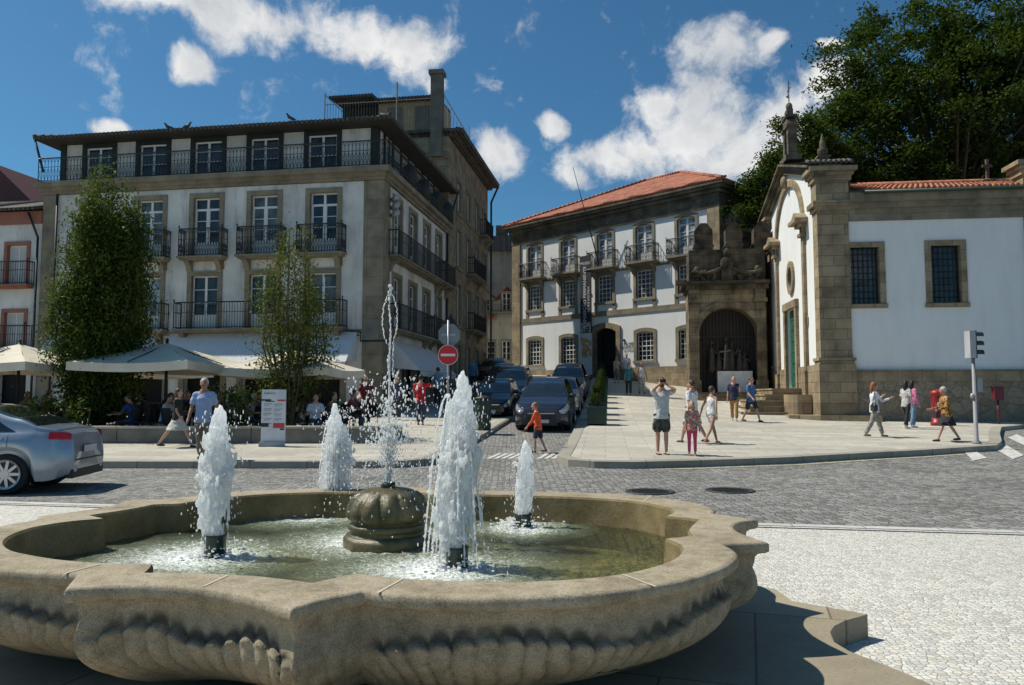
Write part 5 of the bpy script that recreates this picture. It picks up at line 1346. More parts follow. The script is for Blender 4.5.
mb = MB(); mb.prism([(-4.5, 15.6), (9.5, 15.6), (7, 17.3), (-2, 16.9)], -.5, 9.5, T=lambda p, q, c: (p, c, q)); mb.build('roof', M['tile_dark'], f2)
mb = MB(); mb.box(1.0, 1, 16.9, 2.2, 2.2, 18.4); mb.build('chimney', M['granite_dark'], f2)
# ================================================================ trees
M['leaf_dark'] = leafmat('oak_leaves', (.034, .066, .015), (.078, .122, .027))
M['leaf_horn'] = leafmat('hornbeam_leaves', (.045, .085, .018), (.11, .155, .033))
M['leaf_light'] = leafmat('young_tree_leaves', (.070, .105, .022), (.15, .17, .035))
M['leaf_box'] = leafmat('box_leaves', (.03, .06, .012), (.075, .11, .02))
M['bark'] = plain('bark', (.09, .072, .05), .9, var=.4, scale=8, bump=.8)
def leaves(mb, R, c, r, n, s, flat=.6):
    for k in range(n):
        p = Vector((c[0] + R.gauss(0, r[0]), c[1] + R.gauss(0, r[1]), c[2] + R.gauss(0, r[2])))
        a = Vector((R.gauss(0, 1), R.gauss(0, 1), R.gauss(0, flat))); a = a.normalized() if a.length > .01 else Vector((1, 0, 0))
        b = a.cross(Vector((R.gauss(0, .5), R.gauss(0, .5), 1))); b = b.normalized() if b.length > .01 else Vector((0, 1, 0))
        l = s * R.uniform(.6, 1.3); w = l * .45
        i = len(mb.v); mb.v += [tuple(p - a * l), tuple(p + b * w), tuple(p + a * l), tuple(p - b * w)]; mb.f.append((i, i + 1, i + 2, i + 3)); mb.m.append(0); mb.sm.append(False)
def crown(R, blobs, clumps, per, cr, s, mat, t, shell=.55):
    mb = MB(); tot = sum(b[3] * b[4] * b[5] for b in blobs) ; ends = []
    for b in blobs:
        nc = max(3, int(clumps * b[3] * b[4] * b[5] / tot))
        for k in range(nc):
            while True:
                d = Vector((R.uniform(-1, 1), R.uniform(-1, 1), R.uniform(-1, 1)))
                if .05 < d.length < 1: break
            q = d.length; d = d.normalized() * (q ** shell) * R.uniform(.86, 1.08)
            c = (b[0] + d.x * b[3], b[1] + d.y * b[4], b[2] + d.z * b[5]); k2 = cr * R.uniform(.6, 1.3)
            leaves(mb, R, c, (k2, k2, k2 * .62), int(per * R.uniform(.6, 1.4)), s)
            if R.random() < .12: ends.append(c)
    return mb.build('crown', mat, t), ends
def trunk(R, t, h, r, ends, fork, mat=None, maxb=60):
    mb = MB(); pts = [Vector((0, 0, -.2))]; n = 6
    for k in range(1, n + 1): pts.append(Vector((R.gauss(0, .02) * h * .3, R.gauss(0, .02) * h * .3, h * k / n)))
    for k in range(n): mb.bar(pts[k], pts[k + 1], r * (1 - .75 * k / n) * (1.25 if k == 0 else 1), n=10, r2=r * (1 - .75 * (k + 1) / n), cap=False)
    for e in ends[:maxb]:
        e = Vector(e); z = R.uniform(fork, .95) * min(h, max(e.z, h * fork)); k = min(n - 1, max(0, int(z / h * n))); s = pts[k].lerp(pts[k + 1], z / h * n - k)
        m = s.lerp(e, .5) + Vector((0, 0, (e - s).length * .12)); r0 = r * .28
        mb.bar(s, m, r0, n=6, r2=r0 * .6, cap=False); mb.bar(m, e, r0 * .6, n=5, r2=r0 * .15, cap=False)
    return mb.build('trunk', mat or M['bark'], t)
R = random.Random(11)
t = thing('oak_tree', 'huge dark green broadleaf tree towering behind the chapel roof', 'tree', (27.5, 47, g(20, 47)))
bl = [(-5.5, 0, 19.0, 3.3, 3, 4.2), (-6.4, 0, 15.5, 2.8, 3, 3.0), (0, 0, 16, 7.5, 6, 6.2), (-5.2, -1, 14.2, 4.0, 4, 4.2), (-6.0, 0, 11.0, 3.2, 3, 2.6), (5, 0, 17.5, 6.5, 5.5, 6.3), (-2.0, 1, 21.2, 4.2, 4, 3.7), (2.6, 0, 22.2, 4.2, 4, 3.5), (10, 1, 16, 6, 5, 6), (-1, -2, 10.5, 7, 4, 3)]
cr_, en = crown(R, bl, 1250, 140, .46, .14, M['leaf_dark'], t); trunk(R, t, 15, .65, en, .35, maxb=110)
t = thing('small_oak_tree', 'smaller broadleaf tree between the palace and the chapel bell gable', 'tree', (15.6, 43.9, g(10, 44)))
bl = [(2.6, .5, 12.5, 2.4, 2.0, 3.0), (1.1, 0, 13.8, 2.1, 2.2, 2.5), (-.3, 0, 11.6, 2.0, 2, 2.0), (-1.7, -.3, 9.6, 1.5, 1.4, 2.3), (1.0, 0, 10.5, 2.0, 2, 2.2), (-2.0, 0, 7.8, .9, 1, 1.4), (1.2, .5, 8.0, 2, 1.5, 2)]
cr_, en = crown(R, bl, 560, 100, .34, .115, M['leaf_dark'], t); trunk(R, t, 12, .3, en, .3, maxb=40)
def hornbeam(name, lab, x, y, top, wid, low, clumps, per, mat, stems, s=.085):
    gz = g(x, y) + .13; t = thing(name, lab, 'tree', (x, y, gz)); H = top - gz; mb = MB(); st = MB()
    for k in range(stems):
        a = 2 * PI * k / stems + R.uniform(-.3, .3); rr = wid * R.uniform(.25, .95); hh = H * R.uniform(.66, 1.0) * (1 - .26 * (rr / wid) ** 2)
        f1, f2, f3 = (.98, .85, .40) if low < .1 else (.45, .92, .78); pts = [Vector((R.gauss(0, .05), R.gauss(0, .05), 0)), Vector((rr * f1 * math.cos(a), rr * f1 * math.sin(a), hh * .32)), Vector((rr * f2 * math.cos(a), rr * f2 * math.sin(a), hh * .62)), Vector((rr * f3 * math.cos(a), rr * f3 * math.sin(a), hh))]
        for i in range(3): st.bar(pts[i], pts[i + 1], .045 * (1 - i * .28), n=6, r2=.045 * (.72 - i * .28), cap=False)
        for j in range(clumps):
            u = R.uniform(low, 1.0) ** .9 * 3; i = min(2, int(u)); c = pts[i].lerp(pts[i + 1], u - i)
            sp = wid * .20 * (1.35 - u / 3 * .75); c = c + Vector((R.gauss(0, sp), R.gauss(0, sp), R.gauss(0, .2)))
            if R.random() < .3: st.bar(pts[i].lerp(pts[i + 1], max(0, u - i - .1)), c, .012, n=4, r2=.004, cap=False)
            leaves(mb, R, c, (.13, .13, .24), int(per * R.uniform(.5, 1.5)), s, 1.2)
    mb.build('crown', mat, t); st.bar((0, 0, -.3), (0, 0, 1.0), .1, n=10, r2=.07); st.build('trunk', M['bark'], t); return t
hornbeam('hornbeam_tree', 'dense columnar hornbeam with several upright stems, in front of the left cafe facade', -12.15, 22.6, Zat(164, 22.6), 1.52, .13, 165, 28, M['leaf_horn'], 18, .058)
hornbeam('young_tree', 'lighter thin-leaved upright young tree beside the info pillar', -6.45, 22.4, Zat(216, 22.4), 1.30, .22, 55, 14, M['leaf_light'], 15, .055)
hornbeam('hornbeam_tree', 'columnar hornbeam at the far left, mostly cut off by the edge', -17.0, 23.0, 5.4, 1.35, .05, 90, 22, M['leaf_horn'], 10, .06)
def hedge(x, y, w, d, h, lab, rz=0):
    t = thing('hedge', lab, 'hedge', (x, y, g(x, y) + .13), rz, 'hedges behind the low terrace wall'); mb = MB()
    for k in range(int(w * d * h * 120)): leaves(mb, R, (R.uniform(-w / 2, w / 2), R.uniform(-d / 2, d / 2), .1 + (h - .1) * R.random() ** .8), (.08, .08, .08), 11, .06, 1)
    mb.build('foliage', M['leaf_horn'], t); s = MB()
    for k in range(8): xx = lerp(-w / 2 + .1, w / 2 - .1, k / 7); s.bar((xx, 0, 0), (xx + R.gauss(0, .1), 0, h * .8), .02, n=5)
    s.build('stem', M['bark'], t)
hedge(-7.75, 21.35, 1.1, .6, 1.5, 'dark leafy hedge between the info pillar and the second parasol')
hedge(-12.6, 21.4, 1.8, .6, 1.15, 'dark leafy hedge under the dense hornbeam')
# ================================================================ topiary boxes along the plaza edge
def planter():
    t = thing('planter_box', '', 'planter', (0, 0, 0), 0, 'row of topiary boxes along the sloping plaza edge')
    mb = MB(); pb = plain('dark_green_planter', (.02, .05, .035), .5); mb.box(-.33, -.36, .04, .33, .36, .58); mb.box(-.35, -.38, .58, .35, .38, .62)
    for k in range(9): x = -.32 + k * .08; mb.box(x - .004, -.375, .08, x + .004, -.361, .6)
    for x in (-.3, .3):
        for y in (-.3, .3): mb.box(x - .04, y - .04, 0, x + .04, y + .04, .04)
    mb.build('box', pb, t)
    for z, r in ((.92, .25), (1.25, .15)):
        f = MB()
        for k in range(520):
            d = Vector((R.gauss(0, 1), R.gauss(0, 1), R.gauss(0, 1))).normalized() * r * R.uniform(.8, 1.03); leaves(f, R, (d.x, d.y, z + d.z), (.01, .01, .01), 2, .03, 1)
        f.build('topiary_ball', M['leaf_box'], t)
    s = MB(); s.bar((0, 0, .5), (0, 0, 1.4), .03, n=6); s.build('stem', M['bark'], t); return t
P0 = planter(); ys_ = [26.6, 28.6, 30.8, 33.2, 35.6, 38.2, 41.0, 43.8]
words_ = ['front topiary box of the row, nearest the crossing', 'second topiary box from the front, beside the dark people carrier', 'third topiary box from the front of the row', 'fourth topiary box from the front of the row', 'fifth topiary box from the front, half way up the slope', 'third topiary box from the museum end of the row', 'second topiary box from the museum end of the row', 'last topiary box of the row, nearest the museum door']
for i, y in enumerate(ys_):
    x = 2.93 + .128 * (y - 26.6); o = P0 if i == 0 else dup(P0); o.location = (x, y, g(x, y) + .13); o['label'] = words_[i]; o.rotation_euler.z = -.13
# ================================================================ cafe parasols, tables, chairs
def parasol(x, y, S, zt, lab):
    gz = g(x, y) + .13; t = thing('parasol', lab, 'parasol', (x, y, gz), A_L, 'cream parasols over the cafe terrace'); h = zt - gz; e = h - .62
    mb = MB(); n = 8; sb = 8
    for q in range(4):
        a0 = PI / 4 + q * PI / 2; c0 = Vector((math.cos(a0), math.sin(a0), 0)) * S / 2 * 1.414; c1 = Vector((math.cos(a0 + PI / 2), math.sin(a0 + PI / 2), 0)) * S / 2 * 1.414
        for i in range(n):
            for j in range(sb):
                def P(u, v):
                    b = c0.lerp(c1, v) * u; sag = .07 * math.sin(PI * v) * u + .03 * math.sin(PI * u); return (b.x, b.y, lerp(h, e, u) - sag)
                mb.quad(P(i / n, j / sb), P((i + 1) / n, j / sb), P((i + 1) / n, (j + 1) / sb), P(i / n, (j + 1) / sb), 0, True)
        for j in range(sb):
            a = c0.lerp(c1, j / sb); b = c0.lerp(c1, (j + 1) / sb); za = e - .07 * math.sin(PI * j / sb); zb = e - .07 * math.sin(PI * (j + 1) / sb)
            mb.quad((a.x, a.y, za), (b.x, b.y, zb), (b.x * 1.002, b.y * 1.002, zb - .24), (a.x * 1.002, a.y * 1.002, za - .24))
    mb.build('canopy', M['cream_cloth'], t)
    mb = MB(); mb.bar((0, 0, 0), (0, 0, h + .06), .045, n=10); mb.ell((0, 0, h + .08), (.05, .05, .07), 8); mb.build('pole', M['darkwood'], t)
    for q in range(8):
        a = q * PI / 4 + PI / 4; l = S / 2 * (1.414 if q % 2 == 0 else 1) * .97; rb = MB(); rb.bar((0, 0, h - .04), (l * math.cos(a), l * math.sin(a), e - .02), .015); rb.bar((0, 0, h - .75), (l * .5 * math.cos(a), l * .5 * math.sin(a), (h + e) / 2 - .04), .012); rb.build('rib', M['darkwood'], t)
    mb = MB(); mb.box(-.4, -.4, 0, .4, .4, .1); mb.build('base', M['concrete'], t)
parasol(-10.35, 23.0, 3.7, Zat(343, 23), 'cream square parasol right of the dense hornbeam, behind the walking woman')
parasol(-14.9, 23.2, 3.7, Zat(344, 23.2), 'cream square parasol behind the silver car')
parasol(-6.75, 24.0, 3.3, Zat(349, 24), 'cream square parasol half hidden by the young tree')
parasol(-13.2, 27.2, 3.6, Zat(352, 27.2), 'cream square parasol in the back row, nearest the facade')
M['rattan'] = plain('black_rattan', (.02, .018, .016), .7); M['table'] = plain('table_top', (.10, .09, .08), .4)
def chair():
    t = thing('cafe_chair', '', 'chair', (0, 0, 0), 0, 'black chairs on the cafe terrace')
    MB().box(-.22, -.22, .43, .22, .22, .47).build('seat', M['rattan'], t)
    mb = MB()
    for k in range(6): a = -.9 + k * .36; b = a + .36; mb.quad((.25 * math.sin(a), .25 * math.cos(a) - .02, .47), (.25 * math.sin(b), .25 * math.cos(b) - .02, .47), (.27 * math.sin(b), .27 * math.cos(b) + .03, .86), (.27 * math.sin(a), .27 * math.cos(a) + .03, .86))
    mb.build('backrest', M['rattan'], t)
    for x in (-.2, .2):
        for y in (-.19, .19): MB().bar((x, y, .44), (x * 1.1, y * 1.1, 0), .014).build('leg', M['rattan'], t)
    return t
def table():
    t = thing('cafe_table', '', 'table', (0, 0, 0), 0, 'round tables on the cafe terrace')
    MB().lathe([(.36, .72), (.37, .735), (.36, .75), (.001, .751)], n=24).build('tabletop', M['table'], t)
    MB().lathe([(.03, .03), (.03, .72)], n=10).build('leg', M['rattan'], t); MB().lathe([(.25, 0), (.24, .03), (.03, .04)], n=16).build('base', M['rattan'], t); return t
CH, TB = chair(), table(); tables = []
TX = [(-17.2, 23.5), (-15.3, 22.2), (-13.6, 24.6), (-11.2, 22.3), (-9.4, 22.5), (-7.9, 23.7), (-6.2, 22.9), (-5.0, 24.4), (-10.4, 25.2), (-12.6, 26.7), (-8.4, 26.3)]
tl = ['behind the boot of the silver car', 'behind the silver car, closest to the low wall', 'under the back row parasol on its left', 'by the parasol pole, beside the walking woman', 'behind the white haired man', 'behind the info pillar hedge', 'behind the info pillar, nearest the wall', 'nearest the building corner', 'at the back, behind the walking woman', 'by the facade under the back parasol', 'by the facade, middle of the terrace']
first = True; cn = 0
for i, (x, y) in enumerate(TX):
    z = g(x, y) + .13; o = TB if i == 0 else dup(TB); o.location = (x, y, z); o['label'] = 'small round dark cafe table ' + tl[i]
    for k, a in enumerate((0.2 + i, 0.2 + i + PI)):
        c = CH if (i == 0 and k == 0) else dup(CH); c.location = (x + .62 * math.cos(a), y + .62 * math.sin(a), z); c.rotation_euler = (0, 0, a - PI / 2)
        c['label'] = 'black chair %s the table %s' % (('before' if math.sin(a) < -.4 else 'behind' if math.sin(a) > .4 else 'left of' if math.cos(a) < 0 else 'right of'), tl[i])
# low terrace wall
wl = thing('terrace_wall', 'low pale concrete wall edging the cafe terrace', 'wall', (0, 20.7, 0))
mb = MB(); seg = [(-22, -17.6), (-17.58, -13.2), (-13.18, -10.6), (-10.58, -7.0), (-6.98, -3.6)]
for a, b_ in seg: mb.box(a, 0, .0, b_, .32, .68)
mb.box(-3.58, .0, 0, -3.28, 2.4, .68); mb.build('masonry', M['concrete'], wl)
mb = MB()
for a, b_ in seg: mb.box(a + .005, -.03, .682, b_ - .005, .35, .74)
mb.build('coping', M['slab'], wl)
# info pillar
ip = thing('info_pillar', 'white information pillar with red and black printed blocks and feet, standing before the low wall', 'sign', (-6.15, 19.9, g(0, 19.9) + .13), .12)
iw = plain('pillar_white', (.62, .64, .68), .5); ir = plain('pillar_red', (.55, .06, .05), .6); ib = plain('pillar_black', (.03, .03, .03), .6); igr = plain('pillar_grey', (.25, .27, .3), .6)
mb = MB(); mb.box(-.30, -.05, .12, .30, .05, 1.46); mb.build('panel', iw, ip); MB().prism([(-.34, -.12), (.32, -.12), (.26, .14), (-.28, .14)], 0, .118).build('base', plain('pillar_base', (.3, .33, .36), .5), ip)
mb = MB()
for a, b_, c, d in ((-.30, 1.17, -.06, 1.21), (-.2, 1.145, .02, 1.17), (-.30, .50, -.11, .60), (.17, .42, .28, .46)): mb.box(a, -.054, b_, c, -.05, d)
mb.build('black_block', ib, ip)
mb = MB(); mb.box(.1, -.054, 1.16, .30, -.05, 1.2); mb.box(0.0, -.054, .47, .28, -.05, .60); mb.build('red_block', ir, ip)
mb = MB()
for k in range(5):
    for c, x in ((0, -.24), (1, .02)):
        z = 1.10 - k * .125 - c * .01; mb.box(x, -.053, z - .02, x + .2, -.05, z)
        for j in range(2): mb.box(x, -.052, z - .045 - j * .022, x + rnd.uniform(.1, .18), -.05, z - .037 - j * .022)
mb.build('printed_lines', igr, ip)
text('AGENDA', ip, (-.1, -.053, 1.36), (R90, 0, 0), .07, ib, ext=.001)
# ================================================================ signs, lamp, signals
M['sign_red'] = plain('sign_red', (.62, .02, .025), .4, var=.03); M['sign_white'] = plain('sign_white', (.75, .75, .75), .4, var=.03); M['sign_back'] = plain('sign_back_grey', (.20, .23, .24), .5, .2)
sx, sy = (448 - 512) / F * 21.5, 21.5; sg = g(sx, sy) + .13; zz = lambda y_: Zat(y_, 21.5) - sg
t = thing('no_entry_sign', 'round red no entry sign with white bar on a grey pole at the street corner', 'sign', (sx, sy, sg), .05)
MB().bar((0, .03, 0), (0, .03, zz(320)), .03, n=10).build('pole', M['steel'], t)
def disc(mb, c, r, y0, y1, n=32, a0=0, ir=0):
    P = [(c[0] + r * math.cos(2 * PI * k / n + a0), c[1] + r * math.sin(2 * PI * k / n + a0)) for k in range(n)]; mb.prism(P, y0, y1, T=lambda p, q, c_: (p, c_, q)); return mb
disc(MB(), (0, zz(355)), .285, -.02, -.005).build('rim', M['sign_white'], t); disc(MB(), (0, zz(355)), .27, -.026, -.0205).build('disc', M['sign_red'], t)
MB().box(-.2, -.031, zz(355) - .035, .2, -.0262, zz(355) + .035).build('bar', M['sign_white'], t)
o = disc(MB(), (.03, zz(334.5)), .33, .062, .075, 8, PI / 8).build('octagonal_sign_back', M['sign_back'], t)
MB().box(-.2, .045, zz(334.5) - .03, .2, .061, zz(334.5) + .03).build('bracket', M['steel'], o)
lx, ly = (450.5 - 512) / F * 30, 30; lg = g(lx, ly) + .13
t = thing('street_lamp', 'dark lantern street lamp rising behind the octagonal sign back', 'street lamp', (lx, ly, lg)); lz = lambda y_: Zat(y_, 30) - lg
MB().lathe([(.12, 0), (.12, .3), (.06, .5), (.045, 1.2), (.04, lz(336))], n=12).build('pole', M['iron'], t)
MB().lathe([(.11, lz(334)), (.19, lz(325))], n=6, sm=False).build('lantern_glass', M['glass'], t)
MB().lathe([(.24, lz(324.5)), (.15, lz(320)), (.07, lz(317)), (.05, lz(315.5)), (.02, lz(313.5))], n=6, sm=False).build('lantern_roof', M['iron'], t); MB().lathe([(.05, lz(336)), (.12, lz(334.2))], n=8).build('lantern_base', M['iron'], t)
tx_, ty_ = (973.5 - 512) / F * 20.6, 20.6; tg = g(tx_, ty_) + .13; tz = lambda y_: Zat(y_, ty_) - tg
t = thing('traffic_light', 'grey traffic signal on a pole at the plaza kerb, seen from its side', 'traffic light', (tx_, ty_, tg), 0)
MB().lathe([(.12, 0), (.12, .04), (.055, .1), (.042, tz(357))], n=14).build('pole', plain('pole_grey', (.26, .26, .27), .6), t)
mb = MB(); z0_, z1_ = tz(358), tz(331)
mb.box(-.14, -.13, z0_, .02, .13, z1_); mb.build('housing', plain('signal_grey', (.42, .42, .43), .5), t)
mb = MB(); mb.box(.021, -.14, z0_ - .01, .04, .14, z1_ + .01); mb.build('front_plate', plain('signal_dark', (.05, .06, .06), .5), t)
for k in range(3):
    zc2 = lerp(z0_, z1_, (k + .5) / 3); v = MB(); nn = 12
    for j in range(nn):
        a, b_ = PI * j / nn - .25, PI * (j + 1) / nn - .25 + (.5 if j == nn - 1 else 0); P = lambda a, x: (x, .10 * math.cos(a), zc2 + .10 * math.sin(a))
        v.quad(P(a, .04), P(b_, .04), P(b_, .26 - .0), P(a, .26)) if .1 < (j / nn) < .95 else v.quad(P(a, .04), P(b_, .04), P(b_, .16), P(a, .16))
    v.build('visor', plain('visor_dark_green', (.03, .055, .05), .5) if k == 0 else bpy.data.materials['visor_dark_green'], t)
    disc(MB(), (0, 0), .09, 0, .01, 20).build('lens', M['glass'], t, (.042, 0, zc2), R90)
MB().box(.06, -.05, tz(392), .2, .05, tz(378)).build('push_button', M['steel'], t)
MB().ell((-.06, 0, tz(396)), (.06, .06, .08), 8).build('clamp', M['steel'], t)
M['maroon'] = plain('maroon_metal', (.13, .02, .025), .5)
x, y = (1000 - 512) / F * 28.4, 28.6; t = thing('meter_post', 'dark maroon box on a short post against the chapel base', 'box on post', (x, y, g(x, y) + .13)); 
MB().box(-.17, -.1, .9, .17, .1, 1.35).build('box', M['maroon'], t); MB().bar((0, 0, 0), (0, 0, .9), .04, n=8).build('post', M['maroon'], t); MB().box(-.2, -.13, 1.352, .2, .13, 1.4).build('lid', M['maroon'], t)
x, y = (939 - 512) / F * 27.6, 27.8; t = thing('post_box', 'red pillar post box by the chapel wall, behind the old woman', 'post box', (x, y, g(x, y) + .13)); pr = plain('post_red', (.30, .015, .018), .45)
MB().lathe([(.24, 0), (.24, .14), (.20, .16), (.20, 1.10), (.23, 1.13), (.23, 1.2), (.16, 1.27), (.001, 1.31)], n=24).build('body', pr, t); MB().box(-.10, -.212, .98, .10, -.19, 1.02).build('slot', M['dark'], t); MB().box(-.09, -.214, .70, .09, -.19, .84).build('plate', M['sign_white'], t)
# bin at the mouth of the street
x, y = (483 - 512) / F * 24.6, 24.6; t = thing('litter_bin', 'dark green litter bin standing at the tip of the traffic island', 'bin', (x, y + .2, g(x, y) + .12)); mb = MB()
mb.lathe([(.22, 0), (.25, .08), (.27, .95), (.28, 1.0)], n=20); mb.build('body', plain('bin_green', (.015, .04, .03), .5), t); MB().lathe([(.285, 1.002), (.27, 1.06), (.12, 1.12), (.001, 1.13)], n=20).build('lid', M['darkwood'], t)
# pigeons on the cafe roof
def bird(px, py, D, rz, lab):
    p = pt(px, py, D); t = thing('pigeon', lab, 'bird', p, rz, 'pigeons on the roof edge'); mb = MB()
    mb.tube([(0, .16, -.02), (0, .06, 0), (0, -.06, .03), (0, -.11, .10), (0, -.13, .13)], [.015, .05, .055, .03, .027], 10); mb.tube([(0, -.14, .135), (0, -.18, .125)], [.01, .003], 6)
    mb.tube([(-.02, 0, -.03), (-.02, 0, -.1)], [.007, .007], 6); mb.tube([(.02, 0, -.03), (.02, 0, -.1)], [.007, .007], 6); mb.build('body', plain('pigeon_grey', (.04, .04, .045), .7) if 'pigeon_grey' not in bpy.data.materials else bpy.data.materials['pigeon_grey'], t)
    t.scale = (1.3, 1.3, 1.3)
bird(169, 127.5, 32.2, -1.3, 'dark pigeon on the attic roof edge, leftmost of three'); bird(187, 126.3, 32.0, 1.4, 'dark pigeon on the attic roof edge, middle of three'); bird(291, 118.5, 30.8, -1.0, 'pigeon with a lifted head on the attic roof edge, rightmost of three')

# ================================================================ cars
def paint(name, c, metal=.5, rough=.28):
    m, nt, b = nmat(name); b.inputs['Base Color'].default_value = (*c, 1); b.inputs['Metallic'].default_value = metal; b.inputs['Roughness'].default_value = rough; b.inputs['Coat Weight'].default_value = .6; b.inputs['Coat Roughness'].default_value = .04
    nt.links.new(ramp(nt, noise_(nt, objco(nt), 3, 4), [(.3, sc(c, .88)), (.7, c)]), b.inputs['Base Color']); return m
M['tyre'] = plain('tyre_rubber', (.015, .015, .015), .8); M['alloy'] = plain('alloy_rim', (.5, .5, .52), .3, .8, var=.03); M['lamp_red'] = plain('tail_lamp_red', (.45, .012, .015), .15, var=.1); M['lamp_clear'] = plain('headlamp_glass', (.42, .44, .46), .1, .4); M['plate'] = plain('number_plate', (.6, .6, .58), .5); M['chrome'] = plain('chrome_trim', (.6, .6, .6), .15, .9); M['blackplastic'] = plain('black_plastic', (.02, .02, .02), .55)
m, nt, b = nmat('car_glass'); b.inputs['Base Color'].default_value = (.012, .016, .018, 1); b.inputs['Roughness'].default_value = .03; b.inputs['Specular IOR Level'].default_value = .8; b.inputs['Coat Weight'].default_value = .5; M['car_glass'] = m
def interp(tab, x):
    if x <= tab[0][0]: return tab[0][1]
    for (a, za), (b, zb) in zip(tab, tab[1:]):
        if x <= b: return lerp(za, zb, smooth((x - a) / (b - a)) * .5 + (x - a) / (b - a) * .5)
    return tab[-1][1]
def car(lab, loc, rz, L, W, top, belt, wh, win, paintm, group=None, kind='sedan', wr=.32):
    """x = 0 front bumper .. L rear; faces -x. top/belt tables of (x, z); wh wheel x positions; win: (ws0, ws1, side0, side1, rw0, rw1)"""
    t = thing('car', lab, 'car', loc, rz, group)
    def hw(x): # half width in plan
        e = min(x, L - x); return W / 2 * (1 - .30 * max(0, 1 - e / .55) ** 2.2) - (.02 if x < L * .25 else 0)
    def sect(x):
        zt, zb = interp(top, x), min(interp(belt, x), interp(top, x) - .004); w = hw(x); end = max(0, 1 - min(x, L - x) / .35)
        z0 = .20 + .12 * end ** 1.5
        for wx in wh:
            d = abs(x - wx); ra = wr + .055
            if d < ra: z0 = max(z0, wr + math.sqrt(ra * ra - d * d) * .98)
        inw = min(w - .25, (zt - zb) * .36); rw = w - .07 - inw
        h = zb - z0
        P = [(0, z0 if z0 < .4 else .3), (w - .14, z0 if z0 < .4 else .3), (w - .035, z0), (w, z0 + h * .22), (w + .006, z0 + h * .42), (w - .006, z0 + h * .62), (w - .012, z0 + h * .66), (w - .03, z0 + h * .86), (w - .065, zb)]
        k = (zt - zb)
        P += [(lerp(w - .085, rw, .33), zb + k * .3), (lerp(w - .085, rw, .68), zb + k * .62), (rw, zb + k * .90), (rw - min(.1, .4 * k), zb + k * .975), (rw * .55, zt), (0, zt + .012)]
        return P
    xs = sorted(set([round(L * i / 84, 3) for i in range(85)] + [round(wx + s * (wr + .055) * math.cos(a * PI / 16), 3) for wx in wh for a in range(9) for s in (-1, 1)] + [.03, .07, L - .03, L - .07]))
    mb = MB(); S = [sect(x) for x in xs]; n = len(S[0])
    for sgn in (1, -1):
        base_ = len(mb.v)
        for x, P in zip(xs, S):
            for (y, z) in P:
                q = x
                if x < .2: q = x + .05 * ((z - .45) / .4) ** 2
                if x > L - .2: q = x - .05 * ((z - .5) / .4) ** 2
                mb.v.append((q, sgn * y, z))
        for i in range(len(xs) - 1):
            for j in range(n - 1):
                f = (base_ + i * n + j, base_ + i * n + j + 1, base_ + (i + 1) * n + j + 1, base_ + (i + 1) * n + j)
                mb.f.append(f if sgn < 0 else f[::-1]); mb.m.append(0); mb.sm.append(j not in (1, 2))
        for i in (0, len(xs) - 1):
            f = tuple(base_ + i * n + j for j in range(n)); mb.f.append(f); mb.m.append(0); mb.sm.append(False)
    body = mb.build('body', paintm, t)
    def surf(x, v): # v over the section polyline from index 8 to 14
        P = sect(x); v = max(0, min(n - 1.001, v)); i = int(v); a, b_ = P[i], P[i + 1]; return (x, lerp(a[0], b_[0], v - i), lerp(a[1], b_[1], v - i))
    def patch(name, x0, x1, v0, v1, mat, sg=1, nx=14, nv=8, off=.006, both=False, xf=None):
        m_ = MB()
        def pt_(u, v, s):
            xx0, xx1 = (x0, x1) if xf is None else xf(v)
            x, y, z = surf(lerp(xx0, xx1, u), lerp(v0, v1, v)); zn = off if v0 > 11 else off * .35
            return (x - (off if v0 > 11 and x < L / 2 else -off if v0 > 11 else 0), s * (y + (off if v0 < 11 else 0)), z + zn)
        for s in ((1, -1) if both else (sg,)):
            for i in range(nx):
                for j in range(nv): m_.quad(pt_(i / nx, j / nv, s), pt_((i + 1) / nx, j / nv, s), pt_((i + 1) / nx, (j + 1) / nv, s), pt_(i / nx, (j + 1) / nv, s), 0, True)
        return m_.build(name, mat, t)
    ws0, ws1, s0, s1, rw0, rw1 = win
    patch('windscreen', ws0, ws1, 11.25, 14, M['car_glass'], both=True); patch('rear_window', rw0, rw1, 11.25, 14, M['car_glass'], both=True)
    mid = (s0 + s1) / 2 + .05
    for s in (1, -1):
        fr = (ws1 - ws0) * .62; bk = (rw1 - rw0) * .62
        patch('side_window', s0, mid - .04, 8.25, 11.0, M['car_glass'], s, xf=lambda v: (s0 + fr * v, mid - .04)); patch('side_window', mid + .04, s1, 8.25, 11.0, M['car_glass'], s, xf=lambda v: (mid + .04, s1 - bk * v * .9))
        # door shut lines and sill
        m_ = MB()
        for x in (s0 + .02, mid, s1 - .1):
            for j in range(8): a = surf(x, 3.0 + j * .62); b_ = surf(x, 3.0 + (j + 1) * .62); m_.quad((a[0] - .004, s * (a[1] + .003), a[2]), (a[0] + .004, s * (a[1] + .003), a[2]), (b_[0] + .004, s * (b_[1] + .003), b_[2]), (b_[0] - .004, s * (b_[1] + .003), b_[2]))
        m_.build('shut_line', M['blackplastic'], body)
        for x in (mid - .28, s1 - .35):
            a = surf(x, 6.6); m_ = MB(); m_.box(a[0], s * a[1] - .0 if s > 0 else s * a[1] - .03, a[2] - .012, a[0] + .18, s * a[1] + .03 if s > 0 else s * a[1], a[2] + .014); m_.build('door_handle', paintm, body)
        m_ = MB(); a = surf(s0 + .12, 8.2); m_.ell((a[0], s * (a[1] + .12), a[2] + .09), (.06, .12, .075), 10); m_.bar((a[0], s * (a[1] - .02), a[2] + .03), (a[0], s * (a[1] + .06), a[2] + .07), .02); m_.build('wing_mirror', paintm, t)
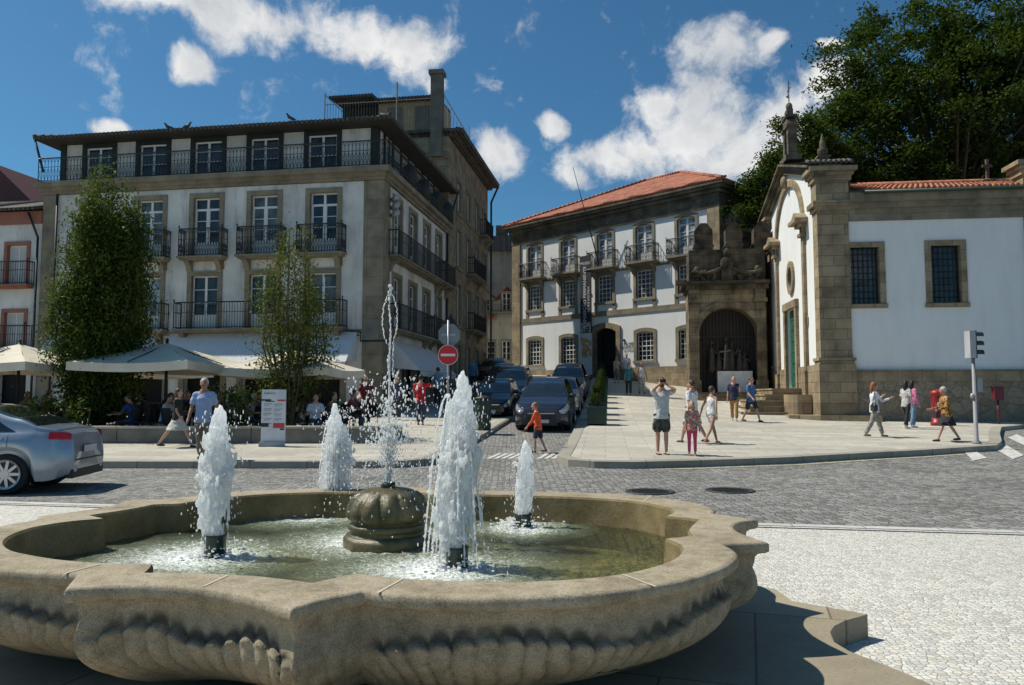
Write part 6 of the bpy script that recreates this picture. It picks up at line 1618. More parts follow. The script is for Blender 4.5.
        for wx in wh:
            w = MB(); w.lathe([(wr - .11, -.10), (wr - .03, -.105), (wr, -.08), (wr, .08), (wr - .03, .105), (wr - .11, .10)], n=36); w.v = [(x_ , z_, y_) for x_, y_, z_ in w.v]
            wo = w.build('wheel', M['tyre'], t, (wx, s * (W / 2 - .12), wr), 0)
            rm = MB(); yo = s * .118; disc(rm, (0, 0), wr - .10, s * .101, s * .104, 28)
            rm.m = [1] * len(rm.m)
            P_ = [(wr - .085, yo + s * .012), (wr - .10, yo), (wr - .125, s * .104)]
            for k in range(28):
                a, b_ = 2 * PI * k / 28, 2 * PI * (k + 1) / 28
                for (r1, y1_), (r2, y2_) in zip(P_, P_[1:]): rm.quad((r1 * math.cos(a), y1_, r1 * math.sin(a)), (r1 * math.cos(b_), y1_, r1 * math.sin(b_)), (r2 * math.cos(b_), y2_, r2 * math.sin(b_)), (r2 * math.cos(a), y2_, r2 * math.sin(a)))
            for k in range(9):
                a = 2 * PI * k / 9; d1 = .10; r1 = wr - .11
                q = [(.05 * math.cos(a + .5), .05 * math.sin(a + .5)), (r1 * math.cos(a + d1), r1 * math.sin(a + d1)), (r1 * math.cos(a - d1), r1 * math.sin(a - d1)), (.05 * math.cos(a - .5), .05 * math.sin(a - .5))]
                rm.prism(q, s * .1045, yo, T=lambda p, q_, c: (p, c, q_))
            disc(rm, (0, 0), .06, s * .105, yo + s * .008, 16)
            rm.build('rim', [M['alloy'], M['blackplastic']], wo)
            ar = MB(); disc(ar, (0, 0), wr + .04, -.16, .10 if s > 0 else -.155, 24); ar.v = [(x_, y_ * 1, z_) for x_, y_, z_ in ar.v]
            ar.build('wheel_arch', M['dark'], t, (wx, s * (W / 2 - .30), wr + .02))
    MB().box(.25, -W / 2 + .25, .19, L - .25, W / 2 - .25, .32).build('underbody', M['dark'], t)
    # front: headlamps, grille, bumper intake, plate
    def fpatch(name, v0, v1, y0, y1, z0, z1, mat, front=True, both=True, par=None, dep=.012):
        pass
    fz = interp(top, .1) - .10
    for s in (1, -1):
        patch('headlight', .05, .52, 6.3, 8.1, M['lamp_clear'], s, 8, 4, .012); MB().ell((.10, s * (W / 2 - .30), interp(belt, .1) - .11), (.07, .17, .075), 12).build('headlight', M['lamp_clear'], t)
        rz_ = interp(belt, L - .2)
        patch('tail_light', L - .32, L - .05, 6.95, 8.0, M['lamp_red'], s, 8, 4, .014)
    m_ = MB(); yg = W * .26
    for k in range(4): m_.box(-.022, -yg, .40 + k * .045, .04, yg, .425 + k * .045)
    m_.build('grille', M['blackplastic'], t)
    m_ = MB(); m_.box(-.008, -yg * 1.1, .22, .12, yg * 1.1, .36); m_.build('bumper_intake', M['blackplastic'], t)
    MB().box(-.035, -yg * .9, .60, .05, yg * .9, .625).build('grille_trim', M['chrome'], t)
    MB().box(-.03, -.26, .30, -.012, .26, .41).build('number_plate', M['plate'], t)
    MB().box(L + .002, -.26, .62, L + .016, .26, .73).build('number_plate', M['plate'], t)
    MB().box(L - .1, -W * .36, .22, L - .01, W * .36, .36).build('rear_bumper_insert', M['blackplastic'], t)
    m_ = MB(); m_.box(L - .02, -W * .33, .50, L + .012, W * .33, .515); m_.build('bumper_line', M['blackplastic'], body)
    return t
sed_top = [(0, .60), (.12, .70), (.5, .80), (1.25, .93), (2.1, 1.33), (2.6, 1.43), (3.1, 1.41), (3.75, 1.20), (4.15, 1.03), (4.45, .99), (4.55, .93)]
sed_belt = [(0, .56), (.12, .66), (.5, .76), (1.3, .88), (2.5, .93), (3.6, .965), (4.2, .97), (4.45, .96), (4.55, .90)]
mpv_top = [(0, .70), (.1, .80), (.4, .93), (1.0, 1.08), (1.85, 1.55), (2.4, 1.70), (3.4, 1.70), (4.2, 1.60), (4.5, 1.15), (4.6, .95)]
mpv_belt = [(0, .66), (.1, .76), (.4, .90), (1.0, 1.0), (2.5, 1.04), (4.3, 1.08), (4.6, .90)]
hat_top = [(0, .60), (.1, .70), (.4, .82), (.95, .95), (1.75, 1.35), (2.3, 1.46), (3.1, 1.44), (3.7, 1.30), (3.95, .98), (4.05, .85)]
hat_belt = [(0, .56), (.1, .66), (.4, .79), (1.0, .89), (2.5, .94), (3.7, .98), (4.05, .82)]
SED = dict(L=4.55, W=1.80, top=sed_top, belt=sed_belt, wh=(.86, 3.64), win=(1.42, 2.18, 1.62, 3.75, 3.12, 4.02))
MPV = dict(L=4.6, W=1.86, top=mpv_top, belt=mpv_belt, wh=(.88, 3.65), win=(1.1, 1.95, 1.35, 4.05, 4.24, 4.48))
HAT = dict(L=4.05, W=1.72, top=hat_top, belt=hat_belt, wh=(.8, 3.28), win=(1.05, 1.9, 1.3, 3.45, 3.72, 3.92))
silver = paint('silver_blue_paint', (.33, .39, .45), .6, .3); navy = paint('dark_navy_paint', (.025, .03, .05), .4); black = paint('black_paint', (.012, .013, .018), .3); silv = paint('silver_paint', (.42, .43, .45), .6, .3); blue = paint('dark_blue_paint', (.02, .035, .09), .4); greyp = paint('graphite_paint', (.09, .10, .12), .5)
# silver saloon driving out of the picture on the left (front towards -x)
xr_ = pl(101, 480, .0)[0]
car('silver blue saloon car leaving at the far left, its red tail light showing', (-7.2 - 4.5, 13.2 - .68, 0), .15, paintm=silver, **SED)
# parked cars face down the street towards the crossing: rotate so that the front (-x) points to -y
def parked(lab, px, D, spec, p, dr=0):
    x = (px - 512) / F * D; rz = PI / 2 - .13 + dr; o = car(lab, (x, D, g(x, D + 1.5) - .02), rz, paintm=p, group='cars parked up the side street', **spec)
    o.rotation_euler = (0, 0, rz); o.rotation_mode = 'XYZ'
    sl = math.atan2(g(x, D + 4) - g(x, D), 4); o.rotation_euler = (Matrix.Rotation(rz, 4, 'Z') @ Matrix.Rotation(-sl, 4, 'Y')).to_euler(); o.location.z = g(x, D) + .01; return o
parked('dark navy people carrier at the front of the right hand row, facing the crossing', 541, 25.3, MPV, navy)
parked('silver estate car directly behind the dark navy people carrier', 556.5, 31.2, SED, silv)
parked('pale grey van-like people carrier near the museum banner post', 566.5, 37.4, MPV, greyp)
parked('black hatchback with headlights towards us, in the left hand row beside the island', 489, 29.6, HAT, black, .02)
parked('dark grey people carrier behind the black hatchback in the left hand row', 507, 35.2, MPV, greyp, .02)
parked('dark blue hatchback at the top of the left hand row', 499, 41.5, HAT, blue)
parked('black car highest up the street, before the pale old house', 489, 47.5, SED, black)
# ================================================================ people
SK = {}
def cloth(c, rough=.85):
    k = tuple(round(x, 3) for x in c)
    if k not in SK: SK[k] = plain('cloth', c, rough, var=.12, scale=9)
    return SK[k]
skin = plain('skin', (.48, .27, .19), .55, var=.08, scale=12); skin_tan = plain('tanned_skin', (.36, .19, .12), .55, var=.08, scale=12)
HAIRC = {'brown': plain('brown_hair', (.06, .035, .02), .6), 'black': plain('black_hair', (.015, .012, .01), .55), 'grey': plain('grey_hair', (.42, .41, .40), .7), 'blond': plain('blond_hair', (.38, .24, .11), .6), 'ginger': plain('ginger_hair', (.24, .09, .03), .6)}
FOLD = bpy.data.textures.new('folds', 'CLOUDS'); FOLD.noise_scale = .085; FOLD.noise_depth = 2
def rs(o, v, smooth_it=4, folds=False):
    m = o.modifiers.new('remesh', 'REMESH'); m.mode = 'VOXEL'; m.voxel_size = v; m.use_smooth_shade = True
    s = o.modifiers.new('smooth', 'SMOOTH'); s.iterations = smooth_it; s.factor = .5
    if folds: d = o.modifiers.new('folds', 'DISPLACE'); d.texture = FOLD; d.strength = .035; d.mid_level = .45; d.texture_coords = 'OBJECT' if False else 'LOCAL'
    return o
def ik(a, b, l1, l2, hint):
    d = b - a; L = min(d.length, (l1 + l2) * .995); d.normalize(); b = a + d * L
    x = (l1 * l1 - l2 * l2 + L * L) / (2 * L); h = math.sqrt(max(0, l1 * l1 - x * x)); n = Vector(hint) - d * Vector(hint).dot(d); n.normalize(); return a + d * x + n * h, b
def person(lab, px, D, rot, H=1.75, sex='m', legs=((5, 5), (-5, 0)), arms=((10, 15), (-10, 15)), ab=(8, 8), top=('tee', (.6, .6, .6)), bot=('trousers', (.1, .1, .12)), shoes=(.05, .05, .05), hair='brown', hairlen=0, sk=None, lean=0, head_yaw=0, ikh=None, near=False, ground='plaza', x=None, y=None, cat='person', beard=False, glasses=False, extras=None, sit=False, z=None, group=None, bald=False):
    D_ = D; x = (px - 512) / F * D if x is None else x; y = D if y is None else y
    gz = (g(x, y) + {'plaza': .133, 'road': .005}[ground]) if z is None else z
    t = thing('person', lab, cat, (x, y, gz), rot, group); k = H / 1.75; t.scale = (k, k, k)
    child = H < 1.4; sk = sk or skin; fem = sex == 'f'
    sh = .155 if fem else .185; hp = .09; rad = math.radians
    zh = .90
    def leg(side, a, kn):
        hpt = Vector((side * hp, 0, zh)); d1 = Vector((0, -math.sin(rad(a)), -math.cos(rad(a)))); kp = hpt + d1 * .43; d2 = Vector((side * .0, -math.sin(rad(a - kn)), -math.cos(rad(a - kn)))); an = kp + d2 * .41; return hpt, kp, an, d2
    Lg = [leg(1, *legs[0]), leg(-1, *legs[1])]
    low = min(l[2].z for l in Lg) - .075; dz = -low if not sit else 0
    if sit: dz = .50 - zh
    off = Vector((0, 0, dz)); Lg = [(a + off, b + off, c + off, d) for a, b, c, d in Lg]; hz = zh + dz
    ln = rad(lean); up = Vector((0, -math.sin(ln), math.cos(ln)))
    pel = Vector((0, 0, hz + .02)); wa = pel + up * .17; chs = pel + up * .37; nk = pel + up * .53; nk2 = nk + up * .05 + Vector((0, -.015, 0)); hd = nk2 + up * .10 + Vector((0, -.015, 0))
    vox = .010 if near else .0145 if D_ < 26 else .019
    b = MB(); q = .93 if fem else 1
    tor = [(pel - up * .03, .155 * (1.03 if fem else .97)), (wa, .118 if fem else .142), (chs, .138 if fem else .165), (nk - up * .06, .12 * q)]
    b.tube([p for p, r in tor], [r for p, r in tor], 14, sq=(1, .64)); b.tube([nk - up * .08, nk2 + up * .02], [.062 * q, .052 * q], 10)
    b.tube([nk - up * .075 + Vector((-sh + .01, 0, -.01)), nk - up * .05, nk - up * .075 + Vector((sh - .01, 0, -.01))], [.052 * q, .06, .052 * q], 10)
    hs = 1.12 if child else 1.0; Rh = Matrix.Rotation(rad(head_yaw), 3, 'Z'); hv = lambda v: hd + Rh @ (Vector(v) * hs)
    b.ell(hd, (.076 * hs, .094 * hs, .112 * hs), 16); b.tube([hv((0, -.03, -.05)), hv((0, -.055, -.095))], [.05 * hs, .028 * hs], 10)
    b.tube([hv((0, -.092, .012)), hv((0, -.112, -.022))], [.010, .014], 8)
    for s in (1, -1): b.ell(hv((s * .078, .01, -.005)), (.012, .02, .032), 8); b.ell(hv((s * .04, -.07, -.03)), (.022, .02, .022), 8)
    hands = []
    for i, s in enumerate((1, -1)):
        sp = nk - up * .085 + Vector((s * sh, 0, 0)); fl, el = arms[i]
        if ikh and ikh[i]:
            tgt, hint = ikh[i]; e, w = ik(sp, hd + Vector(tgt) if len(tgt) == 3 else sp, .29, .25, hint)
        else:
            a_ = rad(ab[i]); d = Vector((s * math.sin(a_), -math.sin(rad(fl)) * math.cos(a_), -math.cos(rad(fl)) * math.cos(a_))); e = sp + d * .29
            d2 = Vector((s * math.sin(a_) * .5, -math.sin(rad(fl + el)), -math.cos(rad(fl + el)))).normalized(); w = e + d2 * .25
        aq = .86 if fem else 1
        b.tube([sp, sp.lerp(e, .4), e, e.lerp(w, .3), w], [.050 * aq, .046 * aq, .036 * aq, .038 * aq, .025 * aq], 10)
        d = (w - e).normalized(); sd = d.cross(Vector((0, 1, 0))); sd = sd.normalized() if sd.length > .1 else Vector((1, 0, 0)); fw = d.cross(sd)
        pm = w + d * .05; b.tube([w, pm, w + d * .085], [.026, .030, .027], 8); fr = .0095 if near else .0115
        for j, (o_, l) in enumerate(((-.027, .062), (-.009, .072), (.009, .068), (.026, .052))):
            f0 = w + d * .085 + fw * o_; f1 = f0 + d * l * .55; f2 = f1 + (d * .75 + sd * (.5 * s)).normalized() * l * .45; b.tube([f0 - d * .03, f1, f2], [fr, fr, fr * .85], 6)
        b.tube([w + d * .03 - fw * .02, w + d * .055 - fw * .05, w + d * .085 - fw * .055], [.013, .011, .010], 6)
        hands.append((sp, e, w, d))
    for i, (a, kn, an, d2) in enumerate(Lg):
        lq = .93 if fem else 1
        b.tube([a, a.lerp(kn, .5), kn, kn.lerp(an, .3), an], [.083 * lq, .07 * lq, .05 * lq, .052 * lq, .034 * lq], 12)
        b.tube([an + Vector((0, .02, -.045)), an + Vector((0, -.09, -.055)), an + Vector((0, -.15, -.058))], [.03, .028, .02], 8)
    rs(b.build('body', sk, t), vox, 3)
    # face
    e_ = MB()
    for s in (1, -1): e_.ell(hv((s * .032, -.085, .012)), (.013, .008, .008), 8)
    e_.build('eyes', cloth((.03, .025, .02)), t) if not glasses else None
    if glasses:
        gl_ = MB(); 
        for s in (1, -1): gl_.ell(hv((s * .034, -.092, .014)), (.029, .010, .020), 8); gl_.bar(hv((s * .06, -.085, .018)), hv((s * .08, .0, .012)), .005)
        gl_.build('sunglasses', cloth((.01, .01, .01), .2), t)
    MB().ell(hv((0, -.094, -.052)), (.024, .008, .008), 8).build('mouth', cloth((.30, .09, .07)), t)
    if hair and not bald:
        h = MB(); h.ell(hv((0, .026, .030)), (.088 * hs, .096 * hs, .102 * hs), 16)
        if hairlen: 
            h.tube([hv((0, .06, .0)), hv((0, .085, -.1)), hv((0, .085, -.1 - hairlen))], [.075, .07, .045], 12)
            for s in (1, -1): h.tube([hv((s * .055, .02, .03)), hv((s * .075, .03, -.06)), hv((s * .07, .05, -.08 - hairlen * .6))], [.035, .028, .02], 8)
        ho = h.build('hair', HAIRC[hair], t); rs(ho, vox * .9, 1)
    if beard: MB().ell(hv((0, -.055, -.075)), (.052, .045, .04), 12).build('beard', HAIRC['brown'], t)
    # clothes
    kt, ct = top; m = ct if isinstance(ct, bpy.types.Material) else cloth(ct)
    c = MB(); e2 = .016 if kt != 'jacket' else .03; hem = -.14 if kt != 'jacket' else -.24
    if kt == 'tank': hem = -.03
    c.tube([pel + Vector((0, 0, hem)), pel + up * .03, wa, chs, nk - up * .075, nk - up * .01], [(.168 if fem else .182) + e2 * .9, (.158 if fem else .155) + e2 * .8, (.122 if fem else .146) + e2 * 1.2, (.14 if fem else .168) + e2, .11 + e2 * .5, .068], 16, sq=(1, .72), flat=True)
    if kt != 'tank':
        c.tube([nk - up * .085 + Vector((-sh + .01, 0, 0)), nk - up * .065, nk - up * .085 + Vector((sh - .01, 0, 0))], [.056, .068, .056], 10)
    else:
        for s in (1, -1): c.tube([chs + Vector((s * .08, 0, .08)), nk - up * .06 + Vector((s * .10, 0, .01))], [.05, .03], 8)
    if fem:
        for s in (1, -1): c.ell(chs + Vector((s * .062, -.078, -.03)), (.058, .045, .055), 10)
    for (sp, e, w, d) in hands:
        if kt in ('tee', 'polo'): c.tube([sp, sp.lerp(e, .72)], [.060, .064], 10, flat=True)
        elif kt in ('long', 'jacket'): q2 = .01 if kt == 'jacket' else 0; c.tube([sp, e, e.lerp(w, .93)], [.060 + q2, .048 + q2, .036 + q2], 10, flat=True)
    rs(c.build('jacket' if kt == 'jacket' else 'shirt', m, t), vox * 1.15, 4, True)
    kb, cb = bot; m = cb if isinstance(cb, bpy.types.Material) else cloth(cb); c = MB()
    if kb == 'skirt':
        kz = min(Lg[0][1].z, Lg[1][1].z); sp_ = abs(Lg[0][1].y - Lg[1][1].y) * .5; my = (Lg[0][1].y + Lg[1][1].y) / 2
        c.tube([pel + Vector((0, 0, .06)), pel + Vector((0, 0, -.08)), Vector((0, my * .6, lerp(pel.z, kz, .55))), Vector((0, my, kz + .04))], [.135, .170, .175 + sp_ * .35, .17 + sp_ * .75], 18, sq=(1, .86), flat=True)
    else:
        c.tube([pel + up * .07, pel - up * .06], [.138 if fem else .15, .166 if fem else .160], 14, sq=(1, .70))
        lo = {'shorts': ('k', .97, .082), 'short': ('k', .45, .092), 'trousers': ('a', .94, .062), 'leggings': ('a', .9, .048)}[kb]
        for a, kn, an, d2 in Lg:
            if lo[0] == 'k': c.tube([a, a.lerp(kn, .5), a.lerp(kn, lo[1])], [.098, .094, lo[2]], 12, flat=True)
            else: 
                w1 = .072 if kb == 'trousers' else .057; c.tube([a, a.lerp(kn, .5), kn, kn.lerp(an, .5), kn.lerp(an, lo[1])], [.095, .085 if kb == 'trousers' else .078, w1, lo[2] + .006, lo[2]], 12, flat=True)
    rs(c.build({'skirt': 'skirt', 'shorts': 'shorts', 'short': 'shorts', 'trousers': 'trousers', 'leggings': 'leggings'}[kb], m, t), vox * 1.15, 4, kb != 'leggings')
    if shoes:
        for a, kn, an, d2 in Lg:
            s = MB(); s.tube([an + Vector((0, .03, -.045)), an + Vector((0, -.08, -.052)), an + Vector((0, -.155, -.055))], [.037, .038, .028], 10); s.box(an.x - .035, an.y - .17, an.z - .085, an.x + .035, an.y + .06, an.z - .07) if False else None
            rs(s.build('shoe', cloth(shoes), t), vox, 1)
    if extras: extras(t, dict(hd=hd, hv=hv, hands=hands, pel=pel, chs=chs, k=k, nk=nk))
    return t
def bag(lab, p, s, c, strap_to=None, name='handbag'):
    t = thing(name, lab, 'bag', p); mb = MB(); mb.ell((0, 0, -.16 * s), (.07 * s, .16 * s, .15 * s), 14); mb.box(-.06 * s, -.14 * s, -.28 * s, .06 * s, .14 * s, -.1 * s); rs(mb.build('pouch', cloth(c, .5), t), .015, 2)
    mb = MB()
    if strap_to is None: pts = [(0, .1 * s * math.cos(a), -.06 + .18 * s * math.sin(a)) for a in [PI * i / 8 for i in range(9)]]
    else: pts = [(0, .1, -.1), tuple(Vector(strap_to)), (0, -.1, -.1)]
    for a, b_ in zip(pts, pts[1:]): mb.bar(a, b_, .010)
    mb.build('strap', cloth(c, .5), t); return t
RT, LT = PI / 2, -PI / 2
camo = pattern('camouflage_cloth', (.05, .055, .045), [(.09, .09, .07), (.035, .035, .03), (.12, .115, .09)], 16)
floral = pattern('red_floral_cloth', (.55, .08, .07), [(.6, .55, .5), (.5, .1, .12), (.15, .25, .12), (.7, .35, .2)], 34)
floral2 = pattern('floral_shorts_cloth', (.55, .56, .55), [(.1, .25, .2), (.6, .6, .6), (.25, .1, .12)], 22)
leop = pattern('patterned_brown_cloth', (.20, .09, .02), [(.42, .22, .05), (.05, .03, .02), (.5, .28, .06)], 30)
pat3 = pattern('speckled_trouser_cloth', (.5, .48, .42), [(.25, .22, .2), (.6, .58, .52)], 30)
# photographer
ph = person('bearded man in a pale grey polo and camouflage shorts, taking a photo', 661, 18.0, .05, 1.80, legs=((3, 2), (-2, 0)), top=('polo', (.55, .55, .54)), bot=('shorts', camo), shoes=None, hair='brown', beard=True, near=True,
            ikh=[((.07, -.13, -.035), (1, -.3, -.9)), ((-.07, -.13, -.035), (-1, -.3, -.9))])
fs = MB()
for sx_ in (.09, -.09): fs.box(sx_ - .045, -.17, -.004 + .0, sx_ + .045, .06, .014)
fs.build('flip_flop', cloth((.05, .03, .02)), ph)
mt_ = MB(); [mt_.box(s * .175 - .03, -.06, .54, s * .175 + .015, .06, .70) for s in (1, -1)]; rs(mt_.build('cargo_pocket', camo, ph), .012, 2)
cp = Vector(ph.location) + Matrix.Rotation(.05, 3, 'Z') @ Vector((0, -.16, 1.655 * 1.80 / 1.75)); cam = thing('camera', 'small black camera held to the face of the man in the grey polo', 'camera', cp, .05)
MB().box(-.065, -.03, -.04, .065, .03, .04).build('camera_body', M['blackplastic'], cam); mb = MB(); mb.lathe([(.032, 0), (.034, .05), (.026, .055), (.024, .02)], n=18); mb.v = [(x_, -z_ - .03, y_) for x_, y_, z_ in mb.v]; mb.build('lens', M['blackplastic'], cam)
person('blond girl in a red flowered top and pink leggings, standing beside the photographer', 691, 17.75, -.1, 1.24, 'f', legs=((4, 4), (-3, 0)), arms=((5, 15), (0, 12)), top=('tee', floral), bot=('leggings', (.55, .06, .16)), shoes=(.45, .25, .2), hair='blond', hairlen=.06, near=True)
person('man in a white T-shirt and flowered shorts walking behind the girl in pink leggings', 691.5, 20.8, PI + .7, 1.76, legs=((24, 8), (-22, 12)), arms=((-15, 20), (15, 60)), top=('tee', (.68, .68, .70)), bot=('shorts', floral2), shoes=(.04, .04, .05), hair='brown', head_yaw=10)
person('woman in a white sleeveless top and very short white shorts, striding away', 711, 20.6, PI - .85, 1.62, 'f', legs=((28, 6), (-26, 14)), arms=((-25, 10), (-30, 20)), ab=(16, 18), top=('tank', (.68, .68, .68)), bot=('short', (.7, .7, .72)), shoes=(.35, .15, .08), hair='brown', hairlen=0, sk=skin_tan)
person('balding man in a navy shirt and mustard trousers, one hand to his chest', 733.5, 29.5, -.35, 1.74, legs=((16, 8), (-12, 10)), arms=((35, 95), (0, 10)), top=('polo', (.02, .025, .06)), bot=('trousers', (.36, .20, .06)), shoes=(.5, .5, .5), hair=None, bald=True)
person('man in a blue T-shirt, navy shorts and sunglasses, striding beside the balding man', 750.5, 29.5, .55, 1.78, legs=((24, 6), (-18, 14)), arms=((-12, 25), (15, 35)), top=('tee', (.05, .13, .30)), bot=('shorts', (.02, .025, .045)), shoes=(.03, .03, .03), hair='brown', glasses=True)
a = person('ginger woman in a white shirt and grey trousers, walking with one hand raised', 873, 22.6, RT, 1.66, 'f', legs=((22, 6), (-18, 12)), arms=((30, 95), (35, 75)), top=('long', (.66, .66, .72)), bot=('trousers', (.27, .25, .22)), shoes=(.25, .23, .22), hair='ginger', hairlen=.14)
bag('black shoulder bag at the hip of the ginger woman in white', Vector(a.location) + Vector((-.12, -.24, 1.02)), .95, (.02, .02, .02), (.1, .1, .42), 'shoulder_bag')
person('young woman in a pale tee and black leggings near the chapel wall', 905, 25.6, RT + .5, 1.62, 'f', legs=((12, 4), (-14, 8)), arms=((5, 30), (0, 15)), top=('tee', (.48, .46, .44)), bot=('leggings', (.02, .02, .022)), shoes=(.7, .7, .7), hair='black', hairlen=.12)
person('young woman in a pink top and blue jeans beside the one in black leggings', 911.5, 26.3, RT + .2, 1.62, 'f', legs=((8, 4), (-8, 6)), arms=((5, 30), (0, 20)), top=('long', (.62, .18, .32)), bot=('trousers', (.14, .24, .36)), shoes=(.65, .65, .65), hair='black', hairlen=.12)
a = person('old woman in a brown patterned jacket and black skirt, walking by the kerb', 945, 21.3, LT, 1.58, 'f', legs=((26, 4), (-22, 12)), arms=((15, 60), (10, 70)), top=('jacket', leop), bot=('skirt', (.02, .02, .022)), shoes=(.06, .03, .03), hair='grey', lean=6)
bag('black handbag carried by the old woman in the patterned jacket', Vector(a.location) + Vector((-.42, -.2, .92)), 1.0, (.05, .015, .02))
person('boy in an orange top and dark shorts crossing the street mouth', 538, 19.6, LT - .25, 1.28, legs=((12, 10), (-10, 14)), arms=((20, 20), (-5, 15)), top=('long', (.75, .10, .025)), bot=('shorts', (.025, .03, .045)), shoes=(.12, .05, .04), hair='ginger', ground='road', near=True, head_yaw=0, lean=8)
person('woman in a teal top and black trousers walking down from the museum', 628.5, 39.5, -.1, 1.66, 'f', legs=((10, 4), (-10, 8)), arms=((10, 60), (0, 20)), top=('tee', (.02, .17, .19)), bot=('trousers', (.02, .02, .022)), hair='brown', hairlen=.08)
person('dark haired woman in a white top and speckled trousers beside the one in teal', 641.5, 40.5, .1, 1.70, 'f', legs=((12, 4), (-8, 8)), arms=((5, 20), (0, 20)), ab=(14, 14), top=('tank', (.6, .58, .62)), bot=('trousers', pat3), hair='black', hairlen=.22, sk=skin_tan)
person('man in a white shirt near the museum lettering', 626.5, 47.0, 0, 1.78, legs=((8, 4), (-6, 4)), arms=((10, 50), (0, 20)), top=('polo', (.62, .62, .68)), bot=('trousers', (.12, .13, .16)), hair='black')
person('woman in beige clothes outside the museum door', 616.5, 46.4, .2, 1.6, 'f', legs=((8, 4), (-6, 4)), arms=((20, 60), (0, 20)), top=('tee', (.42, .36, .28)), bot=('skirt', (.16, .14, .12)), hair='blond', hairlen=.08)
person('white haired man in a light blue shirt and khaki trousers, behind the water jet', 205, 16.9, .15, 1.80, legs=((8, 3), (-8, 8)), arms=((-5, 18), (5, 25)), ab=(12, 12), top=('polo', (.34, .42, .62)), bot=('trousers', (.20, .165, .12)), shoes=(.03, .02, .02), hair='grey', near=True, sk=skin_tan)
person('woman in a black top and white skirt striding past the low wall', 179, 19.6, RT - .1, 1.60, 'f', legs=((30, 4), (-30, 8)), arms=((-15, 10), (15, 20)), top=('tee', (.02, .02, .022)), bot=('skirt', (.52, .50, .46)), shoes=(.02, .02, .02), hair='brown', hairlen=.08)
person('person in a red shirt seen from behind, one arm out, at the corner', 421, 26.5, PI, 1.74, legs=((8, 4), (-6, 4)), arms=((10, 15), (75, 20)), ab=(10, 55), top=('tee', (.55, .02, .03)), bot=('trousers', (.05, .05, .07)), hair='black')
person('person in a light blue shirt further up the side street', 438, 33.5, PI, 1.76, legs=((8, 4), (-6, 4)), arms=((5, 15), (0, 15)), top=('tee', (.12, .30, .42)), bot=('trousers', (.04, .04, .05)), hair='brown')
person('person in a teal shirt far up the street beside the black car', 473, 42, 0, 1.74, legs=((8, 4), (-6, 4)), top=('tee', (.06, .2, .36)), bot=('trousers', (.04, .04, .05)), hair='black')
person('standing waiter in dark clothes at the corner of the cafe', 366, 26.0, .4, 1.75, arms=((15, 70), (10, 60)), top=('tee', (.16, .03, .03)), bot=('trousers', (.03, .03, .035)), hair='brown')
person('woman in a dark blue top standing by the side shop door', 397, 28.5, .4, 1.66, 'f', arms=((15, 50), (0, 20)), top=('long', (.06, .06, .12)), bot=('trousers', (.05, .05, .06)), hair='blond', hairlen=.1)
# seated customers
seated = [(165, 22.2, RT, (.56, .57, .62), 'black', 'm', 'man in a white T-shirt bending over a cafe table right of the dense hedge'), (135, 22.3, LT, (.03, .06, .22), 'brown', 'm', 'seated customer in dark blue, right of the dense hornbeam trunk'),
          (122, 22.9, RT, (.30, .05, .04), 'brown', 'f', 'seated customer in dark red, behind the dense hedge'), (238, 22.6, LT, (.45, .43, .40), 'brown', 'f', 'seated customer in a cream top between the water jet and the info pillar'),
          (303, 22.7, LT + .4, (.60, .55, .46), 'black', 'f', 'seated customer in a cream top just right of the info pillar'), (316, 22.4, .3, (.55, .58, .66), 'brown', 'm', 'seated man in a white shirt facing us, right of the info pillar'),
          (337, 23.9, -.3, (.05, .16, .05), 'blond', 'f', 'seated customer in a green top near the building corner'), (349, 24.6, RT, (.25, .05, .05), 'brown', 'm', 'seated customer in maroon nearest the building corner'),
          (62, 22.6, RT, (.05, .05, .07), 'black', 'm', 'seated customer in black above the boot of the silver car'), (45, 23.6, RT, (.20, .05, .05), 'brown', 'f', 'seated customer in dark red behind the silver car roof'), (72, 22.3, LT, (.03, .04, .08), 'brown', 'm', 'seated customer in navy left of the dense hedge'),
          (189, 24.6, .3, (.05, .05, .14), 'brown', 'm', 'seated customer in navy behind the walking woman'), (222, 23.4, -.2, (.22, .03, .03), 'grey', 'm', 'seated customer in red behind the white haired man'), (262, 23.6, .2, (.14, .14, .16), 'black', 'm', 'seated customer in grey behind the info pillar')]
seated += [(108, 23.6, RT, (.10, .10, .12), 'brown', 'm', 'seated customer in charcoal deep under the dense hornbeam'), (150, 23.6, LT, (.05, .10, .12), 'black', 'f', 'seated customer in petrol blue right of the parasol pole'), (177, 23.2, LT + .4, (.14, .05, .10), 'brown', 'f', 'seated customer in plum, hidden behind the walking woman'),
          (250, 22.9, RT, (.40, .40, .42), 'grey', 'm', 'seated customer in pale grey left of the info pillar'), (292, 23.6, RT, (.20, .16, .25), 'brown', 'f', 'seated customer in lilac peeping out beside the info pillar'), (328, 23.0, RT, (.34, .12, .08), 'black', 'f', 'seated customer in rust between the white shirt and green top'),
          (358, 25.4, LT, (.12, .09, .08), 'brown', 'm', 'seated customer in brown at the corner pier'), (30, 24.2, .3, (.25, .22, .20), 'brown', 'f', 'seated customer in taupe over the silver car roof')]
for px, D, r, c, hr, sx_, lab in seated:
    x = (px - 512) / F * D; z = g(x, D) + .13
    person(lab, px, D, r, 1.7, sx_, legs=((84, 82), (80, 86)), arms=((35, 50), (30, 60)), top=('tee', c), bot=('trousers', (.07, .08, .12)), hair=hr, hairlen=.08 if sx_ == 'f' else 0, sit=True, z=z, lean=12)
    c_ = dup(CH, (x, D, z), r, 'black chair under the ' + ' '.join(lab.replace('seated ', '').replace(',', '').split()[:8]))
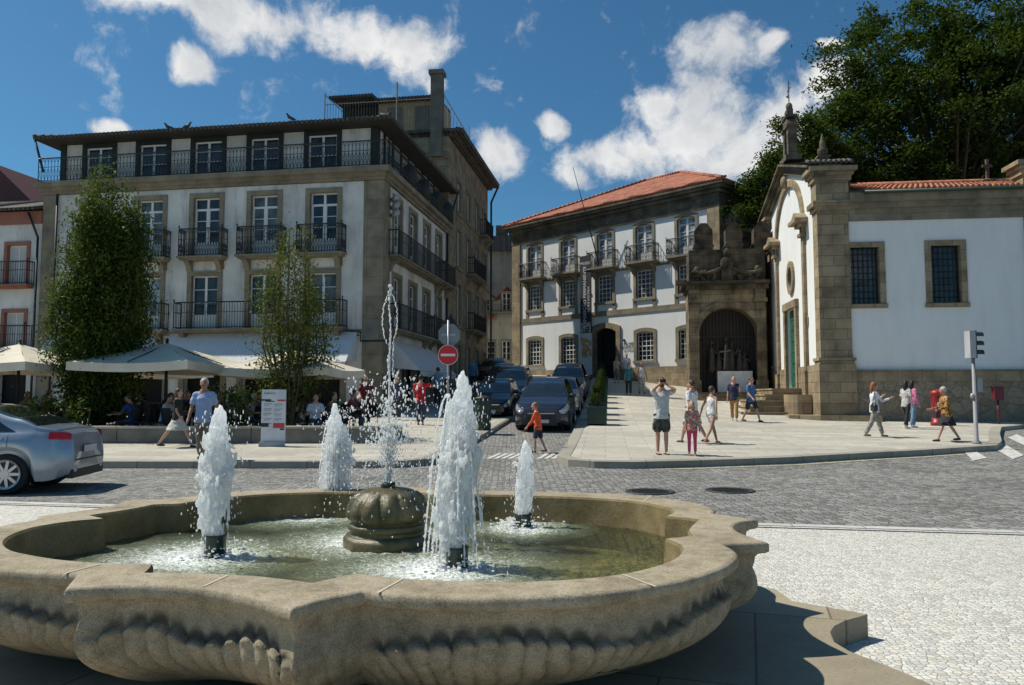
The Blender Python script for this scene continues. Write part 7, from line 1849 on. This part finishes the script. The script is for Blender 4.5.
# ================================================================ sun, sky, camera
SUN_TO = Vector((-.96, .25, 1.42)).normalized()
sun = bpy.data.lights.new('sun', 'SUN'); sun.energy = 5.0; sun.angle = math.radians(.53); sun.color = (1.0, .94, .82)
so = bpy.data.objects.new('sun', sun); C.objects.link(so); so.rotation_euler = (-SUN_TO).to_track_quat('-Z', 'Y').to_euler()
w = bpy.data.worlds.new('World'); bpy.context.scene.world = w; w.use_nodes = True; nt = w.node_tree; bg = nt.nodes['Background']
sky = nt.nodes.new('ShaderNodeTexSky'); sky.sky_type = 'NISHITA'; sky.sun_disc = False
sky.sun_elevation = math.asin(SUN_TO.z); sky.sun_rotation = math.atan2(SUN_TO.x, SUN_TO.y); sky.altitude = 300; sky.air_density = 1.0; sky.dust_density = .9; sky.ozone_density = 2.2
bg.inputs['Strength'].default_value = .076
tc = nt.nodes.new('ShaderNodeTexCoord'); sp = nt.nodes.new('ShaderNodeSeparateXYZ'); nt.links.new(tc.outputs['Generated'], sp.inputs[0])
yy = math_(nt, 'MAXIMUM', sp.outputs[1], .05)
az = math_(nt, 'ARCTAN2', sp.outputs[0], sp.outputs[1]); el = math_(nt, 'ARCSINE', sp.outputs[2])
def dirof(px, py):
    p = pt(px, py, 100) - Vector((0, 0, EYE)); p.normalize(); return math.atan2(p.x, p.y), math.asin(p.z)
cc = nt.nodes.new('ShaderNodeCombineXYZ'); nt.links.new(az, cc.inputs[0]); nt.links.new(el, cc.inputs[1])
wn = nt.nodes.new('ShaderNodeTexNoise'); wn.inputs['Scale'].default_value = 7; wn.inputs['Detail'].default_value = 4; nt.links.new(cc.outputs[0], wn.inputs['Vector'])
wv = nt.nodes.new('ShaderNodeVectorMath'); wv.operation = 'SCALE'; wv.inputs['Scale'].default_value = .07
sb_ = nt.nodes.new('ShaderNodeVectorMath'); sb_.operation = 'SUBTRACT'; sb_.inputs[1].default_value = (.5, .5, .5); nt.links.new(wn.outputs['Color'], sb_.inputs[0]); nt.links.new(sb_.outputs[0], wv.inputs[0])
ad = nt.nodes.new('ShaderNodeVectorMath'); ad.operation = 'ADD'; nt.links.new(cc.outputs[0], ad.inputs[0]); nt.links.new(wv.outputs[0], ad.inputs[1])
CL = [(230, 8, 110, 40), (150, 2, 70, 30), (350, 32, 60, 30), (412, 45, 50, 40), (440, 78, 16, 14), (187, 61, 30, 19), (113, 127, 30, 13), (497, 156, 34, 30), (462, 172, 30, 22), (552, 121, 17, 15),
      (720, 50, 48, 34), (766, 42, 16, 14), (700, 90, 45, 38), (660, 95, 35, 25), (690, 125, 62, 50), (650, 145, 50, 30), (600, 158, 50, 24), (570, 175, 30, 16), (735, 158, 80, 36), (790, 125, 45, 50), (820, 95, 40, 40), (830, 45, 22, 9), (1090, 160, 80, 60), (-140, 90, 90, 40), (1300, 60, 140, 50)]
mx = None
for px, py, rx, ry in CL:
    a, e = dirof(px, py); a2, _ = dirof(px + rx, py); _, e2 = dirof(px, py - ry)
    mp = nt.nodes.new('ShaderNodeMapping'); mp.vector_type = 'TEXTURE'; mp.inputs['Location'].default_value = (a, e, 0); mp.inputs['Scale'].default_value = (a2 - a, e2 - e, 1); nt.links.new(ad.outputs[0], mp.inputs[0])
    ln = nt.nodes.new('ShaderNodeVectorMath'); ln.operation = 'LENGTH'; nt.links.new(mp.outputs[0], ln.inputs[0]); q = math_(nt, 'SUBTRACT', 1.15, ln.outputs['Value'])
    mx = q if mx is None else math_(nt, 'SMOOTH_MAX', mx, q)
    if mx.node.operation == 'SMOOTH_MAX': mx.node.inputs[2].default_value = .25
nn = noise_(nt, ad.outputs[0], 17, 12, .64); big = noise_(nt, tc.outputs['Generated'], 2.0, 8, .6)
beh = math_(nt, 'MULTIPLY', math_(nt, 'SUBTRACT', big, .56), math_(nt, 'MULTIPLY', math_(nt, 'LESS_THAN', sp.outputs[1], .2), 7.0))
dens = math_(nt, 'ADD', math_(nt, 'MAXIMUM', mx, beh), math_(nt, 'MULTIPLY', math_(nt, 'SUBTRACT', nn, .5), 2.2))
cov = nt.nodes.new('ShaderNodeMapRange'); cov.interpolation_type = 'SMOOTHSTEP'; cov.inputs['From Min'].default_value = .12; cov.inputs['From Max'].default_value = .85; nt.links.new(dens, cov.inputs['Value'])
shade = noise_(nt, ad.outputs[0], 9, 8, .6)
cl = ramp(nt, math_(nt, 'ADD', shade, math_(nt, 'MULTIPLY', dens, -.06)), [(.28, (7.2, 7.6, 8.1)), (.55, (11.4, 11.4, 11.3))])
tint = mixc(nt, sky.outputs[0], (.50, .97, 1.16), 1.0, 'MULTIPLY')
nt.links.new(mixc(nt, tint, cl, cov.outputs[0]), bg.inputs['Color'])
cam_ = bpy.data.cameras.new('camera'); cam_.sensor_width = 36; cam_.lens = F / 1024 * 36; cam_.clip_end = 2000; cam_.clip_start = .05
co_ = bpy.data.objects.new('viewpoint', cam_); C.objects.link(co_); co_.location = (0, 0, EYE); co_.rotation_euler = (PI / 2 + TH, 0, 0)
S = bpy.context.scene; S.camera = co_
S.view_settings.view_transform = 'Standard'; S.view_settings.look = 'None'; S.view_settings.exposure = 0; S.view_settings.gamma = 1
S.cycles.max_bounces = 6; S.cycles.transparent_max_bounces = 16; S.cycles.use_denoising = True; S.cycles.sample_clamp_indirect = 6
